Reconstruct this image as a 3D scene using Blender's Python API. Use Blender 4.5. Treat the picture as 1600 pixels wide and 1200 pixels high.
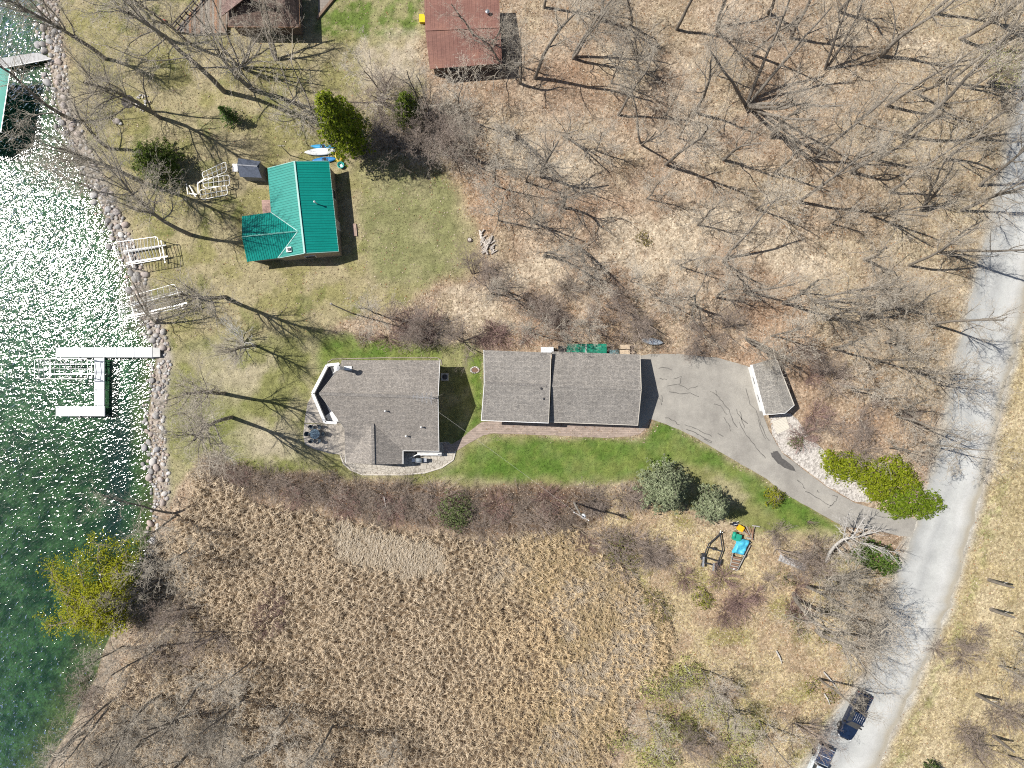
import bpy, math, random
import numpy as np
from mathutils import Vector, Matrix

for o in list(bpy.data.objects):
    bpy.data.objects.remove(o, do_unlink=True)
SC = bpy.context.scene
COL = SC.collection
PI = math.pi

# ------------------------------------------------------------------ camera
H = 85.0            # flying height in metres
PX = 12.5           # photo pixels per metre on the ground
cam_d = bpy.data.cameras.new("camera")
cam_d.sensor_width = 36.0
cam_d.lens = 36.0 * H / (1600.0 / PX)
cam_d.clip_start = 0.5
cam_d.clip_end = 2000.0
cam = bpy.data.objects.new("camera", cam_d)
cam.location = (0, 0, H)
cam.rotation_euler = (0, 0, 0)
COL.objects.link(cam)
SC.camera = cam

# ------------------------------------------------------------------ sky, sun, exposure
SUN_EL = math.radians(54.0)
SUN_XY = Vector((-0.962, 0.272)).normalized()       # horizontal direction towards the sun
world = bpy.data.worlds.new("World")
SC.world = world
world.use_nodes = True
wn = world.node_tree
wn.nodes.clear()
w_out = wn.nodes.new("ShaderNodeOutputWorld")
w_bg = wn.nodes.new("ShaderNodeBackground")
w_sky = wn.nodes.new("ShaderNodeTexSky")
w_sky.sky_type = 'NISHITA'
w_sky.sun_disc = False
w_sky.sun_elevation = SUN_EL
w_sky.sun_rotation = math.atan2(SUN_XY.x, SUN_XY.y)
w_bg.inputs["Strength"].default_value = 0.065
wn.links.new(w_sky.outputs[0], w_bg.inputs[0])
wn.links.new(w_bg.outputs[0], w_out.inputs[0])
sun_d = bpy.data.lights.new("sun", 'SUN')
sun_d.energy = 4.9
sun_d.angle = math.radians(0.53)
sun_d.color = (1.0, 0.955, 0.89)
sun = bpy.data.objects.new("sun", sun_d)
S = Vector((SUN_XY.x * math.cos(SUN_EL), SUN_XY.y * math.cos(SUN_EL), math.sin(SUN_EL)))
sun.rotation_euler = S.to_track_quat('Z', 'Y').to_euler()
sun.location = S * 120
COL.objects.link(sun)
SC.view_settings.view_transform = 'Standard'
SC.view_settings.look = 'None'
SC.view_settings.exposure = 0.32
SC.view_settings.gamma = 1.0
SC.view_settings.use_curve_mapping = False
SC.cycles.use_denoising = False
SC.cycles.max_bounces = 6
SC.cycles.transparent_max_bounces = 12
SC.cycles.caustics_reflective = False
SC.cycles.caustics_refractive = False
SC.cycles.filter_width = 1.1

# ------------------------------------------------------------------ helpers
RNG = np.random.default_rng(7)
random.seed(7)

def G(px, py, z=0.0):
    """Point on the level z that the photo shows at this pixel, in metres."""
    s = (1.0 - z / H) / PX
    return Vector(((px - 800.0) * s, (600.0 - py) * s, z))

def topx(x, y):
    return 800.0 + x * PX, 600.0 - y * PX

_T = [np.random.default_rng(100 + i).random((256, 256)) for i in range(8)]
def vnoise(x, y, scale, seed=0):
    t = _T[seed % 8]
    x = np.asarray(x, float) / scale + 37.3 * seed + 1000.0
    y = np.asarray(y, float) / scale + 11.7 * seed + 1000.0
    xi = np.floor(x).astype(int); yi = np.floor(y).astype(int)
    fx = x - xi; fy = y - yi
    fx = fx * fx * (3 - 2 * fx); fy = fy * fy * (3 - 2 * fy)
    a = t[xi % 256, yi % 256]; b = t[(xi + 1) % 256, yi % 256]
    c = t[xi % 256, (yi + 1) % 256]; d = t[(xi + 1) % 256, (yi + 1) % 256]
    return (a * (1 - fx) + b * fx) * (1 - fy) + (c * (1 - fx) + d * fx) * fy

def fbm(x, y, scale, seed=0, octv=4):
    s = 0.0; a = 0.5; tot = 0.0
    for i in range(octv):
        s = s + a * vnoise(x, y, scale / (2 ** i), seed + i)
        tot += a; a *= 0.55
    return s / tot

def sdf(px, py, poly):
    """Signed distance in pixels, positive inside."""
    px = np.asarray(px, float); py = np.asarray(py, float)
    d = np.full(px.shape, 1e18); ins = np.zeros(px.shape, bool)
    n = len(poly)
    for i in range(n):
        x0, y0 = poly[i]; x1, y1 = poly[(i + 1) % n]
        ex, ey = x1 - x0, y1 - y0
        t = np.clip(((px - x0) * ex + (py - y0) * ey) / (ex * ex + ey * ey + 1e-9), 0, 1)
        d = np.minimum(d, (px - x0 - t * ex) ** 2 + (py - y0 - t * ey) ** 2)
        c = ((y0 > py) != (y1 > py))
        with np.errstate(divide='ignore', invalid='ignore'):
            xc = x0 + (py - y0) * ex / (ey if abs(ey) > 1e-9 else 1e-9)
        ins ^= c & (px < xc)
    d = np.sqrt(d)
    return np.where(ins, d, -d)

def sstep(a, b, x):
    t = np.clip((x - a) / (b - a), 0, 1)
    return t * t * (3 - 2 * t)

class MB:
    """Collects faces; build() links them as one mesh object."""
    def __init__(self):
        self.v = []; self.f = []
    def add(self, vs, fs):
        o = len(self.v)
        self.v.extend([tuple(p) for p in vs])
        self.f.extend([tuple(i + o for i in f) for f in fs])
        return self
    def box(self, c, size, rz=0.0, M=None):
        sx, sy, sz = [s / 2 for s in size]
        R = Matrix.Rotation(rz, 3, 'Z') if M is None else M
        c = Vector(c)
        vs = [c + R @ Vector((x * sx, y * sy, z * sz)) for z in (-1, 1) for x, y in ((-1, -1), (1, -1), (1, 1), (-1, 1))]
        self.add(vs, [(3, 2, 1, 0), (4, 5, 6, 7), (0, 1, 5, 4), (1, 2, 6, 5), (2, 3, 7, 6), (3, 0, 4, 7)])
        return self
    def bar(self, a, b, w, h):
        """Box of width w and height h between two points."""
        a = Vector(a); b = Vector(b); d = b - a; L = d.length
        x = d.normalized()
        up = Vector((0, 0, 1)) if abs(x.z) < 0.95 else Vector((0, 1, 0))
        y = up.cross(x).normalized(); z = x.cross(y)
        M = Matrix((x, y, z)).transposed()
        return self.box((a + b) / 2, (L, w, h), M=M)
    def tube(self, pts, rad, n=8, caps=True):
        pts = [Vector(p) for p in pts]
        if not hasattr(rad, '__len__'): rad = [rad] * len(pts)
        rings = []
        for i, p in enumerate(pts):
            d = (pts[min(i + 1, len(pts) - 1)] - pts[max(i - 1, 0)]).normalized()
            up = Vector((0, 0, 1)) if abs(d.z) < 0.9 else Vector((1, 0, 0))
            x = up.cross(d).normalized(); y = d.cross(x)
            rings.append([p + (x * math.cos(2 * PI * k / n) + y * math.sin(2 * PI * k / n)) * rad[i] for k in range(n)])
        vs = [q for r in rings for q in r]; fs = []
        for i in range(len(pts) - 1):
            for k in range(n):
                k2 = (k + 1) % n
                fs.append((i * n + k, i * n + k2, (i + 1) * n + k2, (i + 1) * n + k))
        if caps:
            fs.append(tuple(range(n - 1, -1, -1)))
            fs.append(tuple((len(pts) - 1) * n + k for k in range(n)))
        return self.add(vs, fs)
    def prism(self, poly, z0, z1):
        """Upright prism over a polygon of (x, y)."""
        n = len(poly)
        a = sum(poly[i][0] * poly[(i + 1) % n][1] - poly[(i + 1) % n][0] * poly[i][1] for i in range(n))
        if a < 0: poly = poly[::-1]
        vs = [(p[0], p[1], z0) for p in poly] + [(p[0], p[1], z1) for p in poly]
        fs = [tuple(range(n - 1, -1, -1)), tuple(range(n, 2 * n))]
        fs += [(i, (i + 1) % n, n + (i + 1) % n, n + i) for i in range(n)]
        return self.add(vs, fs)
    def slab(self, poly3, t):
        """Sheet over a planar 3D polygon, thickened straight down by t."""
        n = len(poly3)
        poly3 = [Vector(p) for p in poly3]
        a = sum(poly3[i].x * poly3[(i + 1) % n].y - poly3[(i + 1) % n].x * poly3[i].y for i in range(n))
        if a < 0: poly3 = poly3[::-1]
        vs = poly3 + [p - Vector((0, 0, t)) for p in poly3]
        fs = [tuple(range(n)), tuple(range(2 * n - 1, n - 1, -1))]
        fs += [(n + i, n + (i + 1) % n, (i + 1) % n, i) for i in range(n)]
        return self.add(vs, fs)
    def lathe(self, c, prof, n=16):
        c = Vector(c); m = len(prof)
        vs = [c + Vector((r * math.cos(2 * PI * k / n), r * math.sin(2 * PI * k / n), z)) for r, z in prof for k in range(n)]
        fs = [(i * n + k, i * n + (k + 1) % n, (i + 1) * n + (k + 1) % n, (i + 1) * n + k) for i in range(m - 1) for k in range(n)]
        fs.append(tuple((m - 1) * n + k for k in range(n)))
        return self.add(vs, fs)
    def build(self, name, mat, parent=None, smooth=False, local=False, label=None):
        me = bpy.data.meshes.new(name)
        off = Vector((0, 0, 0))
        if parent is not None and not local:
            q = parent
            while q is not None:
                off += q.location; q = q.parent
        me.from_pydata([tuple(Vector(p) - off) for p in self.v], [], self.f)
        me.materials.append(mat)
        if smooth:
            me.polygons.foreach_set('use_smooth', [True] * len(me.polygons))
        o = bpy.data.objects.new(name, me)
        COL.objects.link(o)
        if parent is not None: o.parent = parent
        if label: o['label'] = label
        return o

def np_mesh(name, verts, faces, mat, parent=None, col=None, smooth=False, attrs=None):
    """Fast mesh from arrays: verts (N,3), faces (M,k) with constant k."""
    verts = np.asarray(verts, np.float32); faces = np.asarray(faces, np.int32)
    m, k = faces.shape
    me = bpy.data.meshes.new(name)
    me.vertices.add(len(verts)); me.vertices.foreach_set('co', verts.ravel())
    me.loops.add(m * k); me.loops.foreach_set('vertex_index', faces.ravel())
    me.polygons.add(m)
    me.polygons.foreach_set('loop_start', np.arange(0, m * k, k, dtype=np.int32))
    try: me.polygons.foreach_set('loop_total', np.full(m, k, np.int32))
    except Exception: pass
    if smooth: me.polygons.foreach_set('use_smooth', np.ones(m, bool))
    me.update(calc_edges=True)
    if col is not None:
        a = me.color_attributes.new('Col', 'FLOAT_COLOR', 'POINT')
        c = np.ones((len(verts), 4), np.float32); c[:, :col.shape[1]] = col
        a.data.foreach_set('color', c.ravel())
    for an, arr in (attrs or {}).items():
        a = me.attributes.new(an, 'FLOAT', 'POINT')
        a.data.foreach_set('value', np.asarray(arr, np.float32))
    me.materials.append(mat)
    o = bpy.data.objects.new(name, me)
    COL.objects.link(o)
    if parent is not None: o.parent = parent
    return o

def tag(o, label=None, cat=None, group=None, kind=None):
    if label: o['label'] = label
    if cat: o['category'] = cat
    if group: o['group'] = group
    if kind: o['kind'] = kind
    return o

def thing(name, label, cat, loc=(0, 0, 0), rz=0.0, group=None):
    o = bpy.data.objects.new(name, None)
    o.empty_display_size = 0.3
    COL.objects.link(o)
    o.location = loc; o.rotation_euler = (0, 0, rz)
    return tag(o, label, cat, group)

def copy_tree(o, parent=None, mats=None):
    c = o.copy(); COL.objects.link(c); c.parent = parent
    for ch in o.children: copy_tree(ch, c)
    return c

ORD = ['first', 'second', 'third', 'fourth', 'fifth', 'sixth', 'seventh', 'eighth', 'ninth', 'tenth', 'eleventh', 'twelfth',
       'thirteenth', 'fourteenth', 'fifteenth', 'sixteenth', 'seventeenth', 'eighteenth', 'nineteenth', 'twentieth',
       'twenty-first', 'twenty-second', 'twenty-third', 'twenty-fourth', 'twenty-fifth', 'twenty-sixth', 'twenty-seventh',
       'twenty-eighth', 'twenty-ninth', 'thirtieth', 'thirty-first', 'thirty-second', 'thirty-third', 'thirty-fourth', 'thirty-fifth',
       'thirty-sixth', 'thirty-seventh', 'thirty-eighth', 'thirty-ninth', 'fortieth']

# ------------------------------------------------------------------ materials
def nodes(name):
    m = bpy.data.materials.new(name); m.use_nodes = True
    nt = m.node_tree; b = nt.nodes['Principled BSDF']
    return m, nt, b

def N(nt, kind, **kw):
    n = nt.nodes.new(kind)
    for k, v in kw.items():
        if k in n.inputs: n.inputs[k].default_value = v
        else: setattr(n, k, v)
    return n

def ramp(nt, fac, stops):
    r = nt.nodes.new('ShaderNodeValToRGB')
    el = r.color_ramp.elements
    while len(el) < len(stops): el.new(0.5)
    for e, (p, c) in zip(el, stops):
        e.position = p; e.color = (c[0], c[1], c[2], 1)
    nt.links.new(fac, r.inputs[0])
    return r.outputs[0]

def mix(nt, fac, a, b, mode='MIX'):
    n = nt.nodes.new('ShaderNodeMix'); n.data_type = 'RGBA'; n.blend_type = mode
    if isinstance(fac, (int, float)): n.inputs[0].default_value = fac
    else: nt.links.new(fac, n.inputs[0])
    for i, s in ((6, a), (7, b)):
        if isinstance(s, (tuple, list)): n.inputs[i].default_value = (s[0], s[1], s[2], 1)
        else: nt.links.new(s, n.inputs[i])
    return n.outputs[2]

def coords(nt, scale=(1, 1, 1), kind='Object', rot=(0, 0, 0)):
    t = nt.nodes.new('ShaderNodeTexCoord'); mp = nt.nodes.new('ShaderNodeMapping')
    mp.inputs['Scale'].default_value = scale; mp.inputs['Rotation'].default_value = rot
    nt.links.new(t.outputs[kind], mp.inputs[0])
    return mp.outputs[0]

def noise(nt, vec, scale, detail=4, rough=0.6):
    n = N(nt, 'ShaderNodeTexNoise', Scale=scale, Detail=detail, Roughness=rough)
    nt.links.new(vec, n.inputs['Vector'])
    return n.outputs['Fac']

def bump(nt, b, h, strength=0.4, dist=0.05):
    n = N(nt, 'ShaderNodeBump', Strength=strength, Distance=dist)
    nt.links.new(h, n.inputs['Height']); nt.links.new(n.outputs[0], b.inputs['Normal'])

def mat(name, col, rough=0.7, var=0.25, scale=3.0, metal=0.0, bmp=0.15, rand=0.0, spec=0.4, stretch=(1, 1, 1)):
    """Plain paint / metal / timber with mottling, grime and fine relief."""
    m, nt, b = nodes(name)
    v = coords(nt, stretch)
    f = noise(nt, v, scale, 5, 0.65)
    lo = tuple(c * (1 - var) for c in col); hi = tuple(min(1, c * (1 + var)) for c in col)
    c = ramp(nt, f, [(0.28, lo), (0.72, hi)])
    if rand:
        oi = nt.nodes.new('ShaderNodeObjectInfo')
        mr = N(nt, 'ShaderNodeMapRange'); mr.inputs[3].default_value = 1 - rand; mr.inputs[4].default_value = 1 + rand
        nt.links.new(oi.outputs['Random'], mr.inputs[0])
        c = mix(nt, 1.0, c, mr.outputs[0], 'MULTIPLY')
    nt.links.new(c, b.inputs['Base Color'])
    b.inputs['Roughness'].default_value = rough; b.inputs['Metallic'].default_value = metal
    b.inputs['Specular IOR Level'].default_value = spec
    if bmp: bump(nt, b, noise(nt, v, scale * 6, 3), bmp, 0.02)
    return m

def mat_attr(name, rough=0.9, var=0.35, scale=8.0, bmp=0.5, trans=0.0, spec=0.2):
    """Colour from the mesh's own colour attribute, broken up by fine noise."""
    m, nt, b = nodes(name)
    a = N(nt, 'ShaderNodeVertexColor', layer_name='Col')
    v = coords(nt)
    f = noise(nt, v, scale, 4, 0.7)
    g = ramp(nt, f, [(0.3, (1 - var,) * 3), (0.7, (1 + var,) * 3)])
    c = mix(nt, 1.0, a.outputs[0], g, 'MULTIPLY')
    nt.links.new(c, b.inputs['Base Color'])
    b.inputs['Roughness'].default_value = rough
    b.inputs['Specular IOR Level'].default_value = spec
    if bmp: bump(nt, b, f, bmp, 0.05)
    if trans:
        t = nt.nodes.new('ShaderNodeBsdfTranslucent'); nt.links.new(c, t.inputs[0])
        ms = nt.nodes.new('ShaderNodeMixShader'); ms.inputs[0].default_value = trans
        out = nt.nodes['Material Output']
        nt.links.new(b.outputs[0], ms.inputs[1]); nt.links.new(t.outputs[0], ms.inputs[2]); nt.links.new(ms.outputs[0], out.inputs[0])
    return m

def mat_shingle(name, col, rough=0.95):
    m, nt, b = nodes(name)
    v = coords(nt)
    f1 = noise(nt, v, 7.0, 3, 0.75)
    f2 = noise(nt, coords(nt, (2.6, 0.35, 1)), 2.0, 3, 0.6)
    f3 = noise(nt, v, 0.35, 3, 0.5)
    br = N(nt, 'ShaderNodeTexBrick', Scale=1.0)
    br.inputs['Brick Width'].default_value = 0.34; br.inputs['Row Height'].default_value = 0.15
    br.inputs['Mortar Size'].default_value = 0.012; br.inputs['Bias'].default_value = 0.0
    br.inputs['Color1'].default_value = (0.72, 0.72, 0.72, 1); br.inputs['Color2'].default_value = (1.12, 1.1, 1.06, 1)
    br.inputs['Mortar'].default_value = (0.45, 0.45, 0.45, 1)
    nt.links.new(v, br.inputs['Vector'])
    k = lambda f, a: ramp(nt, f, [(0.3, (1 - a,) * 3), (0.7, (1 + a,) * 3)])
    c = mix(nt, 1.0, (col[0], col[1], col[2]), k(f1, 0.42), 'MULTIPLY')
    c = mix(nt, 1.0, c, k(f2, 0.10), 'MULTIPLY')
    c = mix(nt, 1.0, c, k(f3, 0.08), 'MULTIPLY')
    c = mix(nt, 0.8, c, br.outputs[0], 'MULTIPLY')
    nt.links.new(c, b.inputs['Base Color'])
    b.inputs['Roughness'].default_value = rough; b.inputs['Specular IOR Level'].default_value = 0.15
    bump(nt, b, br.outputs['Fac'], -0.5, 0.01)
    return m
# ================================================================== the setting: terrain, lake, road, drive, paths
SHORE = [(40, -400), (56, -100), (62, 0), (68, 60), (73, 100), (82, 150), (95, 200), (122, 260), (148, 310), (165, 350), (178, 378), (198, 430),
         (210, 480), (232, 530), (240, 560), (235, 600), (228, 650), (232, 700), (236, 760), (235, 800), (230, 850), (215, 900), (195, 940),
         (176, 980), (157, 1020), (146, 1060), (126, 1100), (106, 1140), (86, 1170), (68, 1200), (20, 1290), (-60, 1600)]
LAND = [(-250, -12000)] + SHORE + [(-900, 12000), (14000, 12000), (14000, -12000)]

P_BRIGHT = [(692, 742), (735, 702), (775, 684), (1000, 684), (1022, 658), (1045, 666), (1130, 714), (1195, 752), (1290, 808), (1310, 830),
            (1240, 826), (1180, 790), (1150, 745), (1060, 715), (985, 745), (900, 750), (800, 748), (720, 752)]
P_NORTH = [(505, 530), (560, 528), (620, 538), (690, 545), (690, 565), (540, 562), (500, 575)]
P_GAP = [(730, 556), (757, 556), (753, 660), (720, 690), (705, 705), (742, 640)]
P_LAWN = [(250, 560), (300, 535), (420, 520), (520, 525), (750, 540), (757, 680), (1000, 690), (1040, 662), (1300, 810), (1330, 840), (1290, 850),
          (1180, 830), (1090, 800), (990, 752), (880, 760), (700, 756), (600, 752), (540, 745), (420, 738), (320, 718), (290, 740), (262, 792), (252, 700), (244, 640)]
P_YARD = [(85, -60), (640, -60), (662, 60), (670, 130), (560, 240), (640, 262), (735, 275), (745, 360), (725, 430), (640, 470), (560, 500), (520, 530),
          (420, 535), (300, 560), (240, 565), (215, 480), (180, 385), (120, 250), (95, 150)]
P_EASTLAWN = [(555, 270), (600, 258), (680, 262), (728, 290), (735, 360), (700, 420), (640, 450), (590, 445), (560, 400)]
P_TOPGREEN = [(505, -40), (660, -40), (660, 50), (640, 55), (560, 60), (505, 50)]
P_REEDS = [(335, 735), (420, 790), (520, 810), (640, 830), (760, 845), (880, 830), (905, 830), (930, 860), (985, 890), (1020, 930), (1045, 990), (1050, 1040),
           (985, 1090), (960, 1150), (940, 1260), (60, 1260), (150, 1130), (190, 1060), (220, 990), (240, 930), (250, 850), (290, 800), (300, 740)]
P_LODGE1 = [(520, 810), (690, 850), (700, 890), (640, 900), (520, 870)]
P_LODGE2 = [(800, 840), (900, 830), (1020, 930), (1050, 1040), (960, 1130), (900, 1220), (820, 1220), (860, 1080), (880, 960), (760, 900)]
P_BRUSHY = [(905, 760), (1000, 760), (1090, 830), (1220, 830), (1300, 850), (1400, 880), (1380, 960), (1340, 1070), (1270, 1180), (1240, 1260), (940, 1260),
            (1060, 1040), (1040, 960), (980, 880), (900, 830)]
P_HEDGE = [(318, 712), (400, 735), (520, 745), (640, 760), (760, 758), (900, 760), (960, 790), (900, 840), (760, 838), (640, 820), (520, 800), (420, 775), (330, 745)]
P_VERGE = [(1600, 470), (1570, 625), (1545, 740), (1500, 890), (1455, 1010), (1400, 1135), (1340, 1260), (2200, 1300), (2200, 200), (1640, 200)]
P_SANDS = [[(770, 405), (860, 400), (900, 430), (960, 445), (900, 465), (800, 440)], [(1060, 320), (1150, 315), (1230, 365), (1300, 415), (1310, 440), (1230, 430), (1120, 370), (1030, 350)],
           [(930, 60), (1000, 85), (1100, 80), (1100, 100), (1010, 110), (940, 90)], [(1300, 40), (1420, 50), (1500, 70), (1440, 85), (1300, 75)], [(950, 325), (1060, 330), (1110, 400), (1030, 435), (930, 410)],
           [(690, 440), (770, 460), (790, 520), (660, 520)], [(560, 60), (650, 60), (660, 140), (560, 150)], [(800, 215), (930, 250), (930, 300), (800, 270)]]
P_RUST = [[(1170, 470), (1260, 480), (1290, 560), (1270, 690), (1230, 620), (1150, 540)], [(850, 300), (960, 300), (1000, 340), (860, 340)], [(660, 260), (760, 270), (820, 340), (760, 380), (700, 300)],
          [(800, 480), (960, 490), (960, 530), (800, 535)], [(1300, 640), (1440, 640), (1440, 730), (1330, 720)], [(820, 90), (900, 90), (960, 130), (840, 120)]]
ROAD_L = [(1720, -330), (1650, -100), (1622, 30), (1600, 110), (1585, 178), (1572, 240), (1549, 345), (1515, 475), (1503, 525), (1490, 572), (1481, 632), (1462, 725),
          (1440, 790), (1418, 852), (1392, 925), (1384, 965), (1360, 1050), (1338, 1078), (1310, 1110), (1284, 1156), (1257, 1198), (1200, 1290), (1080, 1480)]
ROAD_R = [(1830, -330), (1745, -100), (1712, 30), (1690, 110), (1672, 178), (1655, 240), (1628, 345), (1601, 475), (1592, 525), (1580, 575), (1564, 632), (1545, 725),
          (1528, 790), (1508, 855), (1492, 917), (1478, 960), (1460, 1005), (1425, 1082), (1402, 1130), (1385, 1166), (1368, 1200), (1320, 1290), (1210, 1480)]
DRIVE = [(998, 556), (1015, 553), (1060, 553), (1120, 559), (1168, 572), (1176, 596), (1186, 630), (1201, 672), (1221, 707), (1257, 735), (1290, 760), (1335, 785),
         (1375, 797), (1418, 806), (1432, 812), (1424, 838), (1405, 838), (1375, 829), (1320, 823), (1300, 813), (1232, 775), (1197, 748), (1137, 713), (1082, 681), (1040, 662), (1016, 655), (998, 672)]
GRAVEL = [(1203, 652), (1234, 644), (1246, 655), (1264, 682), (1288, 704), (1300, 730), (1345, 742), (1358, 762), (1362, 786), (1336, 784), (1291, 759), (1258, 734), (1222, 706), (1206, 678)]

def edge_n(px, py, amp, sc, seed):
    return (fbm(px, py, sc, seed, 3) - 0.5) * 2 * amp

def soft(px, py, poly, w, amp=10, sc=40, seed=0):
    return sstep(-w, w, sdf(px, py, poly) + edge_n(px, py, amp, sc, seed))

def shore_d(px, py):
    return sdf(px, py, LAND) / PX

def height(px, py, d=None):
    if d is None: d = shore_d(px, py)
    z = np.interp(d, [-40, -12, -4, 0, 1.2, 2.6, 4.0], [-3.0, -2.0, -1.1, -0.5, -0.28, -0.06, 0.0])
    return z

def gz(px, py):
    return float(height(np.array([px], float), np.array([py], float))[0])

def zone_masks(px, py):
    z = {}
    z['yard'] = soft(px, py, P_YARD, 14, 30, 70, 1)
    z['lawn'] = soft(px, py, P_LAWN, 8, 12, 40, 2)
    z['bright'] = np.maximum(np.maximum(soft(px, py, P_BRIGHT, 12, 16, 40, 3), soft(px, py, P_NORTH, 10, 12, 30, 4)), soft(px, py, P_GAP, 8, 8, 30, 5))
    z['eastlawn'] = soft(px, py, P_EASTLAWN, 25, 40, 60, 6)
    z['topgreen'] = soft(px, py, P_TOPGREEN, 14, 24, 40, 7)
    z['reeds'] = soft(px, py, P_REEDS, 7, 14, 40, 2)
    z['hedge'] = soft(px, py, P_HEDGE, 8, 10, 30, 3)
    z['brushy'] = soft(px, py, P_BRUSHY, 12, 30, 60, 4)
    z['verge'] = soft(px, py, P_VERGE, 8, 6, 30, 5)
    z['sand'] = np.max([soft(px, py, p, 14, 26, 45, 6) for p in P_SANDS], axis=0)
    z['rust'] = np.max([soft(px, py, p, 22, 40, 55, 1) for p in P_RUST], axis=0)
    rp = ROAD_L + ROAD_R[::-1]
    z['road'] = sstep(-16, 4, sdf(px, py, rp) + edge_n(px, py, 6, 18, 3))
    z['green_edge'] = sstep(18, 0, np.abs(-sdf(px, py, rp) - 26 + edge_n(px, py, 9, 40, 6))) * z['verge'] * sstep(700, 800, py)
    return z

def zone_color(px, py, d, z):
    n1 = fbm(px, py, 90, 1, 4); n2 = fbm(px, py, 34, 2, 4); n3 = fbm(px, py, 11, 3, 3); n4 = vnoise(px, py, 4.5, 4)
    def lerp(c, m, col):
        m = np.clip(m, 0, 1)[:, None]
        return c * (1 - m) + np.asarray(col) * m
    def two(a, b, t):
        t = np.clip(t, 0, 1)[:, None]
        return np.asarray(a) * (1 - t) + np.asarray(b) * t
    c = two((0.270, 0.205, 0.150), (0.375, 0.310, 0.235), sstep(0.3, 0.7, n2))
    c = lerp(c, 0.5 * sstep(0.5, 0.75, n1), (0.345, 0.305, 0.215))
    c = lerp(c, 0.35 * sstep(0.55, 0.8, n3), (0.23, 0.165, 0.12))
    c = lerp(c, 0.6 * z['rust'], two((0.28, 0.18, 0.12), (0.36, 0.26, 0.185), n3))
    right = sstep(1150, 1560, px) * sstep(800, 500, py)
    c = lerp(c, 0.55 * right, (0.345, 0.305, 0.205))
    yard = two((0.325, 0.285, 0.17), (0.25, 0.232, 0.105), sstep(0.4, 0.62, n2))
    yard = lerp(yard, 0.55 * sstep(0.52, 0.72, fbm(px, py, 60, 5, 4)), (0.34, 0.29, 0.185))
    yard = lerp(yard, 0.6 * sstep(0.6, 0.78, fbm(px, py, 26, 6, 4)), (0.135, 0.155, 0.045))
    c = lerp(c, z['yard'], yard)
    c = lerp(c, 0.85 * z['eastlawn'], two((0.185, 0.195, 0.085), (0.275, 0.262, 0.145), sstep(0.35, 0.65, n2)))
    c = lerp(c, 0.9 * z['topgreen'], two((0.10, 0.155, 0.03), (0.27, 0.26, 0.13), sstep(0.42, 0.62, fbm(px, py, 18, 5, 3))))
    lawn = two((0.205, 0.205, 0.080), (0.30, 0.272, 0.155), sstep(0.36, 0.62, n2))
    lawn = lerp(lawn, 0.55 * sstep(0.50, 0.68, n1), (0.155, 0.175, 0.052))
    bare = np.maximum.reduce([sstep(60, 10, np.hypot((px - 420) / 1.3, py - 690)), sstep(70, 10, np.hypot((px - 370) / 1.5, py - 580)) * 0.8])
    lawn = lerp(lawn, bare * sstep(0.3, 0.6, n2), (0.37, 0.325, 0.225))
    c = lerp(c, z['lawn'], lawn)
    br = two((0.070, 0.145, 0.018), (0.150, 0.190, 0.045), sstep(0.38, 0.66, n2 * 0.6 + n3 * 0.4))
    c = lerp(c, z['bright'] * (0.72 + 0.28 * n3), br)
    c = lerp(c, z['sand'] * sstep(0.25, 0.5, n2 * 0.7 + n3 * 0.3) * 0.9, (0.43, 0.375, 0.29))
    c = lerp(c, z['brushy'] * 0.8, two((0.42, 0.36, 0.215), (0.325, 0.25, 0.165), sstep(0.4, 0.65, n2)))
    c = lerp(c, 0.6 * z['brushy'] * sstep(0.56, 0.74, fbm(px, py, 45, 7, 4)), (0.205, 0.205, 0.06))
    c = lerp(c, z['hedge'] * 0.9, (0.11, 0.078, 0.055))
    c = lerp(c, z['reeds'], two((0.10, 0.07, 0.043), (0.19, 0.138, 0.088), n3))
    vg = two((0.36, 0.305, 0.18), (0.43, 0.375, 0.25), sstep(0.3, 0.7, n2))
    vg = lerp(vg, 0.5 * sstep(0.52, 0.7, n1), (0.30, 0.26, 0.145))
    c = lerp(c, z['verge'], vg)
    c = lerp(c, 0.55 * z['green_edge'] * sstep(0.35, 0.65, n3), (0.17, 0.20, 0.06))
    c = lerp(c, z['road'], (0.40, 0.38, 0.335))
    # bank and lake bed
    c = lerp(c, sstep(3.0, 1.6, d) * sstep(-0.2, 0.3, d) * sstep(820, 780, py) , (0.30, 0.27, 0.235))
    c = lerp(c, 0.8 * sstep(3.6, 1.0, d) * sstep(790, 840, py), (0.235, 0.205, 0.165))
    bed = two((0.010, 0.032, 0.015), (0.058, 0.112, 0.050), sstep(0.36, 0.64, n2 * 0.35 + n3 * 0.65))
    teal = sstep(760, 520, py + 60 * (n1 - 0.5))
    bed = lerp(bed, teal * 0.65, two((0.022, 0.085, 0.062), (0.075, 0.165, 0.115), sstep(.3, .7, n2 * .4 + n3 * .6)))
    dark = sstep(40, 4, np.abs(px - 170 + 40 * (n1 - 0.5)) + 36 * (n2 - 0.5)) * sstep(600, 680, py) * sstep(940, 840, py)
    bed = lerp(bed, 0.9 * dark, (0.006, 0.018, 0.028))
    bed = lerp(bed, sstep(-3.2 - 3.0 * sstep(860, 960, py), -0.3, d) * (0.45 + 0.5 * n3), two((0.17, 0.145, 0.05), (0.085, 0.10, 0.03), n2))
    c = lerp(c, sstep(0.25, -0.15, d), bed)
    fine = (1 + (n4 - 0.5) * 0.5)[:, None]
    return np.clip(c * fine, 0.004, 0.9)

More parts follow.
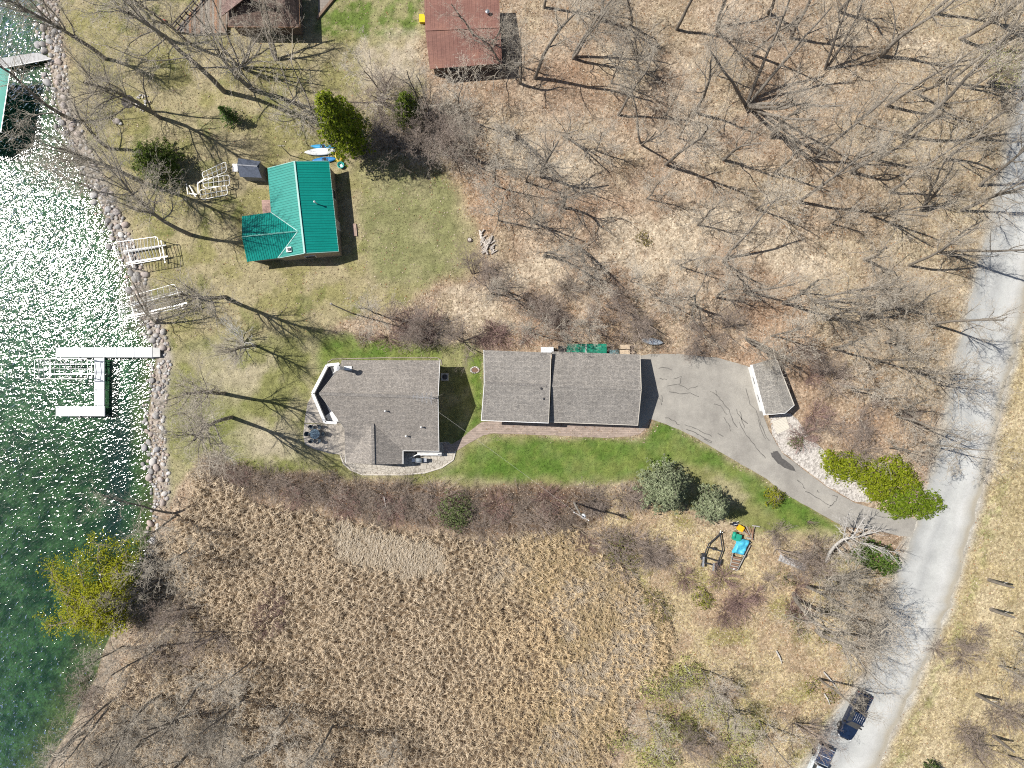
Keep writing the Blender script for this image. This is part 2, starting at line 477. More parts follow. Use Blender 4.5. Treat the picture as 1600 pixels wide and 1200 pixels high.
# ---- ground sheet: fine where the photo looks, coarse out to the horizon
def axis(lo, hi, step, far):
    a = np.arange(lo, hi + step / 2, step)
    out = []; g = step; v = a[0]
    while v > -far:
        g *= 1.35; v -= g; out.append(v)
    out2 = []; g = step; v = a[-1]
    while v < far:
        g *= 1.35; v += g; out2.append(v)
    return np.concatenate([np.array(out[::-1]), a, np.array(out2)])
gx = axis(-66, 66, 0.32, 700); gy = axis(-50, 50, 0.32, 700)
XX, YY = np.meshgrid(gx, gy)
X = XX.ravel(); Y = YY.ravel()
PXA, PYA = topx(X, Y)
DS = shore_d(PXA, PYA)
ZM = zone_masks(PXA, PYA)
ZH = height(PXA, PYA, DS)
CG = zone_color(PXA, PYA, DS, ZM)
litter_amt = np.clip(1 - ZM['lawn'] - ZM['yard'] * 0.75 - ZM['reeds'] - ZM['road'], 0, 1)
nx, ny = len(gx), len(gy)
idx = np.arange(nx * ny).reshape(ny, nx)
FG = np.stack([idx[:-1, :-1].ravel(), idx[:-1, 1:].ravel(), idx[1:, 1:].ravel(), idx[1:, :-1].ravel()], 1)

def ground_material():
    m, nt, b = nodes('ground_earth')
    a = N(nt, 'ShaderNodeVertexColor', layer_name='Col')
    l = N(nt, 'ShaderNodeAttribute', attribute_name='litter')
    v = coords(nt)
    f1 = noise(nt, v, 3.2, 5, 0.75)
    f2 = noise(nt, v, 9.0, 3, 0.7)
    vo = N(nt, 'ShaderNodeTexVoronoi', Scale=4.6); nt.links.new(v, vo.inputs['Vector'])
    k = lambda f, a, p=0.3, q=0.7: ramp(nt, f, [(p, (1 - a,) * 3), (q, (1 + a,) * 3)])
    g = mix(nt, 1.0, k(f1, 0.30), k(f2, 0.34), 'MULTIPLY')
    leafc = ramp(nt, vo.outputs['Color'], [(0.0, (0.55, 0.48, 0.42)), (0.35, (0.9, 0.85, 0.8)), (0.7, (1.18, 1.14, 1.1)), (1.0, (1.5, 1.46, 1.42))])
    lf = mix(nt, l.outputs['Fac'], (1, 1, 1), leafc)
    g = mix(nt, 1.0, g, lf, 'MULTIPLY')
    c = mix(nt, 1.0, a.outputs[0], g, 'MULTIPLY')
    nt.links.new(c, b.inputs['Base Color'])
    b.inputs['Roughness'].default_value = 0.95; b.inputs['Specular IOR Level'].default_value = 0.1
    bump(nt, b, f2, 0.8, 0.08)
    return m
ground = np_mesh('ground', np.stack([X, Y, ZH], 1), FG, ground_material(), col=CG, attrs={'litter': litter_amt}, smooth=True)
tag(ground, 'leaf littered ground with lawns running down under the lake', kind='structure')

# ---- lake surface
def water_material():
    m, nt, b = nodes('lake_water')
    nt.nodes.remove(b)
    out = nt.nodes['Material Output']
    v = coords(nt, (1, 1, 1), rot=(0, 0, math.radians(-34)))
    mp2 = nt.nodes.new('ShaderNodeMapping'); mp2.inputs['Scale'].default_value = (0.72, 1.3, 1); nt.links.new(v, mp2.inputs[0]); vs = mp2.outputs[0]
    n1 = N(nt, 'ShaderNodeTexNoise', Scale=1.35, Detail=3.0, Roughness=0.55); nt.links.new(vs, n1.inputs['Vector'])
    n2 = N(nt, 'ShaderNodeTexNoise', Scale=3.1, Detail=1.5, Roughness=0.6); nt.links.new(vs, n2.inputs['Vector'])
    n3 = N(nt, 'ShaderNodeTexNoise', Scale=0.16, Detail=2.0, Roughness=0.5); nt.links.new(v, n3.inputs['Vector'])
    ad = N(nt, 'ShaderNodeMath', operation='MULTIPLY_ADD'); ad.inputs[1].default_value = 0.36
    nt.links.new(n2.outputs[0], ad.inputs[0]); nt.links.new(n1.outputs[0], ad.inputs[2])
    n5 = N(nt, 'ShaderNodeTexNoise', Scale=2.5, Detail=1.0, Roughness=0.5); nt.links.new(vs, n5.inputs['Vector'])
    pw = N(nt, 'ShaderNodeMath', operation='POWER'); pw.inputs[1].default_value = 5.0; nt.links.new(n5.outputs[0], pw.inputs[0])
    a2 = N(nt, 'ShaderNodeMath', operation='MULTIPLY_ADD'); a2.inputs[1].default_value = 1.6; nt.links.new(pw.outputs[0], a2.inputs[0]); nt.links.new(ad.outputs[0], a2.inputs[2])
    bp = N(nt, 'ShaderNodeBump', Strength=1.0, Distance=0.092)
    nt.links.new(a2.outputs[0], bp.inputs['Height'])
    gl = N(nt, 'ShaderNodeBsdfGlossy', Roughness=0.10); gl.inputs['Color'].default_value = (1, 1, 1, 1)
    nt.links.new(bp.outputs[0], gl.inputs['Normal'])
    tr = N(nt, 'ShaderNodeBsdfTransparent'); tr.inputs[0].default_value = (0.82, 0.95, 0.84, 1)
    df = N(nt, 'ShaderNodeBsdfDiffuse'); df.inputs[0].default_value = (0.018, 0.075, 0.040, 1)
    nt.links.new(bp.outputs[0], df.inputs['Normal'])
    m0 = N(nt, 'ShaderNodeMixShader'); m0.inputs[0].default_value = 0.16
    nt.links.new(tr.outputs[0], m0.inputs[1]); nt.links.new(df.outputs[0], m0.inputs[2])
    fr = N(nt, 'ShaderNodeFresnel', IOR=1.33); nt.links.new(bp.outputs[0], fr.inputs['Normal'])
    m1 = N(nt, 'ShaderNodeMixShader'); nt.links.new(fr.outputs[0], m1.inputs[0])
    nt.links.new(m0.outputs[0], m1.inputs[1]); nt.links.new(gl.outputs[0], m1.inputs[2])
    nt.links.new(m1.outputs[0], out.inputs[0])
    return m
lk = MB()
shore_in = [G(x + 40, y) for x, y in SHORE]
poly = [(p.x, p.y) for p in shore_in] + [(-600, -80 - 520), (-600, 600)]
poly[0] = (poly[0][0], 600); poly[-3] = (poly[-3][0] - 30, -600)
lk.v = [(x, y, -0.5) for x, y in poly]; lk.f = [tuple(range(len(poly)))]
lake = lk.build('lake', water_material())
tag(lake, 'rippled green lake glittering with sunlight', kind='structure')

# ---- road
def strip_sheet(L, R, nacross, step, z, jit, seed):
    L = np.array(L, float); R = np.array(R, float)
    t = np.linspace(0, len(L) - 1, int(step))
    i = np.clip(t.astype(int), 0, len(L) - 2); f = (t - i)[:, None]
    l = L[i] * (1 - f) + L[i + 1] * f; r = R[i] * (1 - f) + R[i + 1] * f
    l[:, 0] += (fbm(l[:, 0], l[:, 1], 22, seed, 3) - 0.5) * jit; r[:, 0] += (fbm(r[:, 0], r[:, 1], 22, seed + 1, 3) - 0.5) * jit
    u = np.linspace(0, 1, nacross)[None, :, None]
    p = l[:, None, :] * (1 - u) + r[:, None, :] * u
    crown = 0.05 * (1 - (2 * u[..., 0] - 1) ** 2) + np.zeros(p.shape[:2])
    pts = np.stack([(p[..., 0] - 800) / PX, (600 - p[..., 1]) / PX, z + crown], -1).reshape(-1, 3)
    nr, nc = p.shape[:2]
    ix = np.arange(nr * nc).reshape(nr, nc)
    fs = np.stack([ix[:-1, :-1].ravel(), ix[1:, :-1].ravel(), ix[1:, 1:].ravel(), ix[:-1, 1:].ravel()], 1)
    vv = np.broadcast_to(u[..., 0], (nr, nc)).ravel()
    return pts, fs, vv

def road_material():
    m, nt, b = nodes('pale_gravel_road')
    v = coords(nt)
    at = N(nt, 'ShaderNodeAttribute', attribute_name='across')
    f1 = noise(nt, v, 6.0, 4, 0.75); f2 = noise(nt, v, 0.45, 4, 0.6)
    sm = N(nt, 'ShaderNodeMath', operation='MULTIPLY_ADD'); sm.inputs[1].default_value = 0.10
    nt.links.new(f2, sm.inputs[0]); nt.links.new(at.outputs['Fac'], sm.inputs[2])
    base = ramp(nt, sm.outputs[0], [(0.05, (0.32, 0.31, 0.28)), (0.16, (0.34, 0.345, 0.335)), (0.33, (0.41, 0.415, 0.40)), (0.45, (0.355, 0.36, 0.35)),
                                    (0.62, (0.445, 0.45, 0.43)), (0.80, (0.47, 0.47, 0.45)), (0.93, (0.39, 0.38, 0.345)), (1.0, (0.34, 0.31, 0.25))])
    k = lambda f, a: ramp(nt, f, [(0.3, (1 - a,) * 3), (0.7, (1 + a,) * 3)])
    c = mix(nt, 1.0, base, k(f1, 0.10), 'MULTIPLY'); c = mix(nt, 1.0, c, k(f2, 0.10), 'MULTIPLY')
    nt.links.new(c, b.inputs['Base Color']); b.inputs['Roughness'].default_value = 0.95; b.inputs['Specular IOR Level'].default_value = 0.1
    bump(nt, b, f1, 0.4, 0.03)
    return m
p_, f_, v_ = strip_sheet(ROAD_L, ROAD_R, 25, 420, 0.012, 14, 2)
road = np_mesh('road', p_, f_, road_material(), attrs={'across': v_}, smooth=True)
tag(road, 'pale gravel lane curving along the wood', kind='structure')

# ---- asphalt drive with sealed cracks
def rough_poly(poly, step, amp, sc, seed):
    out = []
    n = len(poly)
    for i in range(n):
        x0, y0 = poly[i]; x1, y1 = poly[(i + 1) % n]
        L = math.hypot(x1 - x0, y1 - y0); k = max(1, int(L / step))
        for j in range(k):
            out.append((x0 + (x1 - x0) * j / k, y0 + (y1 - y0) * j / k))
    a = np.array(out)
    nx_ = (fbm(a[:, 0], a[:, 1], sc, seed, 3) - 0.5) * 2 * amp; ny_ = (fbm(a[:, 0], a[:, 1], sc, seed + 3, 3) - 0.5) * 2 * amp
    return [(x + dx, y + dy) for (x, y), dx, dy in zip(out, nx_, ny_)]

def sheet(name, poly, z, material, label, step=5, amp=1.2, sc=10, seed=1, thick=0.0):
    b = MB()
    pts = [G(x, y) for x, y in rough_poly(poly, step, amp, sc, seed)]
    b.slab([(p.x, p.y, z) for p in pts], max(thick, z + 0.05))
    o = b.build(name, material)
    return tag(o, label, kind='structure')

def asphalt_material():
    m, nt, b = nodes('worn_asphalt')
    v = coords(nt)
    f1 = noise(nt, v, 9.0, 3, 0.8); f2 = noise(nt, v, 0.30, 4, 0.6); f3 = noise(nt, v, 1.4, 4, 0.6)
    k = lambda f, a, p=0.3, q=0.7: ramp(nt, f, [(p, (1 - a,) * 3), (q, (1 + a,) * 3)])
    c = ramp(nt, f2, [(0.32, (0.25, 0.235, 0.21)), (0.55, (0.315, 0.298, 0.265)), (0.72, (0.355, 0.335, 0.295))])
    c = mix(nt, 1.0, c, k(f1, 0.14), 'MULTIPLY'); c = mix(nt, 1.0, c, k(f3, 0.07), 'MULTIPLY')
    nt.links.new(c, b.inputs['Base Color']); b.inputs['Roughness'].default_value = 0.9; b.inputs['Specular IOR Level'].default_value = 0.2
    bump(nt, b, f1, 0.3, 0.02)
    return m
drive = sheet('driveway', DRIVE, 0.075, asphalt_material(), 'worn grey asphalt driveway with cracks', 5, 1.0, 12, 2)
M_TAR = mat('tar_sealant', (0.135, 0.128, 0.115), 0.8, 0.3, 5)
CR = [[(1043, 604), (1060, 600), (1075, 608), (1090, 603)], [(1046, 612), (1062, 616), (1078, 614), (1092, 620)], [(1053, 592), (1064, 588), (1062, 600)], [(1110, 612), (1120, 618), (1128, 628), (1138, 640), (1146, 660), (1152, 668)],
      [(1118, 610), (1120, 618)], [(1116, 632), (1126, 634), (1136, 648)], [(1150, 640), (1158, 655), (1163, 668)], [(1156, 642), (1158, 655), (1168, 662)], [(1028, 576), (1040, 574), (1050, 578)], [(1030, 591), (1042, 593)],
      [(1040, 652), (1052, 657), (1062, 664)], [(1070, 664), (1085, 668), (1100, 676), (1112, 682)], [(1072, 670), (1086, 676), (1096, 682), (1112, 690)], [(1100, 686), (1112, 692)], [(1130, 652), (1138, 662), (1142, 674)],
      [(1155, 660), (1165, 680), (1178, 695), (1188, 708), (1196, 716)], [(1165, 606), (1172, 632), (1180, 640), (1186, 655), (1190, 668), (1198, 684), (1202, 688)], [(1184, 655), (1188, 672), (1196, 686)], [(1122, 678), (1130, 682)],
      [(1258, 768), (1275, 776), (1290, 786), (1298, 790)], [(1298, 790), (1306, 782), (1308, 776), (1300, 774)], [(1294, 794), (1298, 790)], [(1245, 750), (1252, 756), (1258, 764)], [(1276, 766), (1280, 769)], [(1207, 705), (1214, 716), (1222, 722)],
      [(1025, 620), (1033, 625), (1034, 633)], [(1033, 617), (1035, 628)]]
for cl in CR:
    pts = []
    for (a, b2) in zip(cl[:-1], cl[1:]):
        for t in (0, 0.34, 0.67):
            pts.append((a[0] + (b2[0] - a[0]) * t + random.uniform(-1, 1), a[1] + (b2[1] - a[1]) * t + random.uniform(-1, 1)))
    pts.append(cl[-1])
    b = MB()
    W = [random.uniform(0.028, 0.06) for _ in pts]
    ps = [G(*p) for p in pts]; vs = []
    for i, p in enumerate(ps):
        d = (ps[min(i + 1, len(ps) - 1)] - ps[max(i - 1, 0)]).normalized(); nrm = Vector((-d.y, d.x, 0)) * W[i]
        vs += [(p.x + nrm.x, p.y + nrm.y, 0.079), (p.x - nrm.x, p.y - nrm.y, 0.079)]
    b.add(vs, [(2 * i + 1, 2 * i + 3, 2 * i + 2, 2 * i) for i in range(len(ps) - 1)])
    b.build('crack', M_TAR, drive)
# darker tar patch and a damp stain at the bend
b = MB(); b.slab([(p.x, p.y, 0.080) for p in (G(*q) for q in rough_poly([(1204, 707), (1214, 704), (1222, 716), (1238, 728), (1243, 738), (1232, 734), (1216, 726)], 3, 2.5, 8, 3))], 0.003)
b.build('tar_patch', mat('dark_tar', (0.09, 0.085, 0.08), 0.8), drive)

def gravel_material():
    m, nt, b = nodes('white_gravel')
    v = coords(nt)
    vo = N(nt, 'ShaderNodeTexVoronoi', Scale=5.5); nt.links.new(v, vo.inputs['Vector'])
    c = ramp(nt, vo.outputs['Color'], [(0.0, (0.22, 0.20, 0.18)), (0.4, (0.42, 0.39, 0.35)), (1.0, (0.62, 0.58, 0.53))])
    nt.links.new(c, b.inputs['Base Color']); b.inputs['Roughness'].default_value = 0.95
    bump(nt, b, vo.outputs['Distance'], 0.8, 0.05)
    return m
M_GRAVEL = gravel_material()
sheet('gravel_bed', GRAVEL, 0.04, M_GRAVEL, 'bed of pale gravel beside the drive', 4, 1.6, 9, 4)

# ---- paver walk, patio and stone bed of the main house
def paver_material(col, w, h, mort):
    m, nt, b = nodes('brick_pavers')
    v = coords(nt)
    br = N(nt, 'ShaderNodeTexBrick', Scale=1.0)
    br.inputs['Brick Width'].default_value = w; br.inputs['Row Height'].default_value = h; br.inputs['Mortar Size'].default_value = 0.014
    br.inputs['Color1'].default_value = tuple(c * 0.82 for c in col) + (1,); br.inputs['Color2'].default_value = tuple(c * 1.15 for c in col) + (1,)
    br.inputs['Mortar'].default_value = tuple(c * mort for c in col) + (1,)
    nt.links.new(v, br.inputs['Vector'])
    f = noise(nt, v, 1.2, 4)
    c = mix(nt, 1.0, br.outputs[0], ramp(nt, f, [(0.3, (0.85,) * 3), (0.7, (1.12,) * 3)]), 'MULTIPLY')
    nt.links.new(c, b.inputs['Base Color']); b.inputs['Roughness'].default_value = 0.9
    bump(nt, b, br.outputs['Fac'], -0.4, 0.01)
    return m
WALK = [(692, 692), (706, 694), (722, 684), (746, 664), (753, 659), (1006, 664), (1018, 655), (1010, 668), (1000, 678), (985, 682), (940, 684), (860, 680), (772, 677), (756, 680), (730, 694), (712, 706), (694, 708)]
walk = sheet('paver_walk', WALK, 0.05, paver_material((0.34, 0.27, 0.225), 0.5, 0.22, 0.5), 'pinkish brick paver walk along the garage', 5, 0.6, 10, 5)
# flaking edge of loose bark beside the walk's end
M_CONC = mat('pale_concrete', (0.47, 0.425, 0.365), 0.9, 0.12, 1.2, bmp=0.2)
PAT = [(541, 722), (541, 662), (528, 655), (518, 648), (498, 617), (488, 616), (481, 630), (476, 655), (474, 680), (477, 694), (490, 701), (512, 708), (540, 712)]
patio = thing('patio', 'pale concrete patio slab in front of the main house', 'patio', G(505, 665))
pa = [[(541, 655), (518, 648), (498, 617), (488, 616), (481, 630), (477, 652), (476, 661), (513, 662), (541, 662)], [(541, 663), (513, 663), (513, 708), (540, 711)], [(512.4, 663), (476, 662), (474, 680), (477, 694), (490, 701), (512.4, 707.6)]]
for i, q in enumerate(pa):
    b = MB(); b.prism([tuple(G(*p))[:2] for p in q], -0.05, 0.11 + 0.004 * i); b.build('slab', M_CONC, patio)
def flag_material():
    m, nt, b = nodes('flagstones')
    v = coords(nt)
    vo = N(nt, 'ShaderNodeTexVoronoi', Scale=2.0, feature='DISTANCE_TO_EDGE'); nt.links.new(v, vo.inputs['Vector'])
    v2 = N(nt, 'ShaderNodeTexVoronoi', Scale=2.0); nt.links.new(v, v2.inputs['Vector'])
    c = ramp(nt, v2.outputs['Color'], [(0.0, (0.36, 0.33, 0.28)), (1.0, (0.50, 0.46, 0.40))])
    j = ramp(nt, vo.outputs['Distance'], [(0.0, (0.45, 0.43, 0.4)), (0.08, (1, 1, 1))])
    c = mix(nt, 1.0, c, j, 'MULTIPLY')
    nt.links.new(c, b.inputs['Base Color']); b.inputs['Roughness'].default_value = 0.9
    bump(nt, b, vo.outputs['Distance'], 0.5, 0.03)
    return m
BED = [(532, 712), (540, 700), (700, 690), (712, 700), (708, 718), (690, 730), (664, 738), (630, 741), (590, 741), (566, 741), (548, 734), (537, 724)]
bed = sheet('stone_bed', BED, 0.045, flag_material(), 'bed of pale stones below the main house', 4, 0.5, 8, 2)
M_KERB = mat('kerb_concrete', (0.52, 0.48, 0.42), 0.9, 0.15, 2)
kb = [(532, 711), (537, 724), (548, 734), (566, 741.5), (590, 741.5), (630, 741.5), (664, 738.5), (690, 730.5), (708, 718.5), (712, 704)]
for (a, c) in zip(kb[:-1], kb[1:]):
    b = MB(); A = G(*a); C2 = G(*c); A.z = C2.z = 0.06; b.bar(A, C2, 0.16, 0.14); b.build('kerb', M_KERB, bed)
# low edging round the house's north side
b = MB()
ek = [(512, 566), (520, 561), (600, 559), (684, 559), (689, 563), (690, 570)]
for a, c in zip(ek[:-1], ek[1:]):
    A = G(*a); C2 = G(*c); A.z = C2.z = 0.06; b.bar(A, C2, 0.09, 0.10)
tag(b.build('garden_edging', mat('old_edging', (0.30, 0.26, 0.22), 0.9)), 'curved stone edging along the north side of the main house', kind='structure')
# ================================================================== buildings
M_SHING = mat_shingle('brown_grey_shingles', (0.285, 0.262, 0.238))
M_SHING2 = mat_shingle('grey_shingles', (0.275, 0.258, 0.238))
M_RIDGE = mat_shingle('ridge_shingles', (0.235, 0.22, 0.205))
M_WHITE = mat('white_paint', (0.78, 0.78, 0.77), 0.6, 0.08, 2, bmp=0.05)
M_CREAM = mat('cream_siding', (0.55, 0.51, 0.44), 0.75, 0.1, 2, stretch=(1, 1, 8))
M_GLASS = mat('window_glass', (0.03, 0.04, 0.05), 0.08, 0.1, 2, bmp=0, spec=0.8)
M_DARK = mat('dark_metal', (0.05, 0.05, 0.055), 0.5, 0.2, 4)
M_STEEL = mat('galvanised_steel', (0.55, 0.56, 0.57), 0.35, 0.15, 5, metal=0.9)
M_ALU = mat('aluminium', (0.72, 0.73, 0.74), 0.42, 0.12, 5, metal=0.55)
M_WOOD = mat('weathered_timber', (0.30, 0.26, 0.22), 0.85, 0.3, 3, stretch=(0.4, 4, 1))
M_BROWNWOOD = mat('brown_timber', (0.25, 0.145, 0.09), 0.8, 0.3, 3, stretch=(0.4, 4, 1))
M_BRICK = mat('pink_brick', (0.36, 0.25, 0.215), 0.9, 0.25, 5)
M_PIPE = mat('white_flue', (0.70, 0.70, 0.69), 0.5, 0.12, 3)
M_BLACK = mat('black_rubber', (0.02, 0.02, 0.022), 0.8, 0.2, 5)

def W(pts, z=None):
    """list of (px, py, z) -> world points"""
    return [G(p[0], p[1], p[2] if len(p) > 2 else z) for p in pts]

def walls(parent, foot, zfun, material, z0=0.0, name='wall', thick=0.16):
    """Wall pieces round a footprint of world (x, y), tops following zfun."""
    n = len(foot)
    for i in range(n):
        a = Vector(foot[i]); c = Vector(foot[(i + 1) % n]); L = (c - a).length
        if L < 0.2: continue
        k = max(1, int(L / 0.6)); d = (c - a) / k; t = (c - a).normalized(); nr = Vector((t.y, -t.x)) * thick
        vs = []; fs = []
        for j in range(k + 1):
            p = a + d * j
            zt = zfun(p.x, p.y)
            q = p - nr
            vs += [(p.x, p.y, z0), (p.x, p.y, zt), (q.x, q.y, z0), (q.x, q.y, zt)]
        for j in range(k):
            o = 4 * j; e = o + 4
            fs += [(o, e, e + 1, o + 1), (o + 2, o + 3, e + 3, e + 2), (o + 1, e + 1, e + 3, o + 3)]
        fs += [(0, 1, 3, 2), (4 * k, 4 * k + 2, 4 * k + 3, 4 * k + 1)]
        MB().add(vs, fs).build(name, material, parent)

def wall_piece(parent, a, c, t, z, w, h, kind='window'):
    """Window or door set on the wall from a to c (world xy) at fraction t; outside is on the right hand of a->c."""
    a = Vector(a); c = Vector(c); d = (c - a).normalized(); nr = Vector((d.y, -d.x))
    p = a + (c - a) * t + nr * 0.02; rz = math.atan2(d.y, d.x)
    f = MB().box((p.x, p.y, z), (w + 0.16, 0.10, h + 0.16), rz).build(kind, M_WHITE, parent)
    q = p + nr * 0.04
    MB().box((q.x, q.y, z), (w, 0.06, h), rz).build('pane' if kind == 'window' else 'panel', M_GLASS if kind == 'window' else M_CREAM, f)
    if kind == 'door':
        e = p + nr * 0.09 + d * (w * 0.4)
        MB().box((e.x, e.y, z - 0.05), (0.04, 0.06, 0.14), rz).build('handle', M_STEEL, f)
    return f

def planez(p, q, r):
    """z = f(x, y) of the plane through three points."""
    n = (q - p).cross(r - p)
    return lambda x, y: p.z - (n.x * (x - p.x) + n.y * (y - p.y)) / n.z

def roof_slope(parent, pts, material, t=0.14, name='roof_slope'):
    return MB().slab(pts, t).build(name, material, parent)

def pipe_vent(parent, px, py, z, h, r, material=None, cap=True):
    p = G(px, py, z)
    v = MB().tube([p - Vector((0, 0, 0.3)), p + Vector((0, 0, h))], r, 10).build('vent_pipe', material or M_PIPE, parent)
    if cap:
        MB().lathe(p + Vector((0, 0, h - 0.02)), [(r * 1.1, 0), (r * 1.7, 0.05), (r * 1.7, 0.10), (r * 0.4, 0.2)], 12).build('cap', material or M_PIPE, v)
    return v

# ---------------------------------------------------------------- main house
house = thing('house', 'main house with grey-brown shingle roof, pointed lakeside end and white deck rail', 'house', G(610, 640))
RZ, NE, SE_ = 5.8, 3.7, 2.6
rw = G(499, 615, RZ); re = G(684.5, 621, RZ)
n1 = G(534, 562.5, NE); n2 = G(687.5, 563, NE)
def pz(px, py, z0, fn):     # put a pixel on a plane by iteration
    z = z0
    for _ in range(6):
        p = G(px, py, z); z = fn(p.x, p.y)
    return G(px, py, z)
nplane = planez(rw, re, n2); s1 = G(686, 705, SE_); splane = planez(rw, re, s1)
nw = pz(531, 574, 4.2, nplane)
n1 = pz(534, 562.5, 3.7, nplane)
sw = pz(538, 669, 3.9, splane)
WR = 4.12
wr_n = pz(582, 661, WR, splane); WR = wr_n.z
wr_s = G(583.4, 725.5, WR)
we_n = pz(629.7, 704.3, SE_, splane); we_s = G(629.7, 725, we_n.z)
eplane = planez(wr_n, wr_s, we_s)
ww_s = G(540, 722.5, 2.75); wplane = planez(wr_n, wr_s, ww_s)
ww_n = pz(540, 670, 3.0, wplane)
roof_slope(house, [rw, re, n2, n1, nw], M_SHING)
roof_slope(house, [rw, sw, wr_n, we_n, s1, re], M_SHING)
sw2 = Vector((sw.x, sw.y, sw.z + 0.012)); 
roof_slope(house, [ww_n, ww_s, wr_s, wr_n, sw2], M_SHING)
roof_slope(house, [wr_n, wr_s, we_s, we_n], M_SHING)
for a, c in ((rw, re), (wr_n, wr_s)):
    MB().bar(a + Vector((0, 0, 0.03)), c + Vector((0, 0, 0.03)), 0.36, 0.05).build('ridge_cap', M_RIDGE, house)
def trims(parent, pts, material, w=0.05, h=0.18, dz=-0.06, name='eave_trim'):
    for a, c in zip(pts[:-1], pts[1:]):
        MB().bar(Vector(a) + Vector((0, 0, dz)), Vector(c) + Vector((0, 0, dz)), w, h).build(name, material, parent)
trims(house, [re, n2], M_WHITE); trims(house, [s1, re], M_WHITE); trims(house, [we_n, s1], M_WHITE); trims(house, [we_s, we_n], M_WHITE, 0.08, 0.16)
trims(house, [ww_n, ww_s], M_WHITE, 0.08, 0.16); trims(house, [nw, rw, sw], M_CREAM, 0.04, 0.2)
def house_z(x, y):
    return min(nplane(x, y), splane(x, y)) - 0.16
fp = [G(550, 579), G(682, 570), G(682, 697), G(633, 697), G(633, 696), G(557, 660), G(530, 616)]
foot = [(p.x, p.y) for p in fp][::-1]
walls(house, foot, lambda x, y: max(2.2, house_z(x, y)), M_CREAM)
fw = [G(548, 660), G(548, 718), G(626, 718), G(626, 690)]
walls(house, [(p.x, p.y) for p in fw], lambda x, y: min(eplane(x, y), wplane(x, y)) - 0.17, M_CREAM)
a_, c_ = (fp[0].x, fp[0].y), (fp[6].x, fp[6].y)
for t in (0.3, 0.7): wall_piece(house, (fp[6].x, fp[6].y), (fp[5].x, fp[5].y), t, 1.3, 1.4, 1.9)
for t in (0.2, 0.5, 0.8): wall_piece(house, (fp[1].x, fp[1].y), (fp[0].x, fp[0].y), t, 1.6, 1.1, 1.1)
wall_piece(house, (fp[2].x, fp[2].y), (fp[1].x, fp[1].y), 0.35, 1.05, 0.95, 2.1, 'door')
wall_piece(house, (fp[2].x, fp[2].y), (fp[1].x, fp[1].y), 0.7, 1.6, 1.1, 1.1)
# lakeside deck under the pointed end, with white rail
DK = 2.6
deck_o = [G(x, y, DK) for x, y in ((533, 569), (514.5, 571), (492, 614.5), (511, 659), (529, 660))]
deck_i = [G(x, y, DK) for x, y in ((535, 640), (521, 640), (505, 614), (527, 578), (536, 576))]
deck = MB().slab(deck_o + deck_i, 0.22).build('deck', mat('shadowed_deck_boards', (0.06, 0.065, 0.085), 0.7, 0.2, 2, stretch=(1, 8, 1)), house)  # shadow inside the rail is put into the dark board colour
for a, c in zip(deck_o[:-1], deck_o[1:]):
    up = Vector((0, 0, 0.98))
    MB().bar(a + up, c + up, 0.34, 0.07).build('rail', M_WHITE, deck)
    MB().bar(a + up * 0.5, c + up * 0.5, 0.05, 0.82).build('rail_panel', M_WHITE, deck)
for q in deck_o:
    MB().box(q + Vector((0, 0, 0.5)), (0.13, 0.13, 1.05)).build('rail_post', M_WHITE, deck)
    MB().tube([Vector((q.x, q.y, 0)), q], 0.08, 8).build('post', M_WHITE, deck)
# stair landing boards in white at both ends of the deck
MB().slab([G(x, y, DK + 0.06) for x, y in ((521, 641), (529, 659), (512, 656), (508, 650))], 0.08).build('landing', M_WHITE, deck)
MB().slab([G(x, y, DK + 0.06) for x, y in ((516, 573), (533, 572.5), (526, 579), (520, 584))], 0.08).build('landing', M_WHITE, deck)
for px, py in ((603, 642), (659, 667), (635.5, 681)):
    p = pz(px, py, 4, splane); pipe_vent(house, px, py, p.z, 0.45, 0.07)
# tall white flue on the north slope
p = pz(536.5, 575.5, 4.2, nplane)
fl = MB().tube([p - Vector((0, 0, 0.4)), p + Vector((0, 0, 2.9))], 0.21, 14).build('flue', M_PIPE, house)
MB().lathe(p + Vector((0, 0, 2.85)), [(0.23, 0), (0.36, 0.06), (0.36, 0.2), (0.1, 0.38)], 14).build('cap', M_PIPE, fl)
MB().box(p + Vector((0.55, 0.0, 0.02)), (0.9, 0.5, 0.16)).build('flashing', M_WHITE, house)
# south entry: white stair rail and landing
ent = MB().slab([G(x, y, 0.9) for x, y in ((652, 706), (690, 706), (690, 712), (652, 712))], 0.12).build('porch', mat('porch_boards', (0.58, 0.57, 0.55), 0.8), house)
MB().bar(G(652, 710, 1.5), G(684, 710, 1.5), 0.09, 0.08).build('rail', M_WHITE, ent)
MB().bar(G(640, 716, 0.6), G(652, 710, 1.45), 0.09, 0.08).build('rail', M_WHITE, ent)
for x in (653, 661, 669, 677, 684): MB().bar(G(x, 710, 0.85), G(x, 710, 1.5), 0.06, 0.06).build('baluster', M_WHITE, ent)
for k in range(3): MB().box(G(636 + k * 5, 713, 0.15 + 0.22 * k), (0.42, 0.8, 0.12)).build('step', M_CONC, ent)

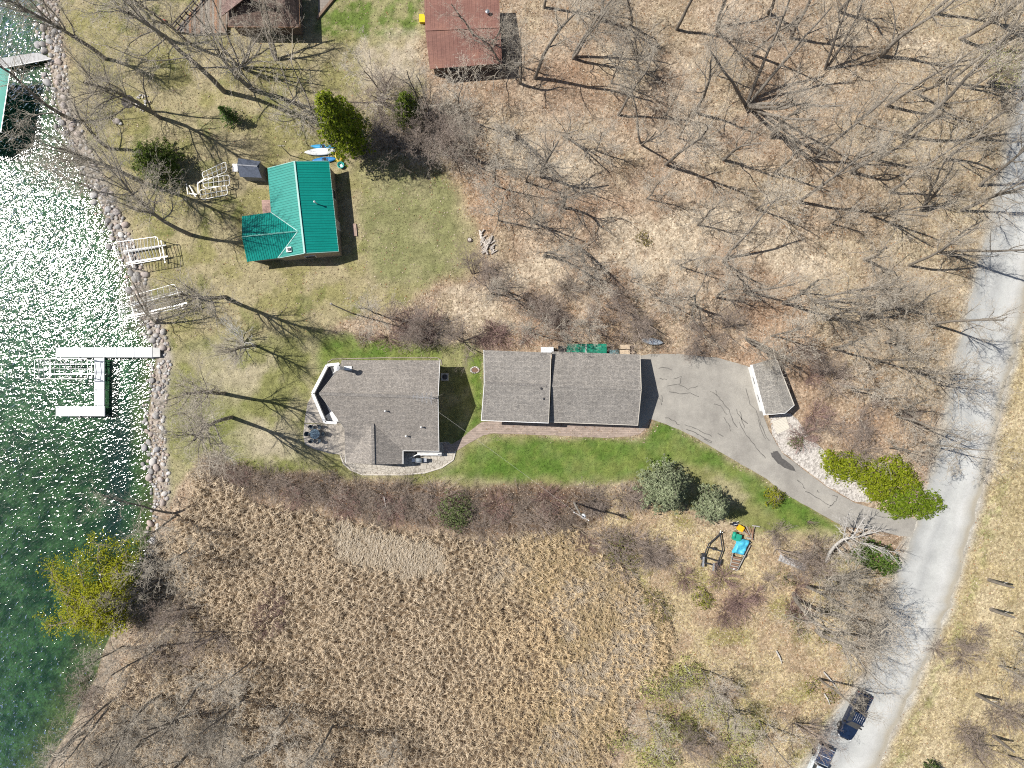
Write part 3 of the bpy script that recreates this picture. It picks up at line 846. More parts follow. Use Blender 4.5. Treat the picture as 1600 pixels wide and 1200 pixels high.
# television antenna on the ridge
ant = thing('tv_antenna', 'spiky television antenna on a mast at the ridge of the main house', 'antenna', pz(680, 622, 5.7, splane))
ap = ant.location.copy()
MB().tube([ap - Vector((0, 0, 0.1)), ap + Vector((0, 0, 2.6))], 0.035, 8).build('mast', M_STEEL, ant)
top = ap + Vector((0, 0, 2.4))
MB().tube([top + Vector((0.25, 0, 0)), top + Vector((-2.3, 0.22, 0))], 0.02, 6).build('boom', mat('dull_alloy', (.30, .31, .33), .6), ant)
for k in range(9):
    q = top + Vector((-0.1 - 0.26 * k, 0.03 * k, 0.02)); L = 0.7 - 0.05 * k; sw_ = 0.35 if k % 2 else -0.1
    MB().tube([q + Vector((sw_ * L, L, 0)), q, q + Vector((sw_ * L, -L, 0))], 0.016, 5).build('element', mat('dull_alloy', (.30, .31, .33), .6), ant)
for a in (0.6, 2.7, 4.7):
    MB().tube([ap + Vector((0, 0, 1.5)), pz(680, 622, 5.7, splane) + Vector((math.cos(a) * 1.1, math.sin(a) * 0.9, -0.25 if math.sin(a) < 0 else -0.3))], 0.014, 4).build('guy_wire', M_STEEL, ant)

# ---------------------------------------------------------------- garage: two roofs
garage = thing('garage', 'long garage with two grey shingle gable roofs beside the asphalt drive', 'garage', G(880, 605))
le, lr = 3.6, 4.7
L = dict(nw=G(756, 547, le), ne=G(861, 551, le), rw=G(756.5, 599.5, lr), re=G(859.5, 604.5, lr), sw=G(752, 657, le), se=G(857, 661, le))
r_e, r_r = 2.65, 4.3
R = dict(nw=G(862.5, 549, r_e), ne=G(1000, 554, r_e), rw=G(861.5, 603, r_r), re=G(1002, 608.5, r_r), sw=G(858.5, 659.5, r_e), se=G(996.5, 664.5, r_e))
for D, m_ in ((L, M_SHING2), (R, M_SHING2)):
    roof_slope(garage, [D['nw'], D['ne'], D['re'], D['rw']], m_)
    roof_slope(garage, [D['rw'], D['re'], D['se'], D['sw']], m_)
trims(garage, [L['nw'], L['rw'], L['sw'], L['se']], M_WHITE, 0.07, 0.15); trims(garage, [L['se'], L['re'], L['ne']], M_CREAM, 0.06, 0.14)
trims(garage, [R['sw'], R['se'], R['re'], R['ne']], M_CREAM, 0.07, 0.16)
MB().bar(L['rw'] + Vector((0.3, 0.14, 0.02)), L['re'] + Vector((-0.4, 0.14, 0.02)), 0.34, 0.05).build('ridge_vent', M_RIDGE, garage)
MB().bar(R['rw'] + Vector((0.1, 0, 0.015)), R['re'] + Vector((-0.05, 0, 0.015)), 0.26, 0.04).build('ridge_cap', M_SHING2, garage)
for px, py in ((845.5, 607), (849.5, 623)): pipe_vent(garage, px, py, 4.35 - (py - 604) * 0.021, 0.35, 0.085, M_DARK)
def gab(D):
    a = planez(D['rw'], D['re'], D['ne']); c = planez(D['rw'], D['re'], D['se'])
    return lambda x, y: min(a(x, y), c(x, y)) - 0.16
def inset(D, ix, iy):
    return [(D['sw'].x + ix, D['sw'].y + iy), (D['se'].x - ix, D['se'].y + iy), (D['ne'].x - ix, D['ne'].y - iy), (D['nw'].x + ix, D['nw'].y - iy)]
fL = inset(L, 0.3, 0.4); fR = inset(R, 0.3, 0.4)
walls(garage, fL, gab(L), M_CREAM); walls(garage, fR, gab(R), M_CREAM)
for t in (0.3, 0.72): wall_piece(garage, fR[1], fR[2], t, 1.15, 2.6, 2.2, 'door')
for t in (0.25, 0.6): wall_piece(garage, fL[0], fL[1], t, 1.5, 1.2, 1.0)
wall_piece(garage, fL[3], fL[0], 0.5, 1.5, 1.2, 1.0); wall_piece(garage, fR[0], fR[1], 0.4, 1.05, 0.95, 2.1, 'door')

# ---------------------------------------------------------------- small shed by the drive (turned)
shed = thing('storage_shed', 'small shed with pale shingle roof and white eave beside the driveway bend', 'shed', G(1205, 605))
se_, sr_ = 2.3, 3.0
def sp(zx, zy, z): return G(1070 + zx / 6.667, 520 + zy / 6.667, z)
A = dict(nw=sp(690, 330, se_), ne=sp(945, 262, se_), rw=None)
# roof outline in the photo, eave corners and the two ridge ends
c_nw, c_ne, c_se, c_sw = sp(705, 330, 2.35), sp(950, 265, 2.35), sp(1140, 755, 2.35), sp(845, 855, 2.35)
r_n, r_s = sp(850, 290, 2.62), sp(1045, 838, 2.62)
roof_slope(shed, [c_nw, r_n, r_s, c_sw], mat_shingle('pale_shed_shingles', (0.30, 0.285, 0.26)))
roof_slope(shed, [r_n, c_ne, c_se, r_s], mat_shingle('pale_shed_shingles', (0.30, 0.285, 0.26)))
trims(shed, [c_nw + Vector((-0.08, -0.03, -0.05)), c_sw + Vector((-0.08, -0.03, -0.05))], M_WHITE, 0.34, 0.12)
trims(shed, [c_ne, c_se], M_CREAM, 0.10, 0.14)
trims(shed, [c_sw, r_s, c_se], M_WHITE, 0.05, 0.14)
cc = (c_nw + c_ne + c_se + c_sw) / 4
fs_ = [((p - cc) * 0.9 + cc) for p in (c_sw, c_se, c_ne, c_nw)]
zs1 = planez(r_n, r_s, c_nw); zs2 = planez(r_n, r_s, c_ne)
walls(shed, [(p.x, p.y) for p in fs_], lambda x, y: min(zs1(x, y), zs2(x, y)) - 0.15, M_WHITE)
wall_piece(shed, (fs_[0].x, fs_[0].y), (fs_[1].x, fs_[1].y), 0.5, 1.05, 1.5, 1.9, 'door')
wall_piece(shed, (fs_[3].x, fs_[3].y), (fs_[0].x, fs_[0].y), 0.3, 1.4, 0.9, 0.8); wall_piece(shed, (fs_[3].x, fs_[3].y), (fs_[0].x, fs_[0].y), 0.7, 1.4, 0.9, 0.8)
pad = thing('shed_ramp', 'pale square timber ramp at the door of the small shed', 'ramp', G(1220, 665))
q4 = [(1205.5, 659), (1227, 651), (1233.5, 669), (1214, 678.5)]
P4 = [G(*q) for q in q4]
M_PADW = mat('bleached_planks', (0.58, 0.54, 0.46), 0.85, 0.1, 2, stretch=(1, 6, 1))
for k in range(9):
    t0, t1 = k / 9 + 0.004, (k + 1) / 9 - 0.004
    za = 0.22 - 0.13 * k / 9
    l0, l1 = P4[0].lerp(P4[3], t0), P4[0].lerp(P4[3], t1); r0, r1 = P4[1].lerp(P4[2], t0), P4[1].lerp(P4[2], t1)
    for v in (l0, l1, r0, r1): v.z = za
    MB().slab([l0, l1, r1, r0], 0.07).build('plank', M_PADW, pad)

# ---------------------------------------------------------------- green metal cabin
cabin = thing('cabin', 'lakeside cabin with bright teal ribbed metal roof and west wing', 'cabin', G(490, 345))
def teal_material():
    m, nt, b = nodes('teal_metal')
    v = coords(nt)
    f = noise(nt, v, 0.5, 4); f2 = noise(nt, v, 6, 3)
    c = ramp(nt, f, [(0.3, (0.0, 0.225, 0.185)), (0.7, (0.002, 0.265, 0.22))])
    c = mix(nt, 1.0, c, ramp(nt, f2, [(0.3, (0.9,) * 3), (0.7, (1.08,) * 3)]), 'MULTIPLY')
    nt.links.new(c, b.inputs['Base Color']); b.inputs['Roughness'].default_value = 0.42; b.inputs['Specular IOR Level'].default_value = 0.45
    return m
M_TEAL = teal_material()
M_TEALRIB = mat('teal_rib', (0.0, 0.19, 0.16), 0.5, 0.1, 3, bmp=0)
M_TEALCAP = mat('teal_ridge', (0.30, 0.50, 0.46), 0.45, 0.1, 2, bmp=0)
def clip(poly, ax, lo, hi):
    """poly of 2D tuples kept between lo and hi along axis ax."""
    for s, lim in ((1, lo), (-1, hi)):
        out = []
        for i in range(len(poly)):
            a, c = poly[i], poly[(i + 1) % len(poly)]
            da, dc = s * (a[ax] - lim), s * (c[ax] - lim)
            if da >= 0: out.append(a)
            if (da >= 0) != (dc >= 0):
                t = da / (da - dc); out.append((a[0] + (c[0] - a[0]) * t, a[1] + (c[1] - a[1]) * t))
        poly = out
        if len(poly) < 3: return []
    return poly
def metal_slope(parent, pts, ridge_a, ridge_b, panel=0.9, rib=0.30, m_pan=None, m_rib=None, ribh=0.035):
    """Cut a planar slope into panels across the ridge direction, each with raised ribs."""
    u = (ridge_b - ridge_a); u.normalize()
    n = None
    for i in range(1, len(pts) - 1):
        n = (pts[i] - pts[0]).cross(pts[i + 1] - pts[0])
        if n.length > 0.1: break
    n.normalize()
    if n.z < 0: n = -n
    u = (u - n * u.dot(n)).normalized(); v = n.cross(u)
    o = pts[0]
    P2 = [((p - o).dot(u), (p - o).dot(v)) for p in pts]
    lo = min(p[0] for p in P2); hi = max(p[0] for p in P2)
    k = max(1, round((hi - lo) / panel)); w = (hi - lo) / k
    to3 = lambda q, h=0.0: o + u * q[0] + v * q[1] + n * h
    for i in range(k):
        pc = clip(P2, 0, lo + i * w + 0.004, lo + (i + 1) * w - 0.004)
        if len(pc) < 3: continue
        pan = MB().slab([to3(q) for q in pc], 0.06).build('roof_panel', m_pan, parent)
        rb = MB(); kk = max(1, round(w / rib))
        for j in range(kk):
            x = lo + i * w + (j + 0.5) * w / kk
            rc = clip(P2, 0, x - 0.022, x + 0.022)
            if len(rc) < 3: continue
            ys = [q[1] for q in rc]
            if max(ys) - min(ys) < 0.15: continue
            a, c = to3((x, min(ys) + 0.02), ribh * 0.5), to3((x, max(ys) - 0.02), ribh * 0.5)
            rb.bar(a, c, 0.05, ribh)
        if rb.f: rb.build('rib', m_rib, pan)
ce, cr = 2.55, 4.0
k_ = dict(nw=G(418, 262.7, ce), rn=G(460, 251.8, cr), ne=G(513.8, 251.5, ce), se=G(529, 392.8, ce), rs=G(476, 395.8, cr))
ep = planez(k_['rn'], k_['rs'], k_['ne']); wp = planez(k_['rn'], k_['rs'], k_['nw'])
metal_slope(cabin, [k_['rn'], k_['ne'], k_['se'], k_['rs']], k_['rn'], k_['rs'], m_pan=M_TEAL, m_rib=M_TEALRIB)
vn = pz(423.4, 331.8, 2.6, wp); vt = pz(465.6, 361.3, 3.7, wp); vs_ = pz(434.5, 403.2, 2.8, wp)
metal_slope(cabin, [k_['nw'], k_['rn'], k_['rs'], vs_, vt, vn], k_['rn'], k_['rs'], m_pan=M_TEAL, m_rib=M_TEALRIB)
wz = vt.z
wg_r = G(378.4, 370, wz - 0.05); wg_n = G(378.4, 337.8, vn.z); wg_s = G(387, 409.4, 2.5)
metal_slope(cabin, [wg_n, vn, vt, wg_r], wg_r, vt, m_pan=M_TEAL, m_rib=M_TEALRIB)
sp_ = planez(wg_r, vt, vs_); wg_s = pz(386.5, 409.0, 2.5, sp_)
metal_slope(cabin, [wg_r, vt, vs_, wg_s], wg_r, vt, m_pan=M_TEAL, m_rib=M_TEALRIB)
u03 = Vector((0, 0, 0.05))
MB().bar(k_['rn'] + u03, k_['rs'] + u03, 0.20, 0.06).build('ridge_cap', M_TEALCAP, cabin)
MB().bar(wg_r + u03, vt + u03, 0.16, 0.06).build('ridge_cap', M_TEAL, cabin)
for a in (vn, vs_): MB().bar(a + u03, vt + u03, 0.10, 0.05).build('valley_trim', M_TEALCAP, cabin)
trims(cabin, [k_['nw'], k_['rn'], k_['ne'], k_['se'], k_['rs'], vs_], M_TEALCAP, 0.06, 0.12)
trims(cabin, [wg_n, wg_r, wg_s], M_TEAL, 0.06, 0.12)
def cab_z(x, y): return min(ep(x, y), wp(x, y)) - 0.12
fc = [G(x, y) for x, y in ((430, 281), (523, 271), (535, 400), (446, 408))]
fcw = [(p.x, p.y) for p in fc][::-1]
walls(cabin, fcw, cab_z, mat('tan_cabin_siding', (0.33, 0.27, 0.2), 0.8))
np_ = planez(wg_r, vt, vn)
fww = [G(x, y) for x, y in ((398, 352), (398, 409), (450, 405), (442, 348))]
walls(cabin, [(p.x, p.y) for p in fww], lambda x, y: min(np_(x, y), sp_(x, y)) - 0.12, mat('tan_cabin_siding', (0.33, 0.27, 0.2), 0.8))
wall_piece(cabin, fcw[1], fcw[2], 0.35, 1.05, 0.95, 2.0, 'door'); wall_piece(cabin, fcw[1], fcw[2], 0.7, 1.5, 1.1, 1.0); wall_piece(cabin, fcw[0], fcw[1], 0.5, 1.4, 1.2, 0.9)
p = pz(495, 318.5, 3.1, ep); pipe_vent(cabin, 495, 318.5, p.z, 0.95, 0.07)
p = pz(452.5, 390.5, 3.3, wp)
ch = MB().box(p + Vector((0, 0, 0.1)), (0.62, 0.62, 0.5), 0.1).build('chimney', M_PIPE, cabin)
MB().box(p + Vector((0.05, 0, 0.4)), (0.3, 0.3, 0.2), 0.1).build('flue', M_DARK, ch)
sheet('brick_terrace', [(409, 313), (427, 312), (430, 337), (411, 337)], 0.06, paver_material((0.37, 0.25, 0.215), 0.42, 0.2, 0.55), 'pink brick terrace beside the teal roofed cabin', 6, 0.3, 10, 2)
st = thing('wooden_step', 'weathered wooden step behind the teal roofed cabin', 'step', G(554, 359))
for k in range(3): MB().box(G(552.3 + 2.0 * k, 359, 0.16), (0.14, 1.55, 0.05), 0.09).build('plank', mat('pinkish_planks', (0.36, 0.26, 0.21), 0.85), st)
for y in (352, 366): MB().box(G(554, y, 0.06), (0.5, 0.1, 0.14)).build('bearer', M_WOOD, st)

# dark utility shed beside the cabin
dsh = thing('garden_shed', 'small dark blue-grey shed standing between the cabin and the stored lift frames', 'shed', G(392, 268))
def s2(zx, zy, z): return G(280 + zx / 5.333, 220 + zy / 5.333, z)
M_SLATE = mat('slate_blue_roof', (0.085, 0.10, 0.135), 0.35, 0.25, 4, spec=0.6)
d_nw, d_ne, d_se, d_sw = s2(492, 145, 2.0), s2(680, 172, 2.0), s2(688, 308, 2.0), s2(505, 300, 2.0)
d_rw, d_re = s2(482, 200, 2.55), s2(650, 212, 2.55)
roof_slope(dsh, [d_nw, d_ne, d_re, d_rw], M_SLATE, 0.08); roof_slope(dsh, [d_rw, d_re, d_se, d_sw], M_SLATE, 0.08)
MB().bar(d_rw, d_re, 0.14, 0.07).build('ridge_cap', M_SLATE, dsh)
dc = (d_nw + d_ne + d_se + d_sw) / 4
fd = [((p - dc) * 0.9 + dc) for p in (d_sw, d_se, d_ne, d_nw)]
z1_ = planez(d_rw, d_re, d_nw); z2_ = planez(d_rw, d_re, d_se)
walls(dsh, [(p.x, p.y) for p in fd], lambda x, y: min(z1_(x, y), z2_(x, y)) - 0.09, mat('grey_shed_wall', (0.22, 0.23, 0.25), 0.7))
wall_piece(dsh, (fd[3].x, fd[3].y), (fd[0].x, fd[0].y), 0.5, 0.95, 0.9, 1.7, 'door')
bnch = thing('metal_step', 'shiny metal step flashing in the sun at the dark shed door', 'step', G(367, 262))
for k in range(2): MB().box(G(369 - 3.5 * k, 262, 0.35 - 0.16 * k), (0.34, 0.95, 0.05), 0.05).build('tread', mat('bright_steel', (0.85, 0.86, 0.88), 0.18, 0.05, 4, metal=1.0, bmp=0.1), bnch)
for y in (257.5, 266.5): MB().bar(G(372, y, 0.42), G(363.5, y, 0.05), 0.05, 0.1).build('stringer', M_STEEL, bnch)

# ---------------------------------------------------------------- rust roofed house at the top
rusth = thing('rust_roof_house', 'small house with rusty red metal roof at the top of the photo', 'house', G(730, 60))
def rust_material():
    m, nt, b = nodes('rusty_metal')
    v = coords(nt)
    f = noise(nt, v, 0.35, 5, 0.6); f2 = noise(nt, coords(nt, (0.5, 3, 1)), 2.5, 4, 0.7); f3 = noise(nt, v, 7, 3, 0.7)
    c = ramp(nt, f, [(0.3, (0.165, 0.075, 0.058)), (0.55, (0.215, 0.105, 0.08)), (0.75, (0.27, 0.135, 0.095))])
    for q, a in ((f2, 0.16), (f3, 0.18)): c = mix(nt, 1.0, c, ramp(nt, q, [(0.3, (1 - a,) * 3), (0.7, (1 + a,) * 3)]), 'MULTIPLY')
    nt.links.new(c, b.inputs['Base Color']); b.inputs['Roughness'].default_value = 0.75
    return m
M_RUST = rust_material()
rr = dict(nw=G(663, -3, 2.9), ne=G(780, -8, 2.9), rw=G(664.5, 47, 3.7), re=G(781.5, 42, 3.7), sw=G(671.5, 107.5, 2.8), se=G(784.5, 99, 2.8))
metal_slope(rusth, [rr['nw'], rr['ne'], rr['re'], rr['rw']], rr['rw'], rr['re'], 0.95, 0.5, M_RUST, M_RUST, 0.02)
metal_slope(rusth, [rr['rw'], rr['re'], rr['se'], rr['sw']], rr['rw'], rr['re'], 0.95, 0.5, M_RUST, M_RUST, 0.02)
MB().bar(rr['rw'] + u03, rr['re'] + u03, 0.24, 0.05).build('ridge_cap', M_RUST, rusth)
z1r = planez(rr['rw'], rr['re'], rr['ne']); z2r = planez(rr['rw'], rr['re'], rr['se'])
fr_ = [(rr['sw'].x + .35, rr['sw'].y + .4), (rr['se'].x - .35, rr['se'].y + .4), (rr['ne'].x - .35, rr['ne'].y - .4), (rr['nw'].x + .35, rr['nw'].y - .4)]
walls(rusth, fr_, lambda x, y: min(z1r(x, y), z2r(x, y)) - 0.1, mat('dark_brown_siding', (0.13, 0.10, 0.085), 0.8))
wall_piece(rusth, fr_[0], fr_[1], 0.3, 1.4, 1.1, 1.0); wall_piece(rusth, fr_[3], fr_[0], 0.6, 1.0, 0.95, 2.0, 'door')
p = G(762, 22, 3.3); vb = MB().tube([p - Vector((0, 0, .2)), p + Vector((0, 0, .55))], 0.13, 12).build('vent_pipe', M_STEEL, rusth)
MB().lathe(p + Vector((0, 0, .5)), [(0.15, 0), (0.26, .05), (0.26, .12), (0.05, .25)], 12).build('cap', M_STEEL, vb)
ybin = thing('yellow_bin', 'bright yellow waste bin beside the rust roofed house', 'bin', G(659.5, 29))
M_YEL = mat('yellow_plastic', (0.72, 0.50, 0.01), 0.45, 0.1, 3, bmp=0.03)
MB().box(G(659.5, 29.5, 0.5), (0.62, 0.72, 0.95)).build('body', M_YEL, ybin)
MB().box(G(659.5, 29.5, 1.02), (0.70, 0.80, 0.09)).build('lid', M_YEL, ybin)
for x in (-0.25, 0.25): MB().tube([G(659.5, 29.5, 0.12) + Vector((x, -0.38, 0)), G(659.5, 29.5, 0.12) + Vector((x + 0.06, -0.38, 0))], 0.12, 10).build('wheel', M_BLACK, ybin)
wt = thing('white_tank', 'white propane tank behind the rust roofed house at the top edge', 'tank', G(677, 1))
c0 = G(677, 1, 0.75)
MB().tube([c0 + Vector((x, 0, 0)) for x in (-1.0, -0.92, -0.7, 0.7, 0.92, 1.0)], [0.1, 0.33, 0.45, 0.45, 0.33, 0.1], 14).build('tank', M_WHITE, wt, smooth=True)
for x in (-0.6, 0.6): MB().box(c0 + Vector((x, 0, -0.55)), (0.15, 0.6, 0.5)).build('leg', M_CONC, wt)

# ---------------------------------------------------------------- brown roofed house, top left
bh = thing('brown_roof_house', 'house with dark brown hipped roof at the upper left edge', 'house', G(420, 10))
M_BRN = mat_shingle('dark_brown_shingles', (0.185, 0.135, 0.115))
e0, e1 = 2.7, 4.3
B = dict(se=G(468.5, 42.5, e0), sw=G(356, 42, e0), ne=G(465, -60, e0), nw=G(352, -60, e0))
hr = G(445, 8, e1); hl = G(376, 8, e1); hn = G(445, -70, e1); hnl = G(376, -70, e1)
roof_slope(bh, [B['sw'], B['se'], hr, hl], M_BRN); roof_slope(bh, [B['se'], B['ne'], hn, hr], M_BRN)
roof_slope(bh, [B['sw'], hl, hnl, B['nw']], M_BRN); roof_slope(bh, [hl, hr, hn, hnl], M_BRN)
# taller gable standing over the lower roof
t0 = dict(sw=G(352, 29, 3.9), se=G(436, 19, 3.9), rs=G(384, 1, 5.6))
g_w, g_e, g_r = G(347, 24, 3.9), G(440, 20, 3.9), G(386, 0, 5.9)
for m2 in ((g_w, g_r), (g_r, g_e)):
    pass
upw = [G(346, 25, 3.7), G(384, -4, 5.9), G(384, -90, 5.9), G(346, -90, 3.7)]
upe = [G(384, -4, 5.9), G(430, 14, 4.35), G(430, -90, 4.35), G(384, -90, 5.9)]
roof_slope(bh, upw, mat_shingle('sunlit_mauve_brown_shingles', (0.235, 0.165, 0.15))); roof_slope(bh, upe, M_BRN)  # west slope painted lighter than the east one, as lit by the sun
fb = [(B['sw'].x + .4, B['sw'].y + .4), (B['se'].x - .4, B['se'].y + .4), (B['ne'].x - .4, B['ne'].y), (B['nw'].x + .4, B['nw'].y)]
walls(bh, fb, lambda x, y: 2.6, mat('brown_siding', (0.15, 0.11, 0.09), 0.8))
wall_piece(bh, fb[1], fb[2], 0.3, 1.5, 1.1, 1.0); wall_piece(bh, fb[0], fb[1], 0.5, 1.05, 1.0, 2.0, 'door')
trims(bh, [B['sw'], B['se'], B['ne']], M_BROWNWOOD, 0.07, 0.18)
dk = thing('wooden_deck', 'brown timber deck with dark rail west of the brown roofed house', 'deck', G(322, 30))
dp = [(330, -12), (276, 50), (300, 56), (356, 54), (360, -12)]
dpw = [tuple(G(x, y)[:2]) for x, y in dp]
lo = min(p[0] for p in dpw); hi = max(p[0] for p in dpw); x = lo; i = 0
M_DECKB = [mat('deck_board_' + w, c, 0.8, 0.25, 2, stretch=(6, 0.6, 1)) for w, c in (('grey', (0.24, 0.21, 0.18)), ('red', (0.30, 0.155, 0.085)), ('brown', (0.20, 0.14, 0.10)))]
while x < hi:
    pc = clip(dpw, 0, x, min(x + 0.28, hi))
    if len(pc) >= 3: MB().prism(pc, 0.42, 0.48).build('deck_board', M_DECKB[[0, 2, 0, 0, 2, 0, 1, 2, 0, 2, 2][i % 11]], dk)
    x += 0.29; i += 1
ra, rb_ = G(330, -12), G(276, 50)
for z in (0.95, 1.4): MB().bar((ra.x, ra.y, z), (rb_.x, rb_.y, z), 0.12, 0.10).build('rail', mat('dark_rail', (0.07, 0.055, 0.05), 0.7), dk)
for k in range(9):
    q = ra.lerp(rb_, k / 8); MB().box((q.x, q.y, 0.72), (0.12, 0.12, 1.44)).build('rail_post', mat('dark_rail', (0.07, 0.055, 0.05), 0.7), dk)
bw = thing('boardwalk', 'grey plank path with timber edge beside the brown roofed house', 'path', G(505, 8))
for k in range(9):
    a, c = G(497 + k * 0.2, 26 - k * 4.6), G(500 + k * 3.6, 26 - k * 4.6)
    MB().bar((a.x, a.y, 0.09), (c.x + 0.05, c.y, 0.09), 0.35, 0.05).build('plank', M_DECKB[0], bw)
a, c = G(496, 30), G(524, -4); MB().bar((a.x, a.y, 0.15), (c.x, c.y, 0.15), 0.3, 0.3).build('edge_beam', M_DECKB[2], bw)
# ================================================================== shore, docks, boat lifts
def ico(seed, n=2, amp=0.22, flat=0.7):
    import bmesh
    bm = bmesh.new(); bmesh.ops.create_icosphere(bm, subdivisions=n, radius=0.5)
    r = np.random.default_rng(seed); ax = r.normal(size=(5, 3)); ph = r.random(5) * 6
    for v in bm.verts:
        c = np.array(v.co); k = 1 + amp * sum(math.sin(3.1 * float(c @ a) + q) for a, q in zip(ax, ph)) / 2.5
        v.co = Vector((c[0] * k, c[1] * k * 0.85, c[2] * k * flat))
    vs = np.array([tuple(v.co) for v in bm.verts]); fs = np.array([[v.index for v in f.verts] for f in bm.faces]); bm.free()
    return vs, fs
def stone_material(attr):
    m, nt, b = nodes('fieldstone' + ('_small' if attr else ''))
    if attr: a = N(nt, 'ShaderNodeVertexColor', layer_name='Col').outputs[0]
    else:
        oi = nt.nodes.new('ShaderNodeObjectInfo')
        a = ramp(nt, oi.outputs['Random'], [(0.0, (0.27, 0.26, 0.25)), (0.3, (0.44, 0.42, 0.40)), (0.5, (0.46, 0.37, 0.32)), (0.7, (0.38, 0.37, 0.37)), (0.85, (0.64, 0.62, 0.59)), (1.0, (0.52, 0.49, 0.46))])
    f = noise(nt, coords(nt), 5, 5, 0.7)
    c = mix(nt, 1.0, a, ramp(nt, f, [(0.3, (0.7,) * 3), (0.7, (1.25,) * 3)]), 'MULTIPLY')
    nt.links.new(c, b.inputs['Base Color']); b.inputs['Roughness'].default_value = 0.85
    bump(nt, b, f, 0.6, 0.03)
    return m
M_STONE = stone_material(False)
STP = []
for i in range(7):
    vs, fs = ico(40 + i, 2)
    me = bpy.data.meshes.new('stone'); me.from_pydata(vs.tolist(), [], fs.tolist()); me.materials.append(M_STONE)
    me.polygons.foreach_set('use_smooth', [True] * len(me.polygons)); STP.append((me, vs, fs))
rev = thing('stone_bank', 'bank of grey and pink fieldstones lining the lake shore', 'stone bank', G(230, 640))
rng = np.random.default_rng(3)
cand = []
SHA = np.array(SHORE, float)
seglen = np.hypot(*(SHA[1:] - SHA[:-1]).T); cum = np.concatenate([[0], np.cumsum(seglen)])
def along(s):
    i = min(np.searchsorted(cum, s, 'right') - 1, len(seglen) - 1); f = (s - cum[i]) / seglen[i]
    p = SHA[i] * (1 - f) + SHA[i + 1] * f; t = (SHA[i + 1] - SHA[i]) / seglen[i]
    return p, np.array([t[1], -t[0]])     # pixel normal pointing inland
for _ in range(4200):
    s = rng.uniform(0, cum[-1]); p, nrm = along(s)
    if p[1] < -10 or p[1] > 1000: continue
    wide = 2.3 if p[1] < 790 else 0.9
    if p[1] > 790 and rng.random() < 0.75: continue
    off = rng.uniform(-0.45, wide) if rng.random() < 0.93 else rng.uniform(-1.2, -0.3)
    q = p + np.sign(nrm[0]) * nrm * off * PX
    cand.append((q[0], q[1], rng.uniform(0.22, 0.52) if rng.random() < 0.9 else rng.uniform(0.5, 1.05)))
cand += [(188, 366, 1.0), (203, 426, 1.0), (216, 431, 1.15), (228, 428, 1.1), (208, 436, 0.9), (222, 700, 0.9), (218, 696, 0.8), (228, 703, 0.8)]
cand.sort(key=lambda c: -c[2])
small_v, small_f, small_c = [], [], []; base_i = 0; nbig = 0; placed = []
pal = np.array([(0.27, 0.26, 0.25), (0.44, 0.42, 0.40), (0.46, 0.37, 0.32), (0.38, 0.37, 0.37), (0.62, 0.6, 0.57), (0.40, 0.34, 0.30)])
for (x, y, r) in cand:
    if any((x - a) ** 2 + (y - c) ** 2 < ((r + e) * 0.36 * PX) ** 2 for a, c, e in placed): continue
    placed.append((x, y, r))
    w = G(x, y); zb = gz(x, y) + r * 0.16
    me, vs, fs = STP[rng.integers(7)]
    a = rng.uniform(0, 6.28)
    if nbig < 300:
        o = bpy.data.objects.new('stone', me); COL.objects.link(o); o.parent = rev
        o.location = Vector((w.x, w.y, zb)) - rev.location; o.scale = (r, r, r * rng.uniform(0.7, 1.1)); o.rotation_euler = (rng.uniform(-.3, .3), rng.uniform(-.3, .3), a)
        nbig += 1
    else:
        ca, sa = math.cos(a), math.sin(a)
        q = vs * r; q = np.stack([q[:, 0] * ca - q[:, 1] * sa + w.x, q[:, 0] * sa + q[:, 1] * ca + w.y, q[:, 2] + zb], 1) - np.array(rev.location)
        small_v.append(q); small_f.append(fs + base_i); base_i += len(q); small_c.append(np.repeat(pal[rng.integers(len(pal))][None] * rng.uniform(.8, 1.2), len(q), 0))
if small_v:
    o = np_mesh('small_stones', np.concatenate(small_v), np.concatenate(small_f), stone_material(True), parent=rev, col=np.concatenate(small_c), smooth=True)
    o['kind'] = 'stuff'

# ---- white dock
M_DOCK = mat('white_dock_panel', (0.60, 0.62, 0.635), 0.55, 0.06, 1.5, bmp=0.1)
M_DOCKG = mat('grey_ramp', (0.50, 0.50, 0.48), 0.7, 0.15, 2)
dock = thing('dock', 'white U-shaped dock of panels reaching into the lake', 'dock', G(165, 600, -0.5))
ZD = 0.25
def dock_panel(x0, y0, x1, y1, m_=M_DOCK, z=ZD):
    a, c = G(x0, y0, z), G(x1, y1, z)
    o = MB().box(((a.x + c.x) / 2, (a.y + c.y) / 2, z - 0.05), (abs(c.x - a.x) - 0.03, abs(a.y - c.y) - 0.03, 0.1)).build('deck_panel', m_, dock)
    MB().box(((a.x + c.x) / 2, (a.y + c.y) / 2, z - 0.16), (abs(c.x - a.x) - 0.06, abs(a.y - c.y) - 0.08, 0.1)).build('frame', M_ALU, o)
xs = [87, 105, 124, 146, 163, 182, 210, 238]
for a, c in zip(xs[:-1], xs[1:]): dock_panel(a, 542.5, c, 558.5)
dock_panel(238.5, 543.5, 250, 558, M_DOCKG, 0.2)
for a, c in zip((559, 584, 609), (584, 609, 634)): dock_panel(147, a, 163, c)
for a, c in zip((87, 105, 125, 144), (105, 125, 144, 163.5)): dock_panel(a, 634.5, c, 650.5)
for px, py in [(x, y) for x in (88, 124, 163, 208) for y in (543, 558)] + [(148, 584), (162, 584), (148, 609), (162, 609), (148, 633), (162, 633), (88, 636), (88, 650), (125, 650), (125, 635), (163, 650)]:
    p = G(px, py, 0.4); MB().tube([(p.x, p.y, gz(px, py)), (p.x, p.y, 0.48)], 0.035, 8).build('dock_post', M_ALU, dock)

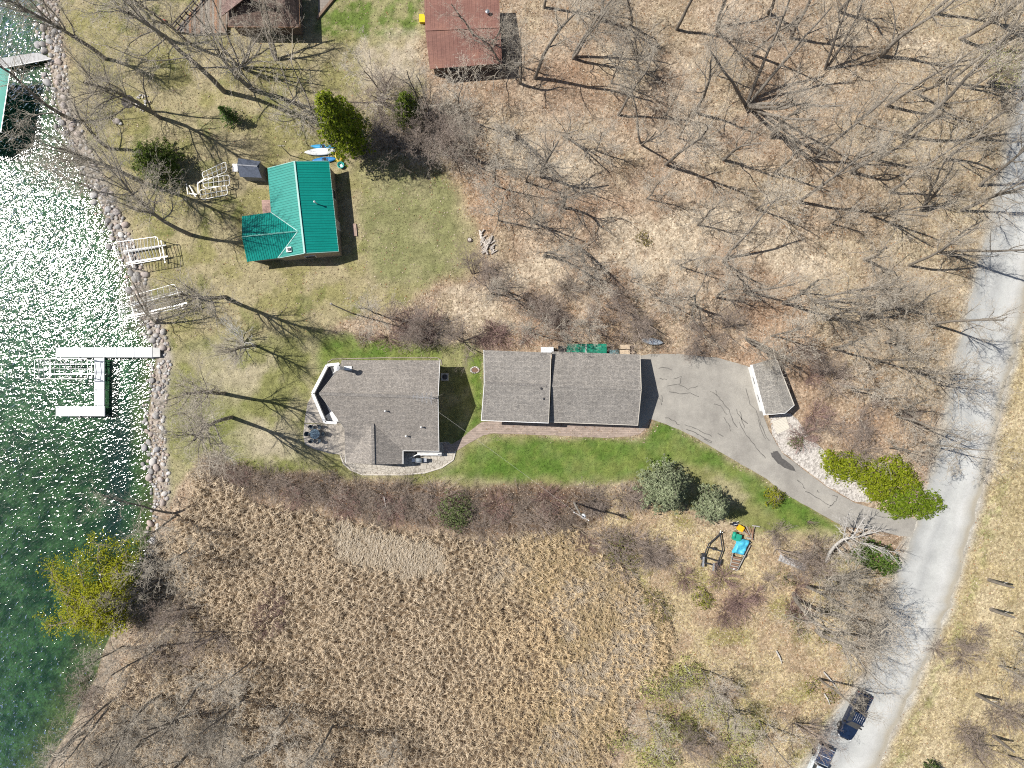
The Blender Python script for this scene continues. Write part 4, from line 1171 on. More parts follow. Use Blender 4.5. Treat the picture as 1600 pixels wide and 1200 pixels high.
# ---- canopy frames of the boat lifts
def lift(label, c4, n, z, group, ridge=1, legs=True, r=0.045, bows=True, cradle=True, mt=None):
    """Open tube frame: perimeter, cross ribs, long rails and legs. c4: four pixel corners."""
    mt = mt or M_ALU
    P = [G(x, y, z) for x, y in c4]
    cx = sum(p.x for p in P) / 4; cy = sum(p.y for p in P) / 4
    px_, py_ = topx(cx, cy); zb = gz(px_, py_)
    t = thing('boat_lift', label, 'boat lift', (cx, cy, zb), group=group)
    def rounded(a, b, c, k=0.25):
        return [b + (a - b).normalized() * k, b + ((a - b).normalized() + (c - b).normalized()) * k * 0.3, b + (c - b).normalized() * k]
    loop = []
    for i in range(4): loop += rounded(P[i - 1], P[i], P[(i + 1) % 4])
    MB().tube(loop + [loop[0]], r, 6, False).build('frame', mt, t)
    for k in range(1, n):
        a, c = P[0].lerp(P[1], k / n), P[3].lerp(P[2], k / n); mid = (a + c) / 2 + Vector((0, 0, 0.30 if bows else 0))
        MB().tube([a, mid, c], r * 0.8, 5).build('rib', mt, t)
    for j in range(1, ridge + 1):
        f = j / (ridge + 1); up = Vector((0, 0, (0.30 if bows else 0) * (1 - abs(2 * f - 1))))
        MB().tube([P[0].lerp(P[3], f) + up * 0.2, P[0].lerp(P[3], f).lerp(P[1].lerp(P[2], f), 0.06) + up, P[0].lerp(P[3], f).lerp(P[1].lerp(P[2], f), 0.94) + up, P[1].lerp(P[2], f) + up * 0.2], r, 5).build('long_rail', mt, t)
    if legs:
        for a, f in ((P[0], .1), (P[1], .1), (P[2], .1), (P[3], .1)):
            q = a.lerp(Vector((cx, cy, z)), f); qx, qy = topx(q.x, q.y)
            MB().tube([(q.x, q.y, gz(qx, qy) - 0.02), (q.x, q.y, z)], r * 1.2, 6).build('leg', mt, t)
    if cradle:
        zc = max(zb, -0.4) + 0.55
        for f in (0.25, 0.75):
            a, c = P[0].lerp(P[3], f), P[1].lerp(P[2], f)
            MB().bar((a.x, a.y, zc), (c.x, c.y, zc), 0.16, 0.12).build('bunk', M_WHITE if f < .5 else M_ALU, t)
        for f in (0.1, 0.9):
            a, c = P[0].lerp(P[1], f), P[3].lerp(P[2], f)
            MB().bar((a.x, a.y, zc - .15), (c.x, c.y, zc - .15), 0.12, 0.12).build('cross_beam', mt, t)
    return t
M_LIFTW = mat('white_aluminium', (0.60, 0.60, 0.58), 0.4, 0.08, 4, metal=0.2)
gl_ = 'boat lift canopy frames at the lake edge'
lift('boat lift frame with rounded corners standing on the shore stones below the cabin', [(177, 379), (246, 369.5), (252, 405), (188, 416)], 13, 2.3, gl_, mt=M_LIFTW)
lift('boat lift frame half in the water between the other lift and the dock', [(181, 469), (273, 443.5), (285, 479.5), (189, 501)], 10, 2.2, gl_, ridge=2, mt=M_LIFTW)
lift('boat lift frame moored in the water against the white dock', [(54, 561), (137, 560), (137, 592), (54, 592)], 10, 1.9, gl_, mt=M_LIFTW)
for lab, c4 in (('stored lift frame on the grass, northernmost of three beside the dark shed', [(315, 270), (353, 252.5), (354, 268), (320, 283)]),
                ('stored lift frame on the grass, middle one of three beside the dark shed', [(317, 280), (358, 273), (359, 290), (318, 293)]),
                ('stored lift frame on the grass, southernmost of three beside the dark shed', [(311.5, 297), (354, 289.5), (356, 304), (315, 312)])):
    lift(lab, c4, 5, 1.0, 'lift frames stored on the grass', ridge=1, legs=True, r=0.05, bows=False, cradle=False, mt=M_LIFTW)
t = thing('lift_legs', 'bundle of pale metal lift legs lying at the end of the stored frames', 'lift legs', G(300, 296))
for a, c in (((291, 286), (294, 304)), ((309, 284), (310, 303)), ((294, 302), (308, 304)), ((296, 290), (306, 308)), ((310, 286), (318, 281))):
    MB().bar(G(a[0], a[1], 0.25), G(c[0], c[1], 0.4), 0.12, 0.12).build('leg', M_LIFTW, t)

# ---- grey gangway and teal canopy at the left edge
gw = thing('gangway', 'grey plank gangway running out to the teal boat canopy', 'gangway', G(40, 95))
ga = [(-60, 118), (16, 105), (81, 92), (60, 83), (8, 91), (-60, 103)]
gaw = [tuple(G(x, y)[:2]) for x, y in ga]; lo = min(p[0] for p in gaw); hi = max(p[0] for p in gaw); x = lo
M_GWB = mat('silver_boards', (0.42, 0.42, 0.42), 0.75, 0.2, 2, stretch=(6, .6, 1))
while x < hi:
    pc = clip(gaw, 0, x, min(x + 0.5, hi))
    if len(pc) >= 3: MB().prism(pc, 0.12, 0.18).build('plank', M_GWB, gw)
    x += 0.515
for a, c in (((-60, 117), (16, 104.5)), ((16, 104.5), (80, 92))): MB().bar(G(*a, 0.2), G(*c, 0.2), 0.08, 0.12).build('edge_rail', M_WHITE, gw)
for q in ((36, 112), (37, 100), (-20, 108), (-20, 98)):
    p = G(*q); MB().tube([(p.x, p.y, -1.2), (p.x, p.y, 0.5)], 0.05, 8).build('pile', M_STEEL, gw)
cn = thing('boat_canopy', 'teal green boat canopy at the left edge of the lake', 'canopy', G(-20, 150, -0.5))
M_CANV = mat('teal_canvas', (0.12, 0.42, 0.35), 0.6, 0.1, 1.0)
rid = [G(-35, 100, 3.0), G(-45, 222, 3.0)]; ee = [G(16.5, 108, 2.3), G(1.5, 206, 2.3)]; wwc = [G(-90, 98, 2.3), G(-98, 222, 2.3)]
roof_slope(cn, [rid[0], ee[0], ee[1], rid[1]], M_CANV, 0.04, 'canvas'); roof_slope(cn, [wwc[0], rid[0], rid[1], wwc[1]], M_CANV, 0.04, 'canvas')
for q in (ee[0], ee[1], wwc[0], wwc[1]): MB().tube([(q.x, q.y, -2.2), q], 0.05, 8).build('leg', M_ALU, cn)
for a, c in ((ee[0], ee[1]), (wwc[0], wwc[1])): MB().tube([a, c], 0.05, 6).build('frame', M_ALU, cn)

# ================================================================== yard things
# kayaks and tubs behind the cabin
def boat_hull(name, label, cat, a, c, w, h, material, z=0.0, cockpit=None, group=None, keel_up=False):
    A, C = G(*a), G(*c); L = (C - A).length; rz = math.atan2(C.y - A.y, C.x - A.x); mid = (A + C) / 2
    t = thing(name, label, cat, (mid.x, mid.y, z), rz, group)
    n, m = 15, 10; vs = []; fs = []
    for i in range(n):
        u = i / (n - 1) * 2 - 1; k = max(0.02, (1 - abs(u) ** 2.3)) ** 0.75; lift_ = 0.10 * abs(u) ** 3
        for j in range(m):
            an = 2 * PI * j / m
            y = math.cos(an) * w / 2 * k; zz = math.sin(an) * h / 2 * (0.5 + 0.5 * k)
            if zz > 0: zz *= 0.7
            vs.append((u * L / 2, y, h / 2 + zz + lift_))
    for i in range(n - 1):
        for j in range(m):
            j2 = (j + 1) % m
            fs.append((i * m + j, (i + 1) * m + j, (i + 1) * m + j2, i * m + j2))
    fs += [tuple(range(m)), tuple((n - 1) * m + j for j in range(m - 1, -1, -1))]
    MB().add(vs, fs).build('hull', material, t, smooth=True, local=True)
    if cockpit:
        ring = [(math.cos(q) * L * 0.12 + L * 0.02, math.sin(q) * w * 0.3, h * 0.86 + 0.03) for q in np.linspace(0, 2 * PI, 15)]
        MB().tube(ring, 0.03, 6, False).build('coaming', M_DARK, t, local=True)
        MB().lathe((L * 0.02, 0, h * 0.80), [(w * 0.28, 0), (w * 0.28, 0.045)], 14).build('seat_well', M_BLACK, t, local=True)
    else:
        MB().bar((-L * .45, 0, h * .88), (L * .45, 0, h * .88), 0.05, 0.05).build('keel_strip', material, t, local=True)
    return t
M_KB = mat('blue_plastic', (0.02, 0.20, 0.50), 0.4, 0.1, 2, bmp=0); M_KB2 = mat('sky_blue_plastic', (0.04, 0.30, 0.55), 0.4, 0.1, 2, bmp=0); M_KW = mat('white_gelcoat', (0.75, 0.76, 0.77), 0.35, 0.06, 2, bmp=0)
gk = 'small boats beside the teal roofed cabin'
boat_hull('kayak', 'sky blue kayak, northern of two blue ones behind the white hull', 'kayak', (486, 229.5), (525, 231), 0.6, 0.4, M_KB2, 0.0, True, gk)
boat_hull('canoe', 'long white upturned hull lying between two blue kayaks', 'canoe', (477, 239.5), (528, 236.5), 0.95, 0.5, M_KW, 0.0, False, gk)
boat_hull('kayak', 'deep blue kayak lying against the north end of the teal roof', 'kayak', (489, 252), (527, 249), 0.72, 0.4, M_KB, 0.0, True, gk)
bb = thing('yellow_raft', 'small yellow inflatable raft at the stern of the kayaks', 'raft', G(530, 246), -1.3)
ringp = [(math.cos(q) * 0.62, math.sin(q) * 0.33, 0.22) for q in np.linspace(0, 2 * PI, 17)]
MB().tube(ringp, 0.16, 8, False).build('tube_ring', mat('raft_yellow', (0.75, 0.52, 0.06), 0.45, 0.15, 3), bb, smooth=True, local=True)
MB().prism([(p[0], p[1]) for p in ringp[:-1]], 0.06, 0.12).build('raft_floor', M_KW, bb, local=True)
tb = thing('teal_tub', 'small teal plastic tub beside the yellow raft', 'tub', G(533.5, 259), -1.4)
MB().lathe((0, 0, 0), [(0.02, 0.06), (0.34, 0.06), (0.40, 0.34), (0.45, 0.36), (0.45, 0.40), (0.36, 0.38), (0.30, 0.12), (0.0, 0.12)], 16).build('tub', mat('teal_plastic', (0.04, 0.36, 0.32), 0.4, 0.1, 3), tb, smooth=True, local=True)
MB().box((0.1, 0.05, 0.28), (0.35, 0.3, 0.12), 0.4).build('lining', M_KW, tb, local=True)

# patio table and chairs
pt = thing('patio_table', 'round blue glass patio table on the concrete patio', 'table', G(494.5, 677.5, 0.12))
M_BGL = mat('blue_grey_glass', (0.16, 0.235, 0.29), 0.12, 0.2, 2, spec=0.8, bmp=0)
MB().lathe((0, 0, 0.70), [(0.62, 0), (0.63, 0.03), (0.0, 0.035)], 24).build('table_top', M_BGL, pt, local=True)
MB().tube([(math.cos(q) * 0.63, math.sin(q) * 0.63, 0.72) for q in np.linspace(0, 2 * PI, 25)], 0.025, 6, False).build('rim', M_DARK, pt, local=True)
for k in range(4):
    a = k * PI / 2 + .4; MB().tube([(math.cos(a) * .5, math.sin(a) * .5, 0), (math.cos(a) * .3, math.sin(a) * .3, .7)], 0.025, 6).build('leg', M_DARK, pt, local=True)
def chair():
    t = thing('patio_chair', '', 'chair')
    MB().lathe((0, 0, .40), [(0.25, 0), (0.26, 0.04), (0, 0.05)], 14).build('seat', mat('dark_blue_mesh', (0.06, 0.085, 0.11), 0.7), t, local=True)
    bk = [(-0.24 * math.cos(q), 0.26 * math.sin(q), 0) for q in np.linspace(-1.2, 1.2, 9)]
    vs = [(x, y, .45) for x, y, _ in bk] + [(x * 1.2, y * 1.15, .88) for x, y, _ in bk]
    vs2 = [(x * .9, y * .9, z) for x, y, z in vs]; n = len(bk)
    fs = [(i, i + 1, n + i + 1, n + i) for i in range(n - 1)] + [(2 * n + i, 3 * n + i, 3 * n + i + 1, 2 * n + i + 1) for i in range(n - 1)] + [(n + i, n + i + 1, 3 * n + i + 1, 3 * n + i) for i in range(n - 1)]
    MB().add(vs + vs2, fs).build('backrest', mat('slate_mesh', (0.10, 0.135, 0.165), 0.7), t, local=True)
    MB().tube([(x * 1.22, y * 1.17, .89) for x, y, _ in bk], 0.022, 6).build('back_frame', M_DARK, t, local=True)
    for sx, sy in ((.18, .2), (.18, -.2), (-.2, .2), (-.2, -.2)): MB().tube([(sx * 1.15, sy * 1.15, 0), (sx, sy, .4)], 0.018, 6).build('leg', M_DARK, t, local=True)
    for sy in (1, -1): MB().tube([(-.22, .27 * sy, .62), (.2, .29 * sy, .62), (.22, .27 * sy, .05)], 0.02, 6).build('arm', M_DARK, t, local=True)
    return t
c0_ = chair(); DIR8 = ['lake side', 'north-west side', 'north-east side', 'house side', 'south-east side', 'south-west side']
for k, a in enumerate((PI, PI * 0.67, PI * 0.33, 0, -PI * 0.33, -PI * 0.67)):
    o = c0_ if k == 0 else copy_tree(c0_)
    o.location = pt.location + Vector((math.cos(a) * 0.98, math.sin(a) * 0.98, 0)); o.rotation_euler.z = a + PI
    tag(o, 'dark patio chair on the %s of the round blue table' % DIR8[k], 'chair', 'chairs round the patio table')

# gas grill below the house
gr = thing('gas_grill', 'covered grey grill standing on the stones below the main house', 'grill', G(655, 719))
MB().box(G(655, 719, 0.45), (0.95, 0.5, 0.8), 0.05).build('cabinet', M_DARK, gr)
MB().tube([G(650, 719, 0.95), G(660, 719, 0.95)], 0.28, 12).build('lid', mat('pewter_enamel', (0.20, 0.23, 0.26), 0.35, .1, 3), gr, smooth=True)
MB().tube([G(651, 722.5, 1.05), G(659, 722.5, 1.05)], 0.025, 6).build('handle', M_STEEL, gr)
for s in (-1, 1): MB().box(G(655 + s * 9, 719, 0.86), (0.42, 0.45, 0.05)).build('side_shelf', M_STEEL, gr)
ac = thing('air_conditioner', 'square grey air conditioner in the shade of the main house', 'air conditioner', G(695, 589))
MB().box(G(695, 589, 0.45), (0.85, 0.85, 0.75)).build('casing', mat('ac_grey', (0.42, 0.43, 0.42), 0.6), ac)
MB().lathe(G(695, 589, 0.83), [(0.34, 0), (0.34, 0.03), (0.30, 0.04), (0.06, 0.05)], 16).build('fan_grille', M_DARK, ac)
MB().box(G(695, 589, 0.04), (1.0, 1.0, 0.1)).build('pad', M_CONC, ac)
fpit = thing('flower_ring', 'small dry flower bed ring between house and garage', 'flower bed', G(742, 578))
for k in range(12):
    a = k * PI / 6; o = bpy.data.objects.new('stone', STP[k % 7][0]); COL.objects.link(o); o.parent = fpit; o.location = (math.cos(a) * .5, math.sin(a) * .38, .08); o.scale = (.26, .24, .24)
MB().lathe((0, 0, 0), [(0.45, 0.02), (0.3, 0.08), (0, 0.1)], 12).build('soil', mat('reddish_soil', (0.17, 0.10, 0.07), 0.95), fpit, local=True)

# things stacked on the north side of the garage
tp = thing('tarp_stack', 'firewood stack under a green tarpaulin behind the garage', 'woodpile', G(917, 549))
def tarp_sheet(x0, y0, x1, y1, z, seed, nx_=22, ny_=8, amp=0.12):
    us = np.linspace(0, 1, nx_); vs_ = np.linspace(0, 1, ny_); U, V = np.meshgrid(us, vs_)
    px_ = x0 + (x1 - x0) * U; py_ = y0 + (y1 - y0) * V
    zz = z + amp * (fbm(px_ * 3, py_ * 3, 14, seed, 3) - .5) * 2 - 0.5 * (np.maximum(0, np.abs(2 * V - 1) - .6) ** 1.5) - 0.4 * (np.maximum(0, np.abs(2 * U - 1) - .93))
    p = np.stack([(px_ - 800) / PX * (1 - z / H), (600 - py_) / PX * (1 - z / H), zz], -1)
    i = np.arange(nx_ * ny_).reshape(ny_, nx_)
    f = np.stack([i[:-1, :-1].ravel(), i[1:, :-1].ravel(), i[1:, 1:].ravel(), i[:-1, 1:].ravel()], 1)
    return p.reshape(-1, 3), f
M_GTARP = mat('green_tarp', (0.015, 0.215, 0.135), 0.5, 0.25, 3, bmp=0.4)
p_, f_ = tarp_sheet(885.5, 537, 948, 556, 1.35, 3); o = np_mesh('tarpaulin', p_ - np.array(tp.location), f_, M_GTARP, parent=tp, smooth=True)
MB().bar(G(915.5, 538, 1.43), G(915.5, 553, 1.43), 0.2, 0.06).build('strap', mat('grey_batten', (0.35, 0.40, 0.36), 0.8), tp)
for k in range(16):
    for j in range(3):
        q = G(888 + k * 3.8, 547, 0.2 + 0.36 * j); MB().tube([q + Vector((0, -.55, 0)), q + Vector((0, .55, 0))], 0.155, 7).build('log', M_WOOD, tp)
cbx = thing('crate_stack', 'pale wooden crates stacked at the back corner of the garage', 'crates', G(976, 547))
M_CRATE = mat('pale_pine', (0.50, 0.40, 0.29), 0.8, 0.2, 3)
for i, (x, y, z, sx, sy) in enumerate(((972.5, 542, .9, .6, .55), (980.5, 542, .9, .6, .55), (972.5, 550.5, .9, .6, .6), (980.5, 550.5, .9, .6, .6), (988, 551, .5, .5, .5))):
    q = G(x, y, z); b = MB().box(q - Vector((0, 0, z / 2)), (sx, sy, z)).build('crate', M_CRATE, cbx)
    for s in (-1, 0, 1): MB().box(q + Vector((0, s * sy * .33, 0.02)), (sx + .02, sy * .26, .03)).build('slat', M_CRATE, b)
bx = thing('black_chest', 'black box at the garage back beside the green tarpaulin', 'box', G(878, 547))
MB().box(G(878.5, 546, .45), (.95, .9, .9)).build('body', M_BLACK, bx); MB().box(G(878.5, 546, .93), (1.0, .95, .07)).build('lid', M_BLACK, bx)
wb = thing('white_freezer', 'low white chest with grey lid at the back of the garage', 'chest', G(854, 548))
MB().box(G(855, 546.5, .4), (1.5, .62, .8)).build('body', M_WHITE, wb); MB().box(G(855, 546.5, .84), (1.56, .68, .08)).build('lid', mat('pale_lid', (.62, .64, .66), .5), wb)
wb2 = thing('garden_cart', 'teal-grey garden cart between the green tarpaulin and the crates', 'cart', G(959, 550))
MB().box(G(959, 550, .45), (1.2, .55, .3)).build('tray', mat('cart_teal', (.12, .22, .24), .6), wb2)
for s in (-1, 1): MB().tube([G(959 + s * 5, 546, .2), G(959 + s * 5, 554, .2)], .2, 10).build('wheel', M_BLACK, wb2)
boat_hull('canoe', 'silver upturned canoe lying in the brush behind the drive', 'canoe', (1001, 531), (1035, 536), 0.85, 0.5, mat('silver_hull', (.62, .68, .72), .4, .12, 2, metal=.3), 0.02, False)

# firewood pile of split logs by the lawn
wp_ = thing('log_pile', 'pale heap of split logs at the edge of the wood east of the cabin', 'log pile', G(762, 378))
M_LOG = mat('bleached_log', (.46, .42, .38), .9, .3, 4, rand=.25)
rng = np.random.default_rng(5)
for k in range(34):
    u, v = rng.uniform(-1, 1), rng.uniform(-1, 1); x, y = 762 + v * 9 + u * 3, 379 + u * 17
    a = rng.normal(1.2, .5); q = G(x, y, .12 + .32 * max(0, 1 - abs(v)) * rng.random()); d = Vector((math.cos(a), math.sin(a), rng.normal(0, .12))) * rng.uniform(.25, .5)
    MB().tube([q - d, q + d], [rng.uniform(.07, .13)] * 2, 6).build('log', M_LOG, wp_)
stp = thing('stump', 'small dark stump on the grass beside the pale log pile', 'stump', G(734, 375))
MB().lathe((0, 0, 0), [(.34, 0), (.26, .12), (.24, .32), (.0, .33)], 12).build('wood', mat('dark_stump', (.13, .10, .085), .9), stp, local=True)
MB().lathe((0, 0, .325), [(.2, 0), (.2, .015), (0, .02)], 12).build('cut_face', M_LOG, stp, local=True)
# stone fire ring and ash patch near the lake
fr2 = thing('fire_ring', 'round fire pit of reddish stones on the grass near the gangway', 'fire pit', G(222, 160))
rng = np.random.default_rng(9)
for k in range(46):
    a = rng.uniform(0, 6.28); r = rng.uniform(.35, 1.05); o = bpy.data.objects.new('stone', STP[k % 7][0]); COL.objects.link(o); o.parent = fr2
    o.location = (math.cos(a) * r, math.sin(a) * r, .08); s = rng.uniform(.2, .34); o.scale = (s, s, s * .8); o.rotation_euler = (0, 0, a)
MB().lathe((-1.75, 0.1, 0), [(.85, .02), (.7, .06), (.2, .05), (0, .04)], 14).build('ash_heap', mat('black_ash', (.05, .045, .045), .95, .3, 5), fr2, local=True)
bo = thing('boulder', 'lone pale boulder on the grass south of the fire pit', 'boulder', G(184, 190))
o = bpy.data.objects.new('rock', STP[2][0]); COL.objects.link(o); o.parent = bo; o.location = (0, 0, .22); o.scale = (1.0, .8, .8)
o = bpy.data.objects.new('rock', STP[4][0]); COL.objects.link(o); o.parent = bo; o.location = (.4, -.3, .12); o.scale = (.5, .4, .4)
gb = thing('garden_ball', 'small orange ball on the grass by the wooden deck', 'ball', G(258, 34))
MB().lathe((0, 0, .0), [(.02, .0), (.15, .06), (.21, .2), (.15, .35), (.02, .41)], 14).build('ball', mat('orange_vinyl', (.7, .2, .12), .4), gb, smooth=True, local=True)
MB().tube([(math.cos(q) * .212, math.sin(q) * .212, .2) for q in np.linspace(0, 2 * PI, 17)], .012, 5, False).build('stripe', M_WHITE, gb, local=True)

# boat trailer, tarp trailer and bins by the spruces
def s7(zx, zy, z): return G(1060 + zx / 10.0, 780 + zy / 10.0, z)
tr = thing('boat_trailer', 'empty black boat trailer parked south of the spruces', 'trailer', s7(550, 800, 0))
M_TRL = mat('black_trailer_paint', (.035, .037, .045), .5, .2, 4)
for pl in ([(650, 520), (668, 640), (690, 800), (640, 930), (580, 1130)], [(650, 520), (640, 550), (475, 700), (432, 800), (405, 900), (350, 1050)]):
    MB().tube([s7(x, y, .62) for x, y in pl], .075, 6).build('side_rail', M_TRL, tr)
for a, c in (((455, 748), (685, 822)), ((408, 905), (630, 975)), ((395, 990), (600, 1045)), ((520, 765), (560, 800))):
    MB().bar(s7(*a, .6), s7(*c, .6), .11, .12).build('cross_member', M_TRL, tr)
for a, c in (((395, 900), (385, 1060)), ((555, 1000), (545, 1115))): MB().bar(s7(*a, .8), s7(*c, .8), .2, .12).build('bunk', mat('bunk_carpet', (.25, .26, .28), .95), tr)
for q in ((368, 885), (643, 985)):
    c0 = s7(*q, .33); ax = Vector((.95, -.3, 0)).normalized()
    wh = MB().tube([c0 - ax * .12, c0 + ax * .12], .33, 16).build('wheel', M_BLACK, tr); MB().tube([c0 - ax * .13, c0 + ax * .13], .17, 12).build('rim', M_STEEL, wh)
    MB().tube([c0 + Vector((0, 0, .36)) + ax.cross(Vector((0, 0, 1))) * s * .42 + Vector((0, 0, -.12 * abs(s))) for s in (-1, -.5, 0, .5, 1)], .11, 6).build('fender', M_TRL, tr)
MB().box(s7(545, 770, .72), (.3, .22, .3)).build('winch', M_TRL, tr)
MB().tube([s7(655, 520, .62), s7(660, 495, .6)], .09, 8).build('coupler', M_STEEL, tr); MB().tube([s7(690, 520, .0), s7(690, 520, .8)], .04, 6).build('jack', M_STEEL, tr)
ut = thing('utility_trailer', 'low utility trailer under a bright blue tarpaulin', 'trailer', s7(950, 860, 0))
M_FR = mat('faded_frame', (.32, .31, .29), .7)
for a, c in (((880, 700), (800, 1080)), ((1120, 720), (920, 1110)), ((800, 1080), (920, 1110)), ((900, 640), (1130, 680))): MB().bar(s7(*a, .5), s7(*c, .5), .09, .12).build('frame', M_FR, ut)
bl = [s7(x, y, 1.0) for x, y in ((945, 620), (1135, 660), (1040, 890), (850, 845))]
n = 12; vs = []; 
for i in range(n):
    for j in range(n):
        q = bl[0].lerp(bl[1], i / (n - 1)).lerp(bl[3].lerp(bl[2], i / (n - 1)), j / (n - 1)); ed = max(abs(2 * i / (n - 1) - 1), abs(2 * j / (n - 1) - 1))
        q.z = 1.0 + float(vnoise(q.x * 12, q.y * 12, 5, 2) - .5) * .35 - .45 * max(0, ed - .75) / .25
        vs.append(q)
MB().add(vs, [(i * n + j, i * n + j + 1, (i + 1) * n + j + 1, (i + 1) * n + j) for i in range(n - 1) for j in range(n - 1)]).build('tarpaulin', mat('blue_tarp', (.07, .42, .60), .45, .3, 3, bmp=.3), ut, smooth=True)
for k in range(7):
    a, c = s7(860 - k * 9, 905 + k * 26, .62), s7(985 - k * 11, 930 + k * 26, .62); MB().bar(a, c, .17, .05).build('board', [M_BROWNWOOD, M_WOOD][k % 2], ut)
for q in ((845, 900), (1035, 880)):
    c0 = s7(*q, .28); ax = Vector((.95, -.25, 0)).normalized(); wh = MB().tube([c0 - ax * .1, c0 + ax * .1], .28, 14).build('wheel', M_BLACK, ut); MB().tube([c0 - ax * .11, c0 + ax * .11], .13, 10).build('rim', M_WHITE, wh)
MB().box(s7(868, 1090, .55), (.2, .2, .2)).build('lamp', M_WHITE, ut)
yb = thing('yellow_crate', 'small yellow-orange box beside the spruces', 'box', s7(968, 452, 0))
MB().box(s7(968, 452, .35), (.68, .62, .68), -.5).build('body', mat('amber_plastic', (.75, .40, .01), .45, .08, 3, bmp=.03), yb); MB().box(s7(968, 452, .71), (.74, .68, .06), -.5).build('lid', mat('amber_lid', (.78, .43, .012), .45, .05, 3, bmp=.03), yb)
gbn = thing('green_bin', 'green lidded bin between the yellow box and the blue tarpaulin', 'bin', s7(905, 585, 0))
M_GBIN = mat('green_plastic', (.02, .30, .20), .4, .1, 3, bmp=.03)
MB().box(s7(910, 590, .42), (.9, .85, .84), -.25).build('body', M_GBIN, gbn); MB().tube([s7(875, 560, .86) + Vector((.08, .38, 0)), s7(875, 560, .86) + Vector((-.12, -.38, 0))], .22, 10).build('lid_roll', M_GBIN, gbn, smooth=True); MB().box(s7(920, 598, .88), (.75, .85, .08), -.25).build('lid', M_GBIN, gbn)
bk2 = thing('black_wheelbarrow', 'dark wheelbarrow in the shadow of the smaller spruce', 'wheelbarrow', s7(880, 385, 0))
MB().add([s7(850, 350, .62), s7(925, 365, .62), s7(915, 425, .62), s7(840, 410, .62), s7(868, 372, .32), s7(905, 378, .32), s7(900, 405, .32), s7(862, 400, .32)], [(4, 5, 6, 7), (0, 1, 5, 4), (1, 2, 6, 5), (2, 3, 7, 6), (3, 0, 4, 7)]).build('tray', mat('navy_tray', (.03, .035, .06), .5), bk2)
for s in (-1, 1): MB().tube([s7(835, 390 + s * 22, .3), s7(915, 375 + s * 15, .5), s7(940, 365 + s * 22, .65)], .03, 6).build('handle', M_WHITE, bk2)
MB().tube([s7(832, 380, .2), s7(832, 398, .2)], .2, 12).build('wheel', M_BLACK, bk2)
pl_ = thing('scrap_timber', 'heap of weathered boards and poles beside the blue tarpaulin', 'timber heap', s7(1130, 540, 0))
for k, (a, c) in enumerate((((1060, 420), (1150, 640)), ((1110, 430), (1165, 620)), ((1150, 410), (1270, 430)), ((1195, 415), (1130, 600)), ((1040, 470), (1120, 600)), ((1060, 600), (1170, 620)), ((1010, 500), (1090, 560)), ((1170, 440), (1150, 640)))):
    MB().bar(s7(*a, .12 + .05 * k), s7(*c, .15 + .04 * k), .14, .08).build('board', [M_WOOD, M_BROWNWOOD, M_FR][k % 3], pl_)

# poles and wires
M_POLE = mat('grey_pole_wood', (.33, .30, .27), .85, .25, 3, stretch=(4, 4, .5))
def pole(name, label, px, py, h, r, arms=True, lean=(0, 0)):
    p = G(px, py); t = thing(name, label, 'pole', p)
    MB().tube([(0, 0, -.1), (lean[0] * .5, lean[1] * .5, h * .5), (lean[0], lean[1], h)], [r, r * .85, r * .7], 9).build('post', M_POLE, t, local=True)
    return t, p + Vector((lean[0], lean[1], h))
up, utop = pole('utility_pole', 'grey utility pole with white transformer at the edge of the reeds', 897, 785, 9.2, .15)
MB().lathe(Vector((.28, -.05, 8.0)), [(.05, 0), (.24, .04), (.26, .5), (.24, .75), (.08, .85)], 12).build('transformer', M_KW, up, smooth=True, local=True)
MB().bar((-.9, .5, 8.9), (.9, -.5, 8.9), .1, .12).build('cross_arm', M_POLE, up, local=True)
for s in (-.8, 0, .8): MB().lathe((s, -s * .55, 8.95), [(.06, 0), (.08, .08), (.03, .2)], 8).build('insulator', M_KW, up, local=True)
yp, ytop = pole('yard_pole', 'tall thin grey pole on the grass north-west of the main house', 551, 490, 10.5, .09)
MB().lathe((.1, 0, 10.3), [(.03, 0), (.12, .05), (.13, .15), (.03, .25)], 10).build('lamp_head', M_POLE, yp, local=True)
cp, ctop = pole('clothes_post', 'slim wooden post standing north of the teal roofed cabin', 454, 243, 3.6, .06)
MB().bar((-.4, 0, 3.45), (.4, 0, 3.45), .07, .07).build('cross_arm', M_POLE, cp, local=True)
def wire(label, a, c, sag, r=.008):
    pts = [a.lerp(c, k / 20) - Vector((0, 0, sag * 4 * (k / 20) * (1 - k / 20))) for k in range(21)]
    tag(MB().tube(pts, r, 5).build('power_line', mat('wire_grey', (.42, .41, .38), .6), None), label, 'cable', 'power lines at the utility pole')
wire('thin cable running from the utility pole towards the lower right', utop + Vector((.1, 0, -.3)), G(1240, 1175, 7.5), .8)
wire('thin cable running from the utility pole to the main house gable', utop + Vector((-.1, 0, -.35)), G(680, 640, 5.2), .7)

